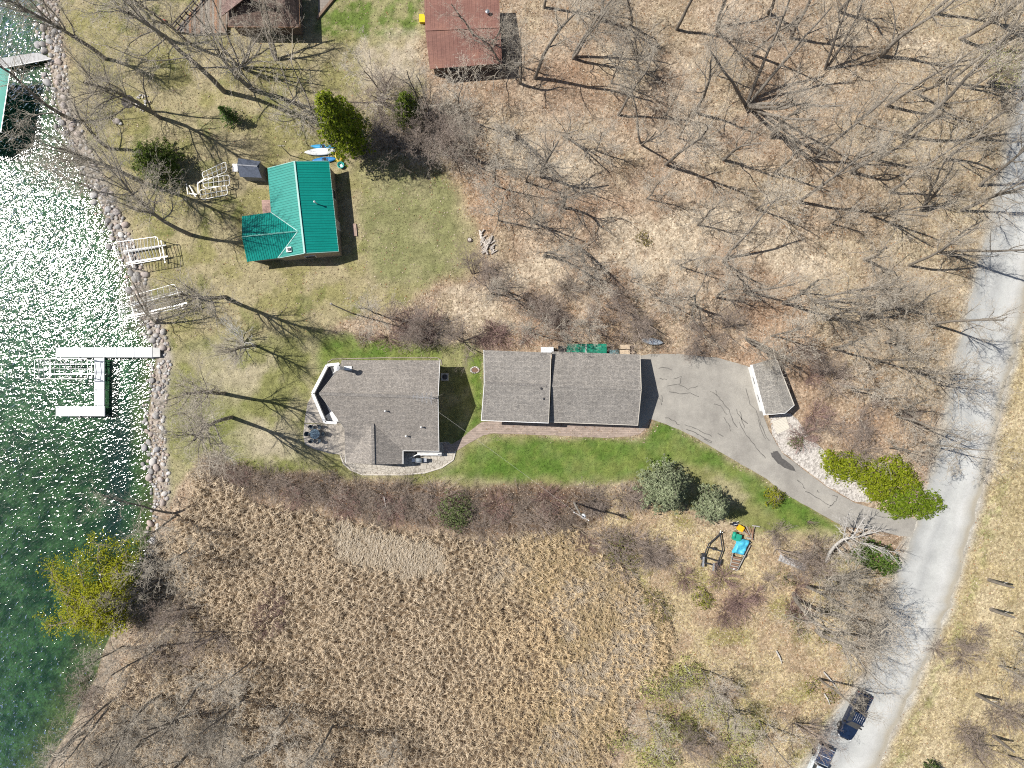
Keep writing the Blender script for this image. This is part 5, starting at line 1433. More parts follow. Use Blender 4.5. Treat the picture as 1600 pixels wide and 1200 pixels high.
# ================================================================== pickups
def pickup(name, label, px, py, head, paint, cover):
    t = thing(name, label, 'pickup truck', G(px, py), head)
    body = [(-2.95, .92), (-2.95, .62), (-2.75, .45), (2.55, .42), (2.9, .55), (2.95, .85), (2.85, 1.02), (1.35, 1.14), (1.3, 1.14), (-.9, 1.14), (-2.92, 1.12)]
    def extr(prof, y0, y1, taper=0.0):
        n = len(prof); vs = [(x, y0, z) for x, z in prof] + [(x, y1, z) for x, z in prof]
        return vs, [tuple(range(n)), tuple(range(2 * n - 1, n - 1, -1))] + [(i, n + i, n + (i + 1) % n, (i + 1) % n) for i in range(n)]
    # lower body as rounded slices across the width
    sl = MB(); xs_ = [-2.95, -2.85, -2.0, -1.0, 0, 1.0, 1.5, 2.2, 2.7, 2.9, 3.0]; hw = [.86, .94, .98, .98, .98, .98, .98, .97, .90, .78, .55]; tp_ = [1.10, 1.13, 1.14, 1.14, 1.14, 1.14, 1.14, 1.08, 1.02, .95, .86]
    vs = []
    for x, w, z in zip(xs_, hw, tp_): vs += [(x, -w, .45), (x, -w * 1.0, z - .2), (x, -w * .92, z), (x, 0, z + .03), (x, w * .92, z), (x, w, z - .2), (x, w, .45)]
    fs = [(i * 7 + j, (i + 1) * 7 + j, (i + 1) * 7 + j + 1, i * 7 + j + 1) for i in range(len(xs_) - 1) for j in range(6) if not (xs_[i] < -.9 and j in (2, 3))]
    fs += [(i * 7 + 6, (i + 1) * 7 + 6, (i + 1) * 7, i * 7) for i in range(len(xs_) - 1)] + [tuple(range(6, -1, -1)), tuple((len(xs_) - 1) * 7 + j for j in range(7))]
    bo_ = sl.add(vs, fs).build('body', paint, t, local=True)
    # bed
    for y in (-.87, .87): MB().box((-1.95, y, .98), (2.05, .1, .34)).build('bed_side', paint, t, local=True)
    MB().box((-1.95, 0, .66), (2.0, 1.7, .06)).build('bed_floor', M_BLACK, t, local=True)
    MB().box((-2.93, 0, .93), (.08, 1.72, .46)).build('tailgate', paint, t, local=True); MB().box((-.93, 0, .93), (.08, 1.72, .46)).build('bed_front', paint, t, local=True)
    if cover:
        cv = MB().box((-1.93, 0, 1.20), (1.95, 1.72, .05)).build('tonneau_cover', mat('navy_tonneau', (.035, .055, .11), .45, .1, 3), t, local=True)
        MB().box((-1.9, 0, 1.232), (.05, 1.7, .012)).build('seam', M_WHITE, cv, local=True)
    # cab
    ca = [(-.88, 1.12, .90), (-.80, 1.80, .70), (.45, 1.84, .70), (1.32, 1.12, .86)]
    vs = []
    for x, z, w in ca: vs += [(x, -w, z), (x, w, z)]
    MB().add(vs, [(0, 2, 3, 1), (2, 4, 5, 3), (4, 6, 7, 5), (0, 6, 4, 2), (1, 3, 5, 7), (0, 1, 7, 6)]).build('cab', paint, t, local=True)
    def quad(nm, pts, off): 
        n_ = (Vector(pts[1]) - Vector(pts[0])).cross(Vector(pts[2]) - Vector(pts[0])).normalized() * off
        MB().add([Vector(p) + n_ for p in pts], [tuple(range(len(pts)))]).build(nm, M_GLASS, t, local=True)
    quad('windscreen', [(1.25, -.80, 1.17), (1.25, .80, 1.17), (.50, .65, 1.80), (.50, -.65, 1.80)], .012)
    quad('rear_window', [(-.872, .78, 1.22), (-.872, -.78, 1.22), (-.81, -.64, 1.74), (-.81, .64, 1.74)], .012)
    for s in (-1, 1):
        for x0, x1 in ((-.72, .05), (.15, .85)):
            pts = [(x0, s * .875, 1.22), (x1, s * .86, 1.22), (min(x1, .42), s * .725, 1.75), (x0, s * .725, 1.75)]
            quad('side_window', pts if s < 0 else pts[::-1], .012)
        MB().box((1.0, s * 1.08, 1.22), (.16, .28, .2)).build('mirror', M_BLACK, t, local=True)
        MB().box((2.88, s * .66, .84), (.14, .32, .16)).build('headlight', mat('lamp_glass', (.8, .82, .84), .15), t, local=True)
        MB().box((-2.97, s * .86, .92), (.05, .12, .3)).build('tail_light', mat('red_lens', (.35, .01, .01), .25), t, local=True)
        for x in (1.85, -1.75):
            wh = MB().tube([(x, s * .78, .4), (x, s * 1.02, .4)], .40, 18).build('wheel', M_BLACK, t, local=True); MB().tube([(x, s * 1.0, .4), (x, s * 1.035, .4)], .23, 12).build('rim', M_STEEL, wh, local=True)
            MB().tube([(x + .5 * math.cos(q), s * .97, .4 + .5 * math.sin(q)) for q in np.linspace(.1, PI - .1, 9)], .05, 5).build('wheel_arch', M_BLACK, t, local=True)
    MB().box((-3.05, 0, .55), (.16, 1.8, .2)).build('bumper', M_DARK if not cover else M_DARK, t, local=True); MB().box((3.02, 0, .55), (.16, 1.5, .24)).build('bumper', M_STEEL, t, local=True)
    for y in (-.32, .32): MB().bar((1.5, y, 1.175), (2.6, y * 1.1, 1.075), .05, .03).build('hood_crease', paint, t, local=True)
    for y in (-.5, -.25, 0, .25, .5): MB().bar((-.6, y, 1.83), (.3, y, 1.85), .03, .02).build('roof_rib', paint, t, local=True)
    MB().box((3.0, 0, .80), (.06, 1.0, .24)).build('grille', M_BLACK, t, local=True)
    return t
def paintm(name, col, rough=.22):
    m, nt, b = nodes(name); b.inputs['Base Color'].default_value = col + (1,); b.inputs['Roughness'].default_value = rough; b.inputs['Coat Weight'].default_value = .6; b.inputs['Coat Roughness'].default_value = .06
    f = noise(nt, coords(nt), 3, 4); c = ramp(nt, f, [(.3, tuple(x * .85 for x in col)), (.7, tuple(min(1, x * 1.1) for x in col))]); nt.links.new(c, b.inputs['Base Color'])
    return m
hd = math.atan2(-68, -33)
pickup('pickup_truck', 'dark navy pickup with open bed parked on the gravel lane', 1330, 1114, hd, paintm('navy_paint', (.010, .020, .048)), False)
pickup('pickup_truck', 'white pickup with navy tonneau cover at the bottom edge of the lane', 1272, 1196, hd + .03, paintm('white_truck_paint', (.62, .68, .72)), True)
# ================================================================== vegetation
def segs_to_mesh(P0, P1, R0, R1, sides):
    """Tapered prisms (sides >= 3) or flat ribbons (sides == 2), vectorised. Quads."""
    P0 = np.asarray(P0); P1 = np.asarray(P1); R0 = np.asarray(R0)[:, None]; R1 = np.asarray(R1)[:, None]
    d = P1 - P0; d = d / (np.linalg.norm(d, axis=1, keepdims=True) + 1e-9)
    up = np.where(np.abs(d[:, 2:3]) < 0.9, np.array([[0, 0, 1.0]]), np.array([[1.0, 0, 0]]))
    a = np.cross(up, d); a /= np.linalg.norm(a, axis=1, keepdims=True) + 1e-9
    b = np.cross(d, a); n = len(P0)
    if sides == 2:
        rr = np.random.default_rng(n).uniform(-0.9, 0.9, (n, 1)); a = a * np.cos(rr) + b * np.sin(rr)
        v = np.stack([P0 - a * R0, P0 + a * R0, P1 + a * R1, P1 - a * R1], 1).reshape(-1, 3)
        return v, np.arange(4 * n).reshape(n, 4)
    ring0 = []; ring1 = []
    for k in range(sides):
        c, s = math.cos(2 * PI * k / sides), math.sin(2 * PI * k / sides)
        ring0.append(P0 + (a * c + b * s) * R0); ring1.append(P1 + (a * c + b * s) * R1)
    v = np.stack(ring0 + ring1, 1).reshape(-1, 3); o = (np.arange(n) * 2 * sides)[:, None]; f = []
    for k in range(sides):
        k2 = (k + 1) % sides
        f.append(np.concatenate([o + k, o + k2, o + sides + k2, o + sides + k], 1))
    return v, np.concatenate(f)

def norm(v):
    return v / (np.linalg.norm(v) + 1e-9)

def grow_tree(seed, P):
    rng = np.random.default_rng(seed); out = []
    def rec(p, d, L, r, lvl):
        ns = P['nseg'][lvl]; sl = L / ns; last = P['levels']
        nch = P['nch'][lvl] if lvl < last else 0
        st = P['start'][lvl]
        for i in range(ns):
            d = norm(d + rng.normal(0, P['wob'][lvl], 3) + np.array([0, 0, P['up'][lvl]]))
            q = p + d * sl
            ra = r * (1 - P['taper'] * i / ns); rb = r * (1 - P['taper'] * (i + 1) / ns)
            out.append((p, q, ra, rb, lvl)); p = q
            f = (i + 1) / ns
            if nch and f >= st:
                k = nch * (1.0 / ns) / max(1e-6, (1 - st + 1.0 / ns)); k = int(k) + (rng.random() < k - int(k))
                for _ in range(k):
                    ax = norm(np.cross(d, rng.normal(0, 1, 3))); an = rng.normal(P['ang'][lvl], 0.18)
                    nd = norm(d * math.cos(an) + ax * math.sin(an))
                    rec(p - d * sl * rng.random(), nd, L * P['ratio'][lvl] * rng.uniform(0.6, 1.15) * (1.15 - 0.5 * f), rb * P['rr'][lvl] * rng.uniform(.75, 1.1), lvl + 1)
        if lvl < last and lvl > 0:
            for _ in range(2):
                rec(p, norm(d + rng.normal(0, 0.45, 3)), L * P['ratio'][lvl] * 0.8, max(0.004, rb * 0.9), lvl + 1)
    for s in range(P.get('stems', 1)):
        a = rng.uniform(0, 2 * PI); t = P.get('splay', 0.0) * rng.uniform(.5, 1.2)
        d0 = norm(np.array([math.cos(a) * t, math.sin(a) * t, 1.0]) + np.array(P.get('lean', (0, 0, 0))))
        rec(np.array([math.cos(a) * .15 * (P.get('stems', 1) > 1), math.sin(a) * .15 * (P.get('stems', 1) > 1), -0.1]), d0, P['h'] * rng.uniform(.85, 1.1), P['r'], 0)
    return out

def tree_parts(name, segs, m_bark, m_twig, trunk_lv=1, min_r=0.0062):
    """Two meshes: trunk with main limbs, and the crown of twigs."""
    res = []
    for part, sel in (('trunk', lambda l: l <= trunk_lv), ('crown', lambda l: l > trunk_lv)):
        V = []; F = []; o = 0
        for sides, test in ((6, lambda l: l <= 0), (4, lambda l: l == 1), (3, lambda l: l in (2, 3)), (2, lambda l: l >= 4)):
            S_ = [s for s in segs if sel(s[4]) and test(s[4])]
            if not S_: continue
            v, f = segs_to_mesh([s[0] for s in S_], [s[1] for s in S_], [max(min_r, s[2]) for s in S_], [max(min_r * .8, s[3]) for s in S_], sides)
            V.append(v); F.append(f + o); o += len(v)
        if V:
            res.append((part, np.concatenate(V), np.concatenate(F), m_bark if part == 'trunk' else m_twig))
    return res

def proto(parts):
    """Meshes only, reused by every copy."""
    out = []
    for part, v, f, m_ in parts:
        ob = np_mesh(part, v, f, m_); me = ob.data; bpy.data.objects.remove(ob); out.append((part, me))
    return out

def plant(name, pr, px, py, s, rz, label, cat, group=None, tilt=(0, 0), sz=None, z=None):
    p = G(px, py); p.z = gz(px, py) if z is None else z
    t = thing(name, label, cat, p, rz, group)
    t.rotation_euler = (Matrix.Rotation(tilt[0], 3, 'X') @ Matrix.Rotation(tilt[1], 3, 'Y') @ Matrix.Rotation(rz, 3, 'Z')).to_euler(); t.scale = (s, s, sz or s)
    for part, me in pr:
        o = bpy.data.objects.new(part, me); COL.objects.link(o); o.parent = t
    return t

def bark(name, a, b_, rand=.18):
    m, nt, b = nodes(name)
    oi = nt.nodes.new('ShaderNodeObjectInfo'); f = noise(nt, coords(nt, (1, 1, .35)), 5, 5, .7)
    c = ramp(nt, f, [(.3, a), (.7, b_)])
    mr = N(nt, 'ShaderNodeMapRange'); mr.inputs[3].default_value = 1 - rand; mr.inputs[4].default_value = 1 + rand
    nt.links.new(oi.outputs['Random'], mr.inputs[0]); c = mix(nt, 1.0, c, mr.outputs[0], 'MULTIPLY')
    nt.links.new(c, b.inputs['Base Color']); b.inputs['Roughness'].default_value = .9; b.inputs['Specular IOR Level'].default_value = .15
    return m
M_BARK = bark('grey_bark', (.15, .132, .11), (.295, .265, .228))
M_TWIG = bark('grey_twigs', (.37, .325, .26), (.55, .50, .42))
M_TWIGB = bark('brown_twigs', (.22, .175, .145), (.38, .32, .275))
M_TWIGR = bark('reddish_twigs', (.19, .12, .105), (.34, .245, .22))
M_BIRCH = bark('white_birch_bark', (.50, .49, .47), (.68, .67, .65), .05)
M_DEAD = bark('bleached_bark', (.38, .36, .33), (.60, .575, .54), .08)

BASE = dict(levels=4, nseg=[6, 6, 5, 3, 2], nch=[7, 8, 7, 4.5, 0], start=[.45, .25, .2, .2, 0], wob=[.07, .17, .20, .22, .28], up=[.05, .04, .03, .02, .02],
            ang=[.85, .85, .8, .75, .7], ratio=[.50, .48, .48, .55, .5], rr=[.56, .56, .56, .5, .5], taper=.62, h=11.0, r=.26)
def PR(**k):
    d = dict(BASE); d.update(k); return d
PROTO = {}
for i in range(4): PROTO['broad%d' % i] = proto(tree_parts('t', grow_tree(11 + i, PR(h=11.0, r=.27, nch=[8, 7, 5, 2.4, 0], ratio=[.66, .56, .54, .52, .5], wob=[.10, .20, .24, .25, .3], start=[.22, .15, .15, .15, 0], ang=[.80, .80, .8, .75, .7], up=[.05, .07, .04, .03, .02])), M_BARK, M_TWIG))
for i in range(4): PROTO['tall%d' % i] = proto(tree_parts('t', grow_tree(31 + i, PR(h=14.5, r=.23, nch=[12, 6.5, 4.6, 2.4, 0], ratio=[.40, .56, .54, .52, .5], start=[.34, .18, .15, .15, 0], ang=[.62, .65, .7, .75, .7], up=[.04, .06, .04, .03, .02])), M_BARK, M_TWIG))
for i in range(3): PROTO['fork%d' % i] = proto(tree_parts('t', grow_tree(51 + i, PR(h=12.0, r=.2, stems=2, splay=.32, nch=[8, 6.5, 4.5, 2.6, 0], ratio=[.44, .56, .54, .52, .5], start=[.3, .18, .15, .15, 0], ang=[.65, .7, .75, .75, .7])), M_BARK, M_TWIG))
PROTO['many0'] = proto(tree_parts('t', grow_tree(61, PR(h=11.5, r=.18, stems=7, splay=.55, nch=[6, 4.5, 3.6, 2.2, 0], ratio=[.42, .52, .55, .55, .5], start=[.35, .2, .15, .15, 0])), M_BARK, M_TWIG))
for i in range(2): PROTO['young%d' % i] = proto(tree_parts('t', grow_tree(71 + i, PR(h=7.5, r=.085, nch=[12, 6, 4, 2.2, 0], start=[.25, .15, .15, .15, 0], ratio=[.40, .56, .55, .55, .5], wob=[.06, .15, .2, .2, .25])), M_BARK, M_TWIG, min_r=.008))
for i in range(2): PROTO['brown%d' % i] = proto(tree_parts('t', grow_tree(81 + i, PR(h=5.5, r=.07, stems=5, splay=.7, nch=[7, 5, 4, 2.4, 0], start=[.2, .15, .15, .15, 0], ratio=[.46, .56, .55, .55, .5])), M_TWIGB, M_TWIGB))
for i in range(3): PROTO['vase%d' % i] = proto(tree_parts('t', grow_tree(131 + i, PR(h=15.5, r=.27, nch=[17, 8, 6, 3, 0], ratio=[.46, .52, .52, .5, .5], start=[.48, .15, .15, .15, 0], ang=[.55, .52, .6, .7, .7], up=[.03, .07, .05, .03, .02], wob=[.05, .10, .15, .2, .25])), M_BARK, M_TWIG))
DESC = {'vase': 'tall fan-crowned bare tree', 'broad': 'broad crooked bare tree', 'tall': 'tall slender bare tree', 'fork': 'forked bare tree', 'many': 'many-stemmed bare tree', 'young': 'thin young bare tree', 'brown': 'low brown-twigged bare tree'}

# base position (photo pixels), kind, scale; region key for the label
TREES = [
    # north-east wood
    ('rust', 836, 122, 'tall0', 1.05), ('rust', 893, 90, 'fork0', 1.0), ('rust', 845, 276, 'broad0', .9), ('rust', 822, 284, 'young0', 1.3), ('rust', 966, 180, 'tall1', .8),
    ('rust', 812, 130, 'broad1', .75), ('rust', 850, 12, 'tall2', .9), ('rust', 905, 20, 'young1', 1.2), ('rust', 985, 40, 'broad2', .7),
    ('top', 1057, 46, 'tall1', .95), ('top', 1085, 175, 'tall0', 1.0), ('top', 1168, 163, 'many0', 1.25), ('top', 1040, 257, 'tall2', .95), ('top', 1120, 45, 'fork1', .9),
    ('top', 1378, 88, 'broad2', 1.0), ('top', 1412, 213, 'tall0', 1.3), ('top', 1310, 18, 'broad0', .95), ('top', 1235, 60, 'tall2', 1.0), ('top', 1290, 110, 'fork0', 1.0),
    ('top', 1205, 215, 'broad1', .95), ('top', 1120, 118, 'young0', 1.4), ('top', 1500, 60, 'broad1', 1.0), ('top', 1455, 20, 'tall1', 1.0), ('top', 1545, 130, 'fork1', 1.0), ('top', 1335, 190, 'young1', 1.4),
    ('top', 1270, 250, 'tall1', .9), ('top', 1480, 130, 'tall2', .95), ('top', 1200, 20, 'broad2', .9),
    ('mid', 1247, 316, 'tall2', 1.0), ('mid', 1224, 474, 'tall1', 1.05), ('mid', 1272, 470, 'fork0', .9), ('mid', 1180, 327, 'young0', 1.4), ('mid', 1090, 352, 'young1', 1.4), ('mid', 1131, 408, 'fork1', .9),
    ('mid', 1062, 415, 'young0', 1.2), ('mid', 1078, 475, 'broad2', .8), ('mid', 1002, 225, 'fork1', .8), ('mid', 930, 235, 'young1', 1.2), ('mid', 880, 325, 'broad1', .8), ('mid', 850, 400, 'broad2', .75),
    ('mid', 905, 385, 'fork0', .8), ('mid', 1010, 310, 'young1', 1.2), ('mid', 985, 440, 'young0', 1.1), ('mid', 1130, 250, 'broad0', .75), ('mid', 1165, 455, 'fork1', .8), ('mid', 1040, 180, 'young0', 1.2),
    ('mid', 800, 205, 'fork0', .8), ('mid', 780, 345, 'young1', 1.3), ('mid', 955, 130, 'young0', 1.3),
    ('lane', 1330, 270, 'broad0', .9), ('lane', 1390, 300, 'tall1', .95), ('lane', 1440, 330, 'fork0', 1.0), ('lane', 1480, 250, 'broad1', .95), ('lane', 1530, 290, 'tall2', .95), ('lane', 1300, 350, 'young1', 1.3),
    ('lane', 1350, 405, 'broad2', .85), ('lane', 1420, 415, 'tall0', .9), ('lane', 1470, 395, 'fork1', .95), ('lane', 1400, 480, 'broad1', .8), ('lane', 1455, 505, 'tall2', .85), ('lane', 1345, 500, 'fork0', .85),
    ('lane', 1300, 545, 'tall1', .85), ('lane', 1370, 565, 'young0', 1.4), ('lane', 1425, 580, 'broad0', .75), ('lane', 1280, 590, 'brown0', .85), ('lane', 1330, 610, 'young1', 1.4), ('lane', 1400, 650, 'fork1', .8),
    ('lane', 1345, 655, 'brown1', .85), ('lane', 1440, 690, 'young0', 1.5), ('lane', 1390, 700, 'young1', 1.2), ('lane', 1460, 600, 'young1', 1.4), ('lane', 1325, 455, 'tall1', .8),
    ('lane', 1240, 540, 'brown1', .85), ('lane', 1205, 525, 'young0', 1.5), ('lane', 1165, 528, 'fork0', .75), ('lane', 1130, 515, 'brown0', .8),
    ('lane', 1370, 250, 'tall3', .9), ('lane', 1500, 330, 'fork2', .9), ('lane', 1510, 215, 'tall1', .95), ('lane', 1360, 335, 'fork2', .85), ('lane', 1385, 535, 'fork2', .8), ('lane', 1290, 500, 'broad3', .7),
    ('top', 1430, 145, 'broad3', .9), ('top', 1550, 30, 'broad3', 1.0), ('top', 1175, 85, 'tall3', .9), ('top', 1000, 110, 'fork2', .8), ('top', 940, 30, 'tall3', .9), ('top', 1385, 165, 'tall3', 1.0),
    ('mid', 880, 210, 'fork2', .8), ('mid', 1120, 465, 'broad3', .7), ('mid', 915, 440, 'young1', 1.2), ('mid', 1210, 270, 'tall3', .85), ('mid', 830, 345, 'fork2', .75), ('mid', 1058, 215, 'young1', 1.2),
    # lake side
    ('lake', 165, 92, 'vase2', .95), ('lake', 250, 184, 'vase1', 1.0), ('lake', 110, 185, 'broad2', .95), ('lake', 150, -18, 'broad1', 1.25), ('lake', 228, 288, 'vase0', 1.0), ('lake', 298, 367, 'vase1', 1.05), ('lake', 170, 232, 'broad2', .85),
    ('lake', 352, 464, 'vase2', 1.1), ('lake', 350, 615, 'vase0', .95), ('lake', 362, 652, 'vase1', 1.0), ('lake', 400, 540, 'vase2', .62), ('lake', 150, 300, 'young1', 1.3), ('lake', 240, 505, 'fork0', .8),
    ('deck', 350, 143, 'tall0', 1.45), ('deck', 395, 140, 'broad1', 1.2), ('deck', 522, 228, 'broad0', 1.25), ('deck', 300, 70, 'tall2', .9), ('deck', 375, 105, 'many0', .8), ('deck', 430, 95, 'fork0', .8), ('deck', 260, 60, 'broad2', 1.0), ('deck', 235, 175, 'fork1', .8),
    ('yard', 605, 165, 'young0', 1.5), ('yard', 590, 155, 'brown1', 1.5), ('yard', 670, 185, 'fork0', .7), ('yard', 690, 215, 'brown0', 1.3), ('yard', 720, 190, 'young1', 1.4), ('yard', 735, 245, 'broad1', .75), ('yard', 775, 290, 'young0', 1.3),
    ('yard', 755, 80, 'fork1', .75), ('yard', 790, 110, 'broad2', .7), ('yard', 640, 225, 'brown1', 1.2), ('yard', 585, 215, 'brown0', 1.3), ('yard', 705, 245, 'brown1', 1.2),
    ('garage', 590, 490, 'young1', 1.2), ('garage', 640, 505, 'brown0', 1.0), ('garage', 765, 455, 'brown1', 1.0), ('garage', 800, 460, 'fork0', .6), ('garage', 740, 430, 'brown0', .9), ('garage', 670, 520, 'brown1', 1.0),
    ('garage', 725, 535, 'brown0', 1.0), ('garage', 850, 470, 'brown1', .95), ('garage', 830, 520, 'young0', 1.1), ('garage', 905, 505, 'brown0', .9), ('garage', 990, 490, 'brown1', 1.0), ('garage', 945, 480, 'brown0', .9), ('garage', 1030, 470, 'young1', 1.2),
    ('garage', 880, 530, 'young1', .9), ('garage', 920, 520, 'young0', .9), ('garage', 1090, 535, 'brown1', .8),
    # south of the reeds
    ('reed', 275, 803, 'fork1', .85), ('reed', 300, 855, 'young0', 1.3), ('reed', 316, 1064, 'tall1', .9), ('reed', 135, 1142, 'broad1', .95), ('reed', 178, 1092, 'fork0', .8), ('reed', 460, 1098, 'young1', 1.4), ('reed', 522, 1130, 'tall2', .8),
    ('reed', 395, 1030, 'young0', 1.2), ('reed', 250, 955, 'brown1', 1.2), ('reed', 255, 1010, 'fork1', .7), ('reed', 360, 1130, 'broad2', .7), ('reed', 235, 1150, 'tall0', .75), ('reed', 620, 1165, 'young1', 1.0), ('reed', 430, 1165, 'fork0', .75),
    ('reed', 300, 1170, 'broad0', .85), ('reed', 170, 1178, 'tall3', .8), ('reed', 255, 1085, 'broad3', .8), ('reed', 300, 1115, 'fork2', .85), ('reed', 385, 1088, 'tall1', .75), ('reed', 345, 1195, 'broad1', .8), ('reed', 210, 1115, 'fork2', .8), ('reed', 255, 905, 'fork0', .65), ('reed', 490, 1185, 'broad3', .65), ('reed', 190, 1010, 'young1', 1.2), ('reed', 345, 985, 'brown0', 1.1),
    ('sw', 1240, 928, 'broad1', 1.05), ('sw', 1258, 915, 'tall3', .95), ('sw', 1290, 905, 'fork2', 1.0), ('sw', 1275, 985, 'broad2', .95), ('sw', 1345, 935, 'young0', 1.3), ('sw', 1305, 1000, 'broad1', .75), ('sw', 1300, 955, 'young0', 1.4), ('sw', 1280, 1060, 'tall1', .7),
    ('sw', 1215, 860, 'brown0', .9), ('sw', 1290, 860, 'young1', 1.0), ('sw', 1095, 1045, 'young0', 1.1), ('sw', 1140, 1110, 'fork0', .65), ('sw', 1010, 1110, 'young1', 1.2), ('sw', 1185, 1125, 'young0', 1.2), ('sw', 1065, 1165, 'brown1', 1.0), ('sw', 1240, 1130, 'brown0', 1.0),
    ('verge', 1560, 1040, 'young1', 1.1), ('verge', 1590, 1120, 'fork1', .7), ('verge', 1520, 1160, 'brown0', 1.1), ('verge', 1575, 1180, 'young0', 1.2), ('verge', 1500, 1010, 'brown1', .6), ('verge', 1585, 985, 'young0', 1.0),
]
LM = {'rust': ((725, 60), 'out from the rust roofed house'), 'top': ((1085, 0), 'eastwards along the northern edge of the wood'),
      'mid': ((930, 600), 'out from the garage in the northern wood'), 'lane': ((1600, 900), 'from the drive mouth in the lane-side wood'),
      'lake': ((165, 600), 'out from the white dock along the lake bank'), 'deck': ((340, 30), 'out from the brown timber deck'),
      'yard': ((510, 180), 'out from the tall cedar in the thicket'), 'garage': ((690, 560), 'out from the main house in the brush'),
      'reed': ((240, 780), 'southwards along the lake side of the reeds'), 'sw': ((1290, 870), 'out from the white dead tree'), 'verge': ((1530, 900), 'southwards on the grass verge')}
byreg = {}
for i, t in enumerate(TREES): byreg.setdefault(t[0], []).append(i)
LAB = {}
for k, ids in byreg.items():
    (lx, ly), ph = LM[k]
    ids.sort(key=lambda i: math.hypot(TREES[i][1] - lx, TREES[i][2] - ly))
    for n_, i in enumerate(ids): LAB[i] = '%s %s, %s' % (ORD[n_], DESC[TREES[i][3][:-1]], ph) if False else '%s, %s %s' % (DESC[TREES[i][3][:-1]], ORD[n_], ph)
rng = np.random.default_rng(21)
for i, (reg, x, y, kd, s) in enumerate(TREES):
    plant('bare_tree' if kd[:-1] != 'brown' else 'bare_shrub_tree', PROTO[kd], x, y, s * rng.uniform(.94, 1.06), rng.uniform(0, 6.28), LAB[i], 'tree', 'bare trees, ' + reg + ' stand', (rng.normal(0, .05), rng.normal(0, .05) - (.05 if reg == 'lake' else 0)))

# white birch clump and the bleached leaning tree at the drive mouth
pb = proto(tree_parts('t', grow_tree(91, PR(h=4.2, r=.06, stems=9, splay=.8, levels=3, nch=[5, 4, 4, 0, 0], start=[.3, .2, .2, .2, 0], ratio=[.42, .5, .5, .55, .5], wob=[.08, .16, .2, .22, .2])), M_BIRCH, M_BIRCH))
plant('birch_clump', pb, 380, 537, 1.0, .3, 'white twiggy birch clump like a starburst on the lawn west of the main house', 'tree')
def path_tree(name, label, path, limbs, m_, r0, seed):
    """Tree grown along a bent trunk through given points, limbs with twigs."""
    rng = np.random.default_rng(seed); segs = []
    pts = [np.array(G(*p)) for p in path]
    for i in range(len(pts) - 1): segs.append((pts[i], pts[i + 1], r0 * (1 - .5 * i / len(pts)), r0 * (1 - .5 * (i + 1) / len(pts)), 0))
    def branch(p, q, r, lvl):
        n = 5; d = (q - p) / n; a = p
        for i in range(n):
            b_ = a + d + rng.normal(0, .12 * np.linalg.norm(d), 3); rr = r * (1 - .7 * i / n); segs.append((a, b_, rr, r * (1 - .7 * (i + 1) / n), lvl)); a = b_
            if lvl < 4:
                for _ in range(3 if lvl < 3 else 2):
                    e = norm(norm(d) + rng.normal(0, .62, 3)) * np.linalg.norm(q - p) * rng.uniform(.22, .42); branch(a, a + e, rr * .55, lvl + 1)
    for (i, q) in limbs: branch(pts[i], np.array(G(*q)), r0 * .5, 2)
    base = pts[0].copy(); segs = [(a - base, b_ - base, c, d, l) for a, b_, c, d, l in segs]
    t = thing(name, label, 'tree', tuple(base))
    for part, me in proto(tree_parts('t', segs, m_, m_)):
        o = bpy.data.objects.new(part, me); COL.objects.link(o); o.parent = t
    return t
path_tree('dead_tree', 'bleached white leaning dead tree at the mouth of the driveway', [(1291, 878, 0), (1296, 864, 1.6), (1305, 852, 3.0), (1318, 842, 4.0), (1330, 840, 4.6)],
          [(3, (1322, 803, 6.5)), (4, (1352, 806, 5.5)), (4, (1376, 832, 5.5)), (4, (1400, 862, 5.0)), (3, (1345, 868, 4.2)), (2, (1322, 872, 3.4))], M_DEAD, .24, 4)
for k, (x, y, h, a) in enumerate(((1545, 906, 3.8, .2), (1548, 952, 3.6, .4), (1526, 1085, 4.0, .1), (1552, 1150, 4.0, 2.4))):
    t = thing('dead_snag', 'broken dead trunk on the verge, %s from the top of the verge' % ORD[k], 'snag', G(x, y), a, 'broken dead trunks on the verge')
    MB().tube([(0, 0, -.1), (.1, .05, h * .5), (.35, .1, h)], [.24, .19, .12], 8).build('trunk', M_BARK, t, local=True)
    MB().tube([(.12, .06, h * .55), (.5, .5, h * .75)], [.05, .02], 5).build('stub', M_DEAD, t, local=True)
rng = np.random.default_rng(8)
for k, (x0, y0, x1, y1) in enumerate(((1287, 1050, 1309, 1078), (1288, 1084, 1297, 1102), (1070, 1040, 1085, 1065), (1100, 1140, 1120, 1155), (845, 1160, 836, 1195), (600, 776, 604, 800), (1213, 1017, 1222, 1038))):
    t = thing('fallen_branch', 'pale fallen branch lying %s' % ('on the lane edge above the navy pickup', 'on the grass beside the navy pickup', 'in the green thicket south of the reeds', 'in the scrub near the lower lane', 'at the bottom edge of the reeds', 'across the hedge below the main house', 'like a broken stump in the lane-side scrub')[k], 'branch', G(x0, y0))
    a, c = G(x0, y0, .25), G(x1, y1, .35); MB().tube([a, (a + c) / 2 + Vector((.05, .05, .1)), c], [.10, .08, .03], 6).build('stem', M_DEAD, t)
    for _ in range(3):
        q = a.lerp(c, rng.uniform(.3, .9)); MB().tube([q, q + Vector((rng.normal(0, .5), rng.normal(0, .5), .3))], [.03, .01], 4).build('twig', M_DEAD, t)

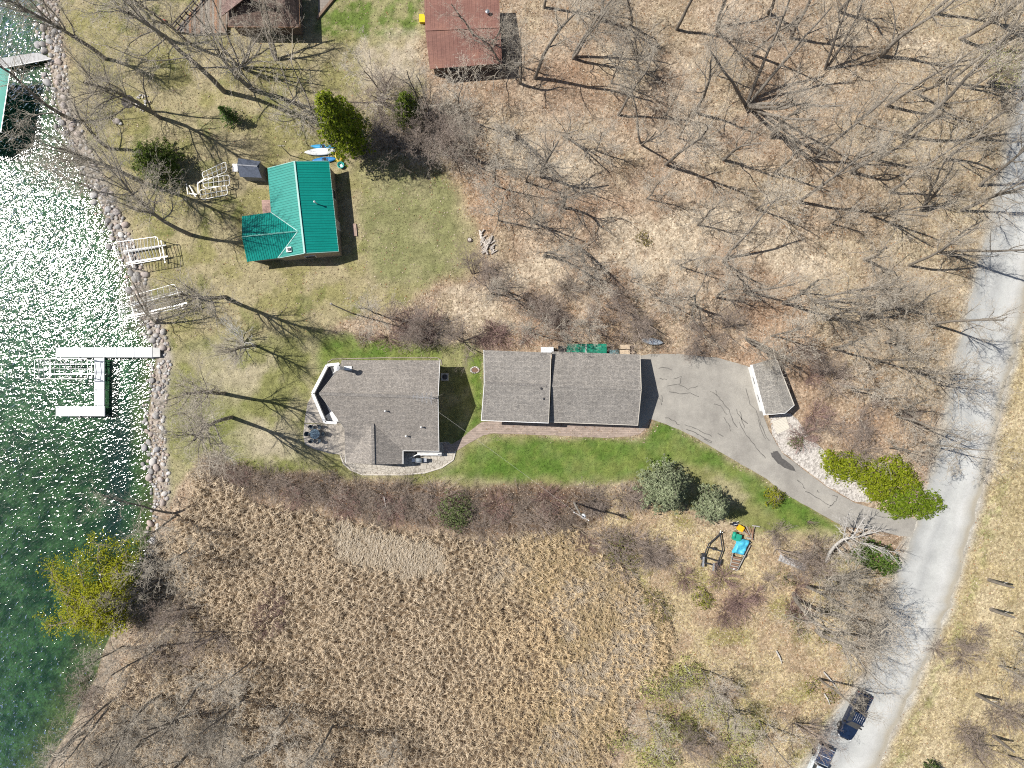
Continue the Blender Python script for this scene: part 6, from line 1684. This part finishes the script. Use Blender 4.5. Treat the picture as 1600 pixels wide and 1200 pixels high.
# ---------------------------------------------------------------- shrubs: twig mounds
def brush_proto(seed, h, n, spread, m_, r=.012, fine=5):
    rng = np.random.default_rng(seed); S_ = []
    for _ in range(n):
        a = rng.uniform(0, 2 * PI); rr = abs(rng.normal(0, .3)) * spread; p = np.array([math.cos(a) * rr, math.sin(a) * rr, 0.0])
        a2 = a + rng.normal(0, .6); d = norm(np.array([math.cos(a2) * spread * .55, math.sin(a2) * spread * .55, rng.uniform(.5, 1.2)])); L = h * rng.uniform(.7, 1.15)
        for i in range(4):
            d = norm(d + rng.normal(0, .13, 3) + np.array([0, 0, -.06 * i])); q = p + d * L / 4; S_.append((p, q, r * (1.6 - .3 * i), r * (1.3 - .3 * i), 3))
            if i > 0:
                for _ in range(fine):
                    e = norm(d + rng.normal(0, .6, 3)) * L * rng.uniform(.12, .3); S_.append((q, q + e, r * .8, r * .5, 4))
            p = q
    V = []; F = []; o = 0
    for sides, l in ((3, 3), (2, 4)):
        T = [s for s in S_ if s[4] == l]; v, f = segs_to_mesh([s[0] for s in T], [s[1] for s in T], [s[2] for s in T], [s[3] for s in T], sides); V.append(v); F.append(f + o); o += len(v)
    return proto([('twigs', np.concatenate(V), np.concatenate(F), m_)])
M_HEDB = bark('dark_brown_twigs', (.16, .125, .10), (.31, .255, .21)); M_HEDR = bark('wine_twigs', (.16, .10, .085), (.30, .205, .18))
HED = {'brown': [brush_proto(11, 2.0, 70, 1.5, M_HEDB), brush_proto(12, 2.0, 70, 1.6, M_HEDB)], 'red': [brush_proto(13, 1.8, 75, 1.4, M_HEDR)], 'grey': [brush_proto(14, 2.2, 60, 1.6, M_TWIGB, .011, 5)]}
BR = {'brown': [brush_proto(1, 2.0, 70, 1.5, M_TWIGB), brush_proto(2, 2.0, 70, 1.6, M_TWIGB)], 'red': [brush_proto(3, 1.8, 75, 1.4, M_TWIGR)], 'grey': [brush_proto(4, 2.4, 60, 1.6, M_TWIG, .011, 6)],
      'low': [brush_proto(5, .9, 80, 1.3, M_TWIGB, .011)]}
rng = np.random.default_rng(17)
hl_ = []
for k in range(36):
    f = (k + .5) / 36; x = 322 + f * (900 - 322); top_ = np.interp(x, [318, 400, 520, 640, 760, 900], [722, 742, 752, 768, 766, 772]); bot = np.interp(x, [318, 420, 520, 640, 760, 900], [738, 768, 795, 812, 828, 826])
    y = top_ + (bot - top_) * ((k * .37) % 1.0); hl_.append((x + rng.uniform(-5, 5), y))
for k, (x, y) in enumerate(hl_):
    kd = ['brown', 'brown', 'grey', 'red', 'brown'][k % 5]; prs = HED[kd]
    plant('bare_shrub', prs[k % len(prs)], x, y, rng.uniform(.85, 1.15), rng.uniform(0, 6), '%s bare shrub, %s from the lake in the hedge above the reeds' % ({'brown': 'brown', 'grey': 'grey', 'red': 'reddish'}[kd], ORD[k]), 'shrub', 'hedge of bare shrubs above the reeds', sz=rng.uniform(.55, .8))
# other thickets
THICK = [((905, 840), (1090, 905), 12, 'red', 'in the brush between utility pole and boat trailer, counting eastwards'), ((915, 770), (1010, 800), 6, 'brown', 'between the pole and the large spruce, counting eastwards'),
         ((1080, 900), (1260, 960), 9, 'red', 'below the boat trailer, counting eastwards'), ((1180, 830), (1300, 900), 5, 'brown', 'between the blue tarpaulin and the fallen tree, counting eastwards'),
         ((700, 505), (900, 535), 6, 'red', 'in the brush strip behind the garage, counting eastwards'), ((790, 445), (960, 500), 7, 'brown', 'in the thicket north of the garage, counting eastwards'), ((560, 500), (680, 530), 7, 'red', 'north of the main house, counting eastwards'),
         ((960, 480), (1120, 545), 4, 'brown', 'behind the driveway, counting eastwards'), ((1240, 560), (1300, 690), 5, 'red', 'east of the small shed, counting eastwards'), ((1300, 590), (1440, 710), 6, 'brown', 'north of the junipers, counting eastwards'),
         ((560, 170), (730, 250), 16, 'grey', 'in the dark thicket beside the tall cedar, counting eastwards'), ((225, 830), (320, 1060), 12, 'grey', 'on the lake edge of the reeds, counting eastwards'), ((1260, 900), (1370, 990), 4, 'grey', 'under the trees beside the lane, counting eastwards'),
         ((120, 1060), (420, 1190), 26, 'grey', 'in the lower left corner scrub, counting eastwards'), ((1460, 980), (1600, 1190), 8, 'brown', 'on the grass verge, counting eastwards'), ((1000, 1060), (1220, 1190), 5, 'grey', 'in the green scrub at the bottom, counting eastwards'),
         ((420, 925), (480, 985), 2, 'red', 'alone amid the reeds, counting eastwards')]
for ti, ((x0, y0), (x1, y1), n, kd, ph) in enumerate(THICK):
    xs_ = np.sort(rng.uniform(x0, x1, n))
    for k, x in enumerate(xs_):
        y = rng.uniform(y0, y1)
        if kd in BR: pr = BR[kd if rng.random() < .7 else 'brown']
        plant('bare_shrub', pr[rng.integers(len(pr))], float(x), float(y), rng.uniform(.65, 1.15), rng.uniform(0, 6), 'leafless twiggy shrub, %s %s' % (ORD[k], ph), 'shrub', 'bare shrubs ' + ph.split(',')[0])

# ---------------------------------------------------------------- foliage
def leaf_quads(c, nrm, size, rng, aspect=.5):
    """One quad per point, roughly facing nrm."""
    n = len(c); nr = nrm + rng.normal(0, .45, (n, 3)); nr /= np.linalg.norm(nr, axis=1, keepdims=True) + 1e-9
    t = np.cross(nr, rng.normal(0, 1, (n, 3))); t /= np.linalg.norm(t, axis=1, keepdims=True) + 1e-9; b = np.cross(nr, t)
    s = (size * rng.uniform(.6, 1.3, n))[:, None]
    v = np.stack([c - t * s, c - b * s * aspect, c + t * s, c + b * s * aspect], 1).reshape(-1, 3)
    return v, np.arange(4 * n).reshape(n, 4)
M_LEAF = mat_attr('foliage', .75, .22, 2.0, 0, .38)
M_NEEDLE = mat_attr('needles', .8, .25, 2.5, 0, .12)
def cols(n, a, b_, rng, per=4):
    t = rng.random((n, 1)); c = np.asarray(a) * (1 - t) + np.asarray(b_) * t
    return np.repeat(c, per, 0)

def conifer(name, label, px, py, h, R, ca, cb, seed, whorl=9, power=.85, tuft=.16, dens=1.0, group=None, skirt=.15):
    rng = np.random.default_rng(seed); base = G(px, py); base.z = gz(px, py)
    t = thing(name, label, 'tree', base, 0, group)
    MB().tube([(0, 0, -.1), (0, 0, h * .5), (0, 0, h * .97)], [.05 * h * .4, .03 * h * .4, .012], 7).build('trunk', M_BARK, t, local=True)
    C = []; NR = []; S0 = []; S1 = []; nl = int(h / .34)
    for i in range(nl):
        z = h * (skirt + (1 - skirt) * i / nl) ; L = R * (max(.02, 1 - (z - h * skirt) / (h * (1 - skirt)))) ** power
        for k in range(whorl):
            a = 2 * PI * (k + rng.random() * .8) / whorl + i * .7; l = L * rng.uniform(.72, 1.18); d = np.array([math.cos(a), math.sin(a), -.12])
            p0 = np.array([0, 0, z]); p1 = p0 + d * l + np.array([0, 0, .1 * l]); S0.append(p0); S1.append(p1)
            m = max(3, int(l / .17 * dens)); f = rng.uniform(.12, 1, m) ** .8
            side = np.cross(d, [0, 0, 1]); off = rng.normal(0, 1, (m, 1)) * .24 * (1.12 - f[:, None]) * l * .9
            pts = p0 + (p1 - p0) * f[:, None] + side * off + np.array([0, 0, 1]) * rng.normal(.02, .06, (m, 1))
            C.append(pts); NR.append(np.tile(norm(d + np.array([0, 0, .9])), (m, 1)))
    C = np.concatenate(C); NR = np.concatenate(NR)
    V = []; F = []; o = 0
    for _ in range(3):
        v, f = leaf_quads(C + rng.normal(0, .07, C.shape), NR, tuft, rng, .42); V.append(v); F.append(f + o); o += len(v)
    V = np.concatenate(V); F = np.concatenate(F)
    np_mesh('crown', V, F, M_NEEDLE, parent=t, col=cols(len(F), ca, cb, rng))
    v, f = segs_to_mesh(S0, S1, [.03] * len(S0), [.008] * len(S0), 3); np_mesh('branches', v, f, M_BARK, parent=t)['kind'] = 'stuff'
    return t
SPA, SPB = (.125, .155, .08), (.32, .355, .215)
conifer('spruce', 'large blue-green spruce on the lawn edge, the bigger of the two', 1032, 757, 8.0, 3.5, SPA, SPB, 1, 13, .7, .15, 1.3, 'blue-green spruces')
conifer('spruce', 'smaller blue-green spruce standing next to the bins', 1103, 783, 7.4, 2.4, SPA, SPB, 2, 12, .75, .14, 1.3, 'blue-green spruces')
CDA, CDB = (.10, .15, .008), (.27, .31, .02)
conifer('cedar', 'tall yellow-green cedar north-east of the teal roofed cabin', 556, 230, 15.5, 3.1, CDA, CDB, 3, 9, .5, .16, 1.1, None, .22)
conifer('cedar', 'dark green bushy cedar on the bank above the stored lift frames', 258, 262, 6.0, 3.3, (.055, .09, .014), (.15, .20, .035), 4, 11, .55, .15, 1.1)
conifer('cedar', 'small bright green sapling cedar in the yard west of the tall cedar', 365, 188, 4.2, 1.25, (.05, .10, .02), (.14, .22, .05), 5, 8, .8, .14)
conifer('cedar', 'round green cedar in the thicket below the rust roofed house', 646, 190, 8.0, 2.1, (.06, .10, .010), (.17, .22, .025), 6, 10, .5, .14)
conifer('cedar', 'small golden-green bush on the grass beside the driveway bend', 1207, 775, 2.2, 1.4, (.12, .15, .01), (.28, .27, .02), 7, 10, .45, .12)
conifer('cedar', 'tiny dark green cedar in the lower right wood edge', 1452, 1195, 2.6, 1.2, (.03, .06, .015), (.09, .13, .03), 8, 8, .6, .12)

def mound(name, label, blobs, ca, cb, seed, size=.14, dens=60, cat='shrub', group=None, twig=True, z0=0.0):
    """Evergreen or leafy mound: overlapping lumps of leaf sprays (px, py, radius m, height m)."""
    rng = np.random.default_rng(seed); cx = sum(b[0] for b in blobs) / len(blobs); cy = sum(b[1] for b in blobs) / len(blobs)
    base = G(cx, cy); base.z = gz(cx, cy); t = thing(name, label, cat, base, 0, group); C = []; NR = []; S0 = []; S1 = []
    for (x, y, r, h) in blobs:
        o = np.array(G(x, y) - G(cx, cy)); o[2] = z0; nn = int(dens * r * r * 4)
        u = rng.random(nn) ** .5; a = rng.uniform(0, 2 * PI, nn); e = np.arccos(rng.uniform(0, 1, nn)); rr = rng.uniform(.72, 1.06, nn) * (1 + .16 * np.sin(3 * a + seed) + .12 * np.sin(7 * a + 2 * seed + 5 * e))
        lump = 1 + .18 * np.sin(6 * a + 3.7 * e + seed) * np.sin(9 * e + seed)
        d = np.stack([np.cos(a) * np.sin(e), np.sin(a) * np.sin(e), np.cos(e)], 1)
        p = o + d * np.array([r, r, h]) * (rr * lump)[:, None]; C.append(p); NR.append(d + np.array([0, 0, .35]))
        for k in range(int(18 * r)):
            a_ = rng.uniform(0, 6.28); S0.append(o.copy()); S1.append(o + np.array([math.cos(a_) * r * rng.uniform(.3, .95), math.sin(a_) * r * rng.uniform(.3, .95), h * rng.uniform(.5, 1.0)]))
    C = np.concatenate(C); NR = np.concatenate(NR); NR /= np.linalg.norm(NR, axis=1, keepdims=True)
    C[:, 2] = np.maximum(C[:, 2], .04)
    v, f = leaf_quads(C, NR, size, rng, .5)
    np_mesh('foliage', v, f, M_LEAF, parent=t, col=cols(len(f), ca, cb, rng))
    v, f = segs_to_mesh(S0, S1, [.03] * len(S0), [.01] * len(S0), 3); np_mesh('stems', v, f, M_TWIGB, parent=t)
    return t
JA, JB = (.14, .19, .008), (.34, .38, .028)
jg = 'sprawling junipers between gravel bed and lane'
mound('juniper', 'wide lime-green juniper over the gravel bed, lakeward one of the drive-mouth group', [(1300, 722, 1.5, .9), (1330, 728, 1.9, 1.2), (1350, 745, 1.4, 1.0), (1312, 735, 1.3, .8)], JA, JB, 1, .15, 95, group=jg)
mound('juniper', 'tall lime-green juniper in the middle of the drive-mouth group', [(1372, 740, 1.9, 1.6), (1400, 735, 1.8, 1.6), (1415, 752, 1.4, 1.3), (1380, 762, 1.6, 1.3), (1365, 768, 1.2, .9)], JA, JB, 2, .15, 95, group=jg)
mound('juniper', 'bright green juniper spreading to the edge of the lane', [(1395, 782, 1.6, 1.3), (1425, 780, 2.0, 1.6), (1455, 785, 1.4, 1.3), (1440, 796, 1.3, 1.0), (1405, 795, 1.4, 1.0)], (.10, .165, .008), (.25, .33, .028), 3, .15, 95, group=jg)
mound('juniper', 'green juniper under the bleached dead tree across the drive', [(1345, 866, 1.5, 1.2), (1370, 872, 1.7, 1.5), (1390, 878, 1.2, 1.2), (1385, 890, 1.0, .8), (1355, 855, 1.1, .9)], (.07, .14, .02), (.17, .26, .05), 4, .14, 80, group=jg)
mound('juniper', 'small round grey-green juniper in the gravel beside the shed ramp', [(1243, 692, .95, .5), (1248, 690, .7, .55)], (.10, .14, .05), (.22, .26, .10), 5, .11, 60)
mound('shrub', 'grey-green leafy shrub in the hedge below the main house', [(712, 790, 2.0, 2.0), (700, 803, 1.6, 1.7), (724, 800, 1.5, 1.8), (715, 815, 1.3, 1.5)], (.09, .125, .04), (.22, .26, .11), 6, .12, 55)
mound('shrub', 'olive shrub just coming into leaf right of the utility pole', [(970, 850, 1.7, 1.8), (985, 875, 1.5, 1.6), (955, 870, 1.3, 1.4)], (.12, .125, .035), (.24, .235, .08), 7, .10, 34)
mound('shrub', 'olive shrub just coming into leaf below the utility pole by the reeds', [(1020, 935, 1.6, 1.6), (1035, 955, 1.5, 1.4)], (.13, .13, .03), (.25, .24, .07), 8, .10, 34)
mound('shrub', 'small lime-yellow shrub among the brown brush south of the trailer', [(1095, 932, 1.3, 1.2), (1105, 940, 1.0, 1.0)], (.20, .22, .03), (.35, .36, .07), 9, .10, 50)
gsg = 'lime-green shrubs in the bottom scrub'
for k, (x, y, r, ph) in enumerate(((1030, 1070, 1.6, 'nearest the reeds'), (1075, 1050, 1.7, 'below the lime-yellow shrub'), (1055, 1130, 1.9, 'in the middle of the scrub'), (1030, 1175, 1.7, 'at the bottom edge, reed side'), (1160, 1140, 1.7, 'towards the lane'), (975, 1150, 1.2, 'isolated inside the reeds'), (1110, 1100, 1.5, 'between the other scrub shrubs'), (1155, 1185, 1.3, 'at the bottom edge, lane side'))):
    mound('shrub', 'loose lime-green leafing shrub %s' % ph, [(x, y, r * 1.35, 1.7), (x + 18, y + 10, r * 1.0, 1.3), (x - 18, y + 8, r * 1.0, 1.2)], (.33, .35, .085), (.54, .55, .22), 20 + k, .095, 42, group=gsg)
mound('shrub', 'green leafy tree crown above the lane, beside the tall trunks', [(1225, 900, 1.3, 2.6), (1245, 985, 1.2, 2.2), (1240, 965, 1.2, 2.0)], (.13, .16, .05), (.27, .29, .11), 40, .08, 36)
mound('shrub', 'yellow-green bush on the lane edge above the navy pickup', [(1320, 1005, 1.2, 1.4), (1290, 995, 1.0, 1.2), (1270, 1070, 1.2, .8), (1300, 1085, 1.2, .7)], (.15, .17, .02), (.30, .30, .06), 41, .09, 40)
mound('shrub', 'mossy yellow-green bush in the wood north of the garage', [(1003, 372, .9, .8), (1012, 379, .7, .6)], (.14, .12, .02), (.27, .23, .05), 42, .09, 50)
mound('shrub', 'dark green sapling on the grass between drive and trailer', [(1262, 815, .9, 2.2), (1262, 838, .6, 1.2)], (.05, .08, .03), (.13, .17, .06), 43, .07, 30)

bt = mound('budding_tree', 'pale lime budding tree at the upper right corner beside the lane', [(1512, 142, 1.9, 1.6), (1530, 128, 1.6, 1.4), (1500, 125, 1.5, 1.5), (1522, 158, 1.4, 1.3)], (.30, .32, .10), (.50, .52, .24), 60, .08, 34, cat='tree', z0=6.0)
MB().tube([(0, 0, -.1), (.2, .1, 3), (.1, 0, 6.2)], [.16, .12, .07], 7).build('trunk', M_BARK, bt, local=True)
# weeping willow over the lake
def willow():
    base = G(205, 950); base.z = gz(205, 950); rng = np.random.default_rng(12)
    t = thing('willow', 'yellow-green weeping willow leaning over the lake', 'tree', base)
    segs = []; tips = []
    targets = [(150, 850, 5.5), (120, 880, 6.5), (95, 920, 6.5), (80, 975, 5.0), (120, 970, 6.5), (150, 985, 5.0), (160, 930, 7.0), (185, 900, 6.0), (130, 930, 7.5), (190, 870, 4.5), (75, 895, 5.0), (150, 955, 7.0), (170, 965, 5.0), (105, 945, 6.0)]
    fork = np.array([-1.2, .2, 3.2]); segs.append((np.array([0, 0, -.2]), fork, .3, .22, 0))
    for q in targets:
        e = np.array(G(*q) - base); p = fork; n = 5
        for i in range(n):
            f = (i + 1) / n; g = fork * (1 - f) + e * f + np.array([0, 0, 1.2 * math.sin(PI * f)]) * .6 + rng.normal(0, .18, 3); segs.append((p, g, .13 * (1 - .75 * i / n), .13 * (1 - .75 * (i + 1) / n), 1)); p = g
            if i >= 1:
                for _ in range(11):
                    s = g + rng.normal(0, 1, 3) * np.array([.75, .75, .25]); segs.append((g, s, .02, .01, 3)); tips.append(s)
    for part, me in proto(tree_parts('t', segs, M_BARK, M_TWIGB)):
        o = bpy.data.objects.new(part, me); COL.objects.link(o); o.parent = t
    tips = np.array(tips); C = []
    for k in range(34):
        C.append(tips + rng.normal(0, 1, tips.shape) * np.array([.33, .33, .2]) - np.array([0, 0, .12 * k * rng.random()]))
    C = np.concatenate(C); v, f = leaf_quads(C, np.tile([[-.1, .1, 1.0]], (len(C), 1)), .13, rng, .45)
    np_mesh('foliage', v, f, M_LEAF, parent=t, col=cols(len(f), (.20, .22, .010), (.42, .43, .028), rng))
willow()

# ---------------------------------------------------------------- reeds, grass, fallen leaves
M_REED = mat_attr('dry_reeds', .85, .15, 1.5, 0, .2)
def ribbons(root, d0, L, w, droop, nseg, rng):
    """Bent blades: root (N,3), heading (N,3), length, width, droop."""
    n = len(root); side = np.cross(d0, np.array([[0, 0, 1.0]])); side /= np.linalg.norm(side, axis=1, keepdims=True) + 1e-9
    p = root.copy(); d = d0.copy(); rows = []
    for i in range(nseg + 1):
        ww = (w * (1 - .75 * i / nseg))[:, None]; rows.append(p - side * ww); rows.append(p + side * ww)
        d = d + np.array([[0, 0, -1.0]]) * (droop / nseg)[:, None]; d /= np.linalg.norm(d, axis=1, keepdims=True); p = p + d * (L / nseg)[:, None]
    v = np.stack(rows, 1).reshape(-1, 3); o = (np.arange(n) * 2 * (nseg + 1))[:, None]; f = []
    for i in range(nseg): f.append(np.concatenate([o + 2 * i, o + 2 * i + 1, o + 2 * i + 3, o + 2 * i + 2], 1))
    return v, np.concatenate(f)
def scatter(n, maskf, x0, x1, y0, y1, seed):
    rng = np.random.default_rng(seed); px = rng.uniform(x0, x1, n); py = rng.uniform(y0, y1, n); m = maskf(px, py); k = rng.random(n) < m
    return px[k], py[k], rng
def reed_mask(px, py):
    m = soft(px, py, P_REEDS, 5, 12, 40, 2) * (1 - soft(px, py, P_LODGE1, 6, 10, 20, 3)) * (1 - .62 * soft(px, py, P_LODGE2, 14, 20, 40, 3))
    return m * (shore_d(px, py) > .6)
px, py, rng = scatter(32000, reed_mask, 20, 1060, 715, 1262, 4)
keep = []; grid = {}
mind = 3.4 + 4.2 * vnoise(px, py, 34, 3) ** 1.5
for i, (x, y) in enumerate(zip(px, py)):
    cx, cy = int(x // 8), int(y // 8); ok = True
    for gx_ in (cx - 1, cx, cx + 1):
        for gy_ in (cy - 1, cy, cy + 1):
            for j in grid.get((gx_, gy_), ()):
                if (px[j] - x) ** 2 + (py[j] - y) ** 2 < mind[i] ** 2: ok = False; break
    if ok: grid.setdefault((cx, cy), []).append(i); keep.append(i)
px, py = px[keep], py[keep]; n = len(px); nb = 16
x = (np.repeat(px, nb) - 800) / PX; y = (600 - np.repeat(py, nb)) / PX; z = height(np.repeat(px, nb), np.repeat(py, nb))
hgt = np.repeat(rng.uniform(.75, 1.35, n) * (.8 + .5 * fbm(px, py, 60, 3, 3)), nb); N_ = n * nb
a = rng.uniform(0, 2 * PI, N_); lean = np.repeat(rng.normal(0, .12, (n, 2)), nb, 0) + np.array([[.18, -.25]])
root = np.stack([x + rng.normal(0, .07, N_), y + rng.normal(0, .07, N_), z + hgt * rng.uniform(.45, 1.0, N_)], 1)
d0 = np.stack([np.cos(a) + lean[:, 0], np.sin(a) + lean[:, 1], rng.uniform(.2, .9, N_)], 1); d0 /= np.linalg.norm(d0, axis=1, keepdims=True)
v1, f1 = ribbons(root, d0, rng.uniform(.30, .80, N_), rng.uniform(.014, .034, N_), rng.uniform(.9, 2.2, N_), 2, rng)
tone = np.repeat(fbm(px, py, 70, 5, 3), nb)[:, None]; t = rng.random((N_, 1))
ca = np.array([.40, .305, .20]) * (1 - t) + np.array([.70, .59, .44]) * t; ca = ca * (.92 + .38 * tone) * (1 + sstep(660, 900, np.repeat(px, nb) + 120 * (np.repeat(fbm(px, py, 50, 6, 3), nb) - .5))[:, None] * np.array([[.05, .0, -.14]])); c1 = np.repeat(ca, 6, 0)
# stems
sv, sf = segs_to_mesh(np.stack([x[::nb], y[::nb], z[::nb] - .05], 1), np.stack([x[::nb] + lean[::nb, 0] * .3, y[::nb] + lean[::nb, 1] * .3, z[::nb] + hgt[::nb]], 1), [.02] * n, [.012] * n, 3)
v = np.concatenate([v1, sv]); f = np.concatenate([f1, sf + len(v1)]); c = np.concatenate([c1, np.tile([[.33, .25, .16]], (len(sv), 1))])
tag(np_mesh('reeds', v, f, M_REED, col=c), 'wide bed of dry tan reeds south of the house', kind='stuff')
# fallen stems matted between the standing reeds
px, py, rng = scatter(52000, lambda a, b: soft(a, b, P_REEDS, 5, 12, 40, 2) * (shore_d(a, b) > .8), 20, 1060, 715, 1262, 14); n = len(px)
ang = rng.uniform(0, 6.28, n); root = np.stack([(px - 800) / PX, (600 - py) / PX, rng.uniform(.08, .5, n)], 1); d0 = np.stack([np.cos(ang), np.sin(ang), rng.uniform(-.1, .3, n)], 1); d0 /= np.linalg.norm(d0, axis=1, keepdims=True)
v, f = ribbons(root, d0, rng.uniform(.35, .9, n), rng.uniform(.010, .022, n), rng.uniform(.1, .5, n), 2, rng); t = rng.random((n, 1))
c = np.array([.38, .295, .20]) * (1 - t) + np.array([.66, .57, .44]) * t
tag(np_mesh('reed_thatch', v, f, M_REED, col=np.repeat(c, 6, 0)), 'matted fallen stems between the standing reeds', kind='stuff')
# lodged, flattened grass
def lodge_mask(px, py):
    return np.maximum(soft(px, py, P_LODGE1, 6, 10, 20, 3), .85 * soft(px, py, P_LODGE2, 14, 20, 40, 3))
px, py, rng = scatter(120000, lodge_mask, 500, 1070, 790, 1215, 6); n = len(px)
ang = np.where(px < 720, -1.75, -.75 + 1.6 * (fbm(px, py, 90, 2, 2) - .5)) + rng.normal(0, .35, n)
root = np.stack([(px - 800) / PX, (600 - py) / PX, rng.uniform(.05, .45, n)], 1); d0 = np.stack([np.cos(ang), np.sin(ang), rng.uniform(.1, .5, n)], 1); d0 /= np.linalg.norm(d0, axis=1, keepdims=True)
v, f = ribbons(root, d0, rng.uniform(.5, 1.2, n), rng.uniform(.016, .034, n), rng.uniform(.5, 1.2, n), 2, rng); t = rng.random((n, 1))
yel = sstep(.42, .62, fbm(px, py, 50, 4, 3))[:, None] * sstep(720, 860, px)[:, None]
c = np.array([.42, .34, .235]) * (1 - t) + np.array([.70, .62, .50]) * t; c = c * (1 - .6 * yel) + np.array([.46, .34, .14]) * .6 * yel
tag(np_mesh('flattened_grass', v, f, M_REED, col=np.repeat(c, 6, 0)), 'pale flattened grass lying in swirls at the reed edges', kind='stuff')
# tall dry grass in scrub, verges and wood edges
def dry_mask(px, py):
    rd = sdf(px, py, ROAD_L + ROAD_R[::-1])
    return (.8 * soft(px, py, P_BRUSHY, 12, 30, 60, 4) + .7 * soft(px, py, P_VERGE, 8, 6, 30, 5) + .55 * np.exp(-((py - 510) / 45) ** 2) * sstep(560, 640, px) * sstep(1180, 1080, px)) * (rd < -6) * (sdf(px, py, DRIVE) < -4)
px, py, rng = scatter(95000, dry_mask, 540, 1640, 440, 1215, 9); n = len(px)
ang = rng.uniform(0, 6.28, n); root = np.stack([(px - 800) / PX, (600 - py) / PX, rng.uniform(.0, .12, n)], 1); d0 = np.stack([np.cos(ang), np.sin(ang), rng.uniform(.3, 1.4, n)], 1); d0 /= np.linalg.norm(d0, axis=1, keepdims=True)
v, f = ribbons(root, d0, rng.uniform(.25, .6, n), rng.uniform(.012, .028, n), rng.uniform(.8, 2., n), 2, rng); t = rng.random((n, 1))
c = np.array([.33, .265, .16]) * (1 - t) + np.array([.60, .52, .36]) * t
tag(np_mesh('dry_grass', v, f, M_REED, col=np.repeat(c, 6, 0)), 'tussocky dry straw grass along lane and scrub', kind='stuff')
# lawn grass
def lawn_mask(px, py):
    m = np.maximum(soft(px, py, P_LAWN, 6, 10, 40, 2), .8 * soft(px, py, P_YARD, 10, 25, 70, 1)) * (sdf(px, py, DRIVE) < -1) * (sdf(px, py, WALK) < -1) * (sdf(px, py, BED) < -1) * (sdf(px, py, PAT) < -1) * (shore_d(px, py) > 2.2)
    return m
px, py, rng = scatter(110000, lawn_mask, 80, 1340, -10, 860, 10); n = len(px)
zz = zone_masks(px, py); col = zone_color(px, py, shore_d(px, py), zz)
a = rng.uniform(0, 6.28, n); L_ = rng.uniform(.05, .12, n); w = rng.uniform(.03, .06, n)
r0 = np.stack([(px - 800) / PX, (600 - py) / PX, np.full(n, .005)], 1); sd = np.stack([np.cos(a), np.sin(a), np.zeros(n)], 1) * w[:, None]; tip = r0 + np.stack([rng.normal(0, .07, n), rng.normal(0, .07, n), L_], 1)
v = np.stack([r0 - sd, r0 + sd, tip], 1).reshape(-1, 3); f = np.arange(3 * n).reshape(n, 3)
tag(np_mesh('lawn_grass', v, f, mat_attr('grass_blades', .8, .2, 2, 0, .3), col=np.repeat(np.clip(col * rng.uniform(.75, 1.5, (n, 1)), 0, 1), 3, 0)), 'short patchy lawn grass, green and straw coloured', kind='stuff')
# fallen leaves
def leaf_mask(px, py):
    z = zone_masks(px, py); rd = z['road']
    m = np.clip(1 - z['lawn'] - .86 * z['yard'] - z['reeds'] - z['verge'] * .6, 0, 1) * (1 - rd) * (1 - .6 * z['sand']) * (sdf(px, py, DRIVE) < 2) * (sdf(px, py, GRAVEL) < 2) * (shore_d(px, py) > 1.5)
    return m
px, py, rng = scatter(190000, leaf_mask, 60, 1620, -15, 1215, 12); n = len(px)
c0 = np.stack([(px - 800) / PX, (600 - py) / PX, rng.uniform(.015, .07, n)], 1)
v, f = leaf_quads(c0, np.tile([[0, 0, 1.0]], (n, 1)), .105, rng, .55); t = rng.random((n, 1)) ** 1.2
c = np.array([.24, .165, .105]) * (1 - t) + np.array([.60, .51, .40]) * t
c = np.where(rng.random((n, 1)) < .12, np.array([[.33, .18, .09]]), c)
tag(np_mesh('fallen_leaves', v, f, mat_attr('dry_leaves', .8, .1, 2, 0, .15), col=np.repeat(c, 4, 0)), 'carpet of fallen brown leaves across the wood floor', kind='stuff')

ob = thing('old_boards', 'grey weathered dock section lying in the scrub left of the dead tree', 'boards', G(1238, 876))
for k in range(9):
    a, c = G(1220 + k * 4.6, 866 + k * 1.9), G(1217 + k * 4.6, 876 + k * 1.9); MB().bar((a.x, a.y, .2), (c.x, c.y, .2), .34, .05).build('plank', M_GWB, ob)
for dy in (0, 8):
    a, c = G(1219, 867 + dy), G(1258, 883 + dy); MB().bar((a.x, a.y, .12), (c.x, c.y, .12), .1, .1).build('bearer', M_WOOD, ob)
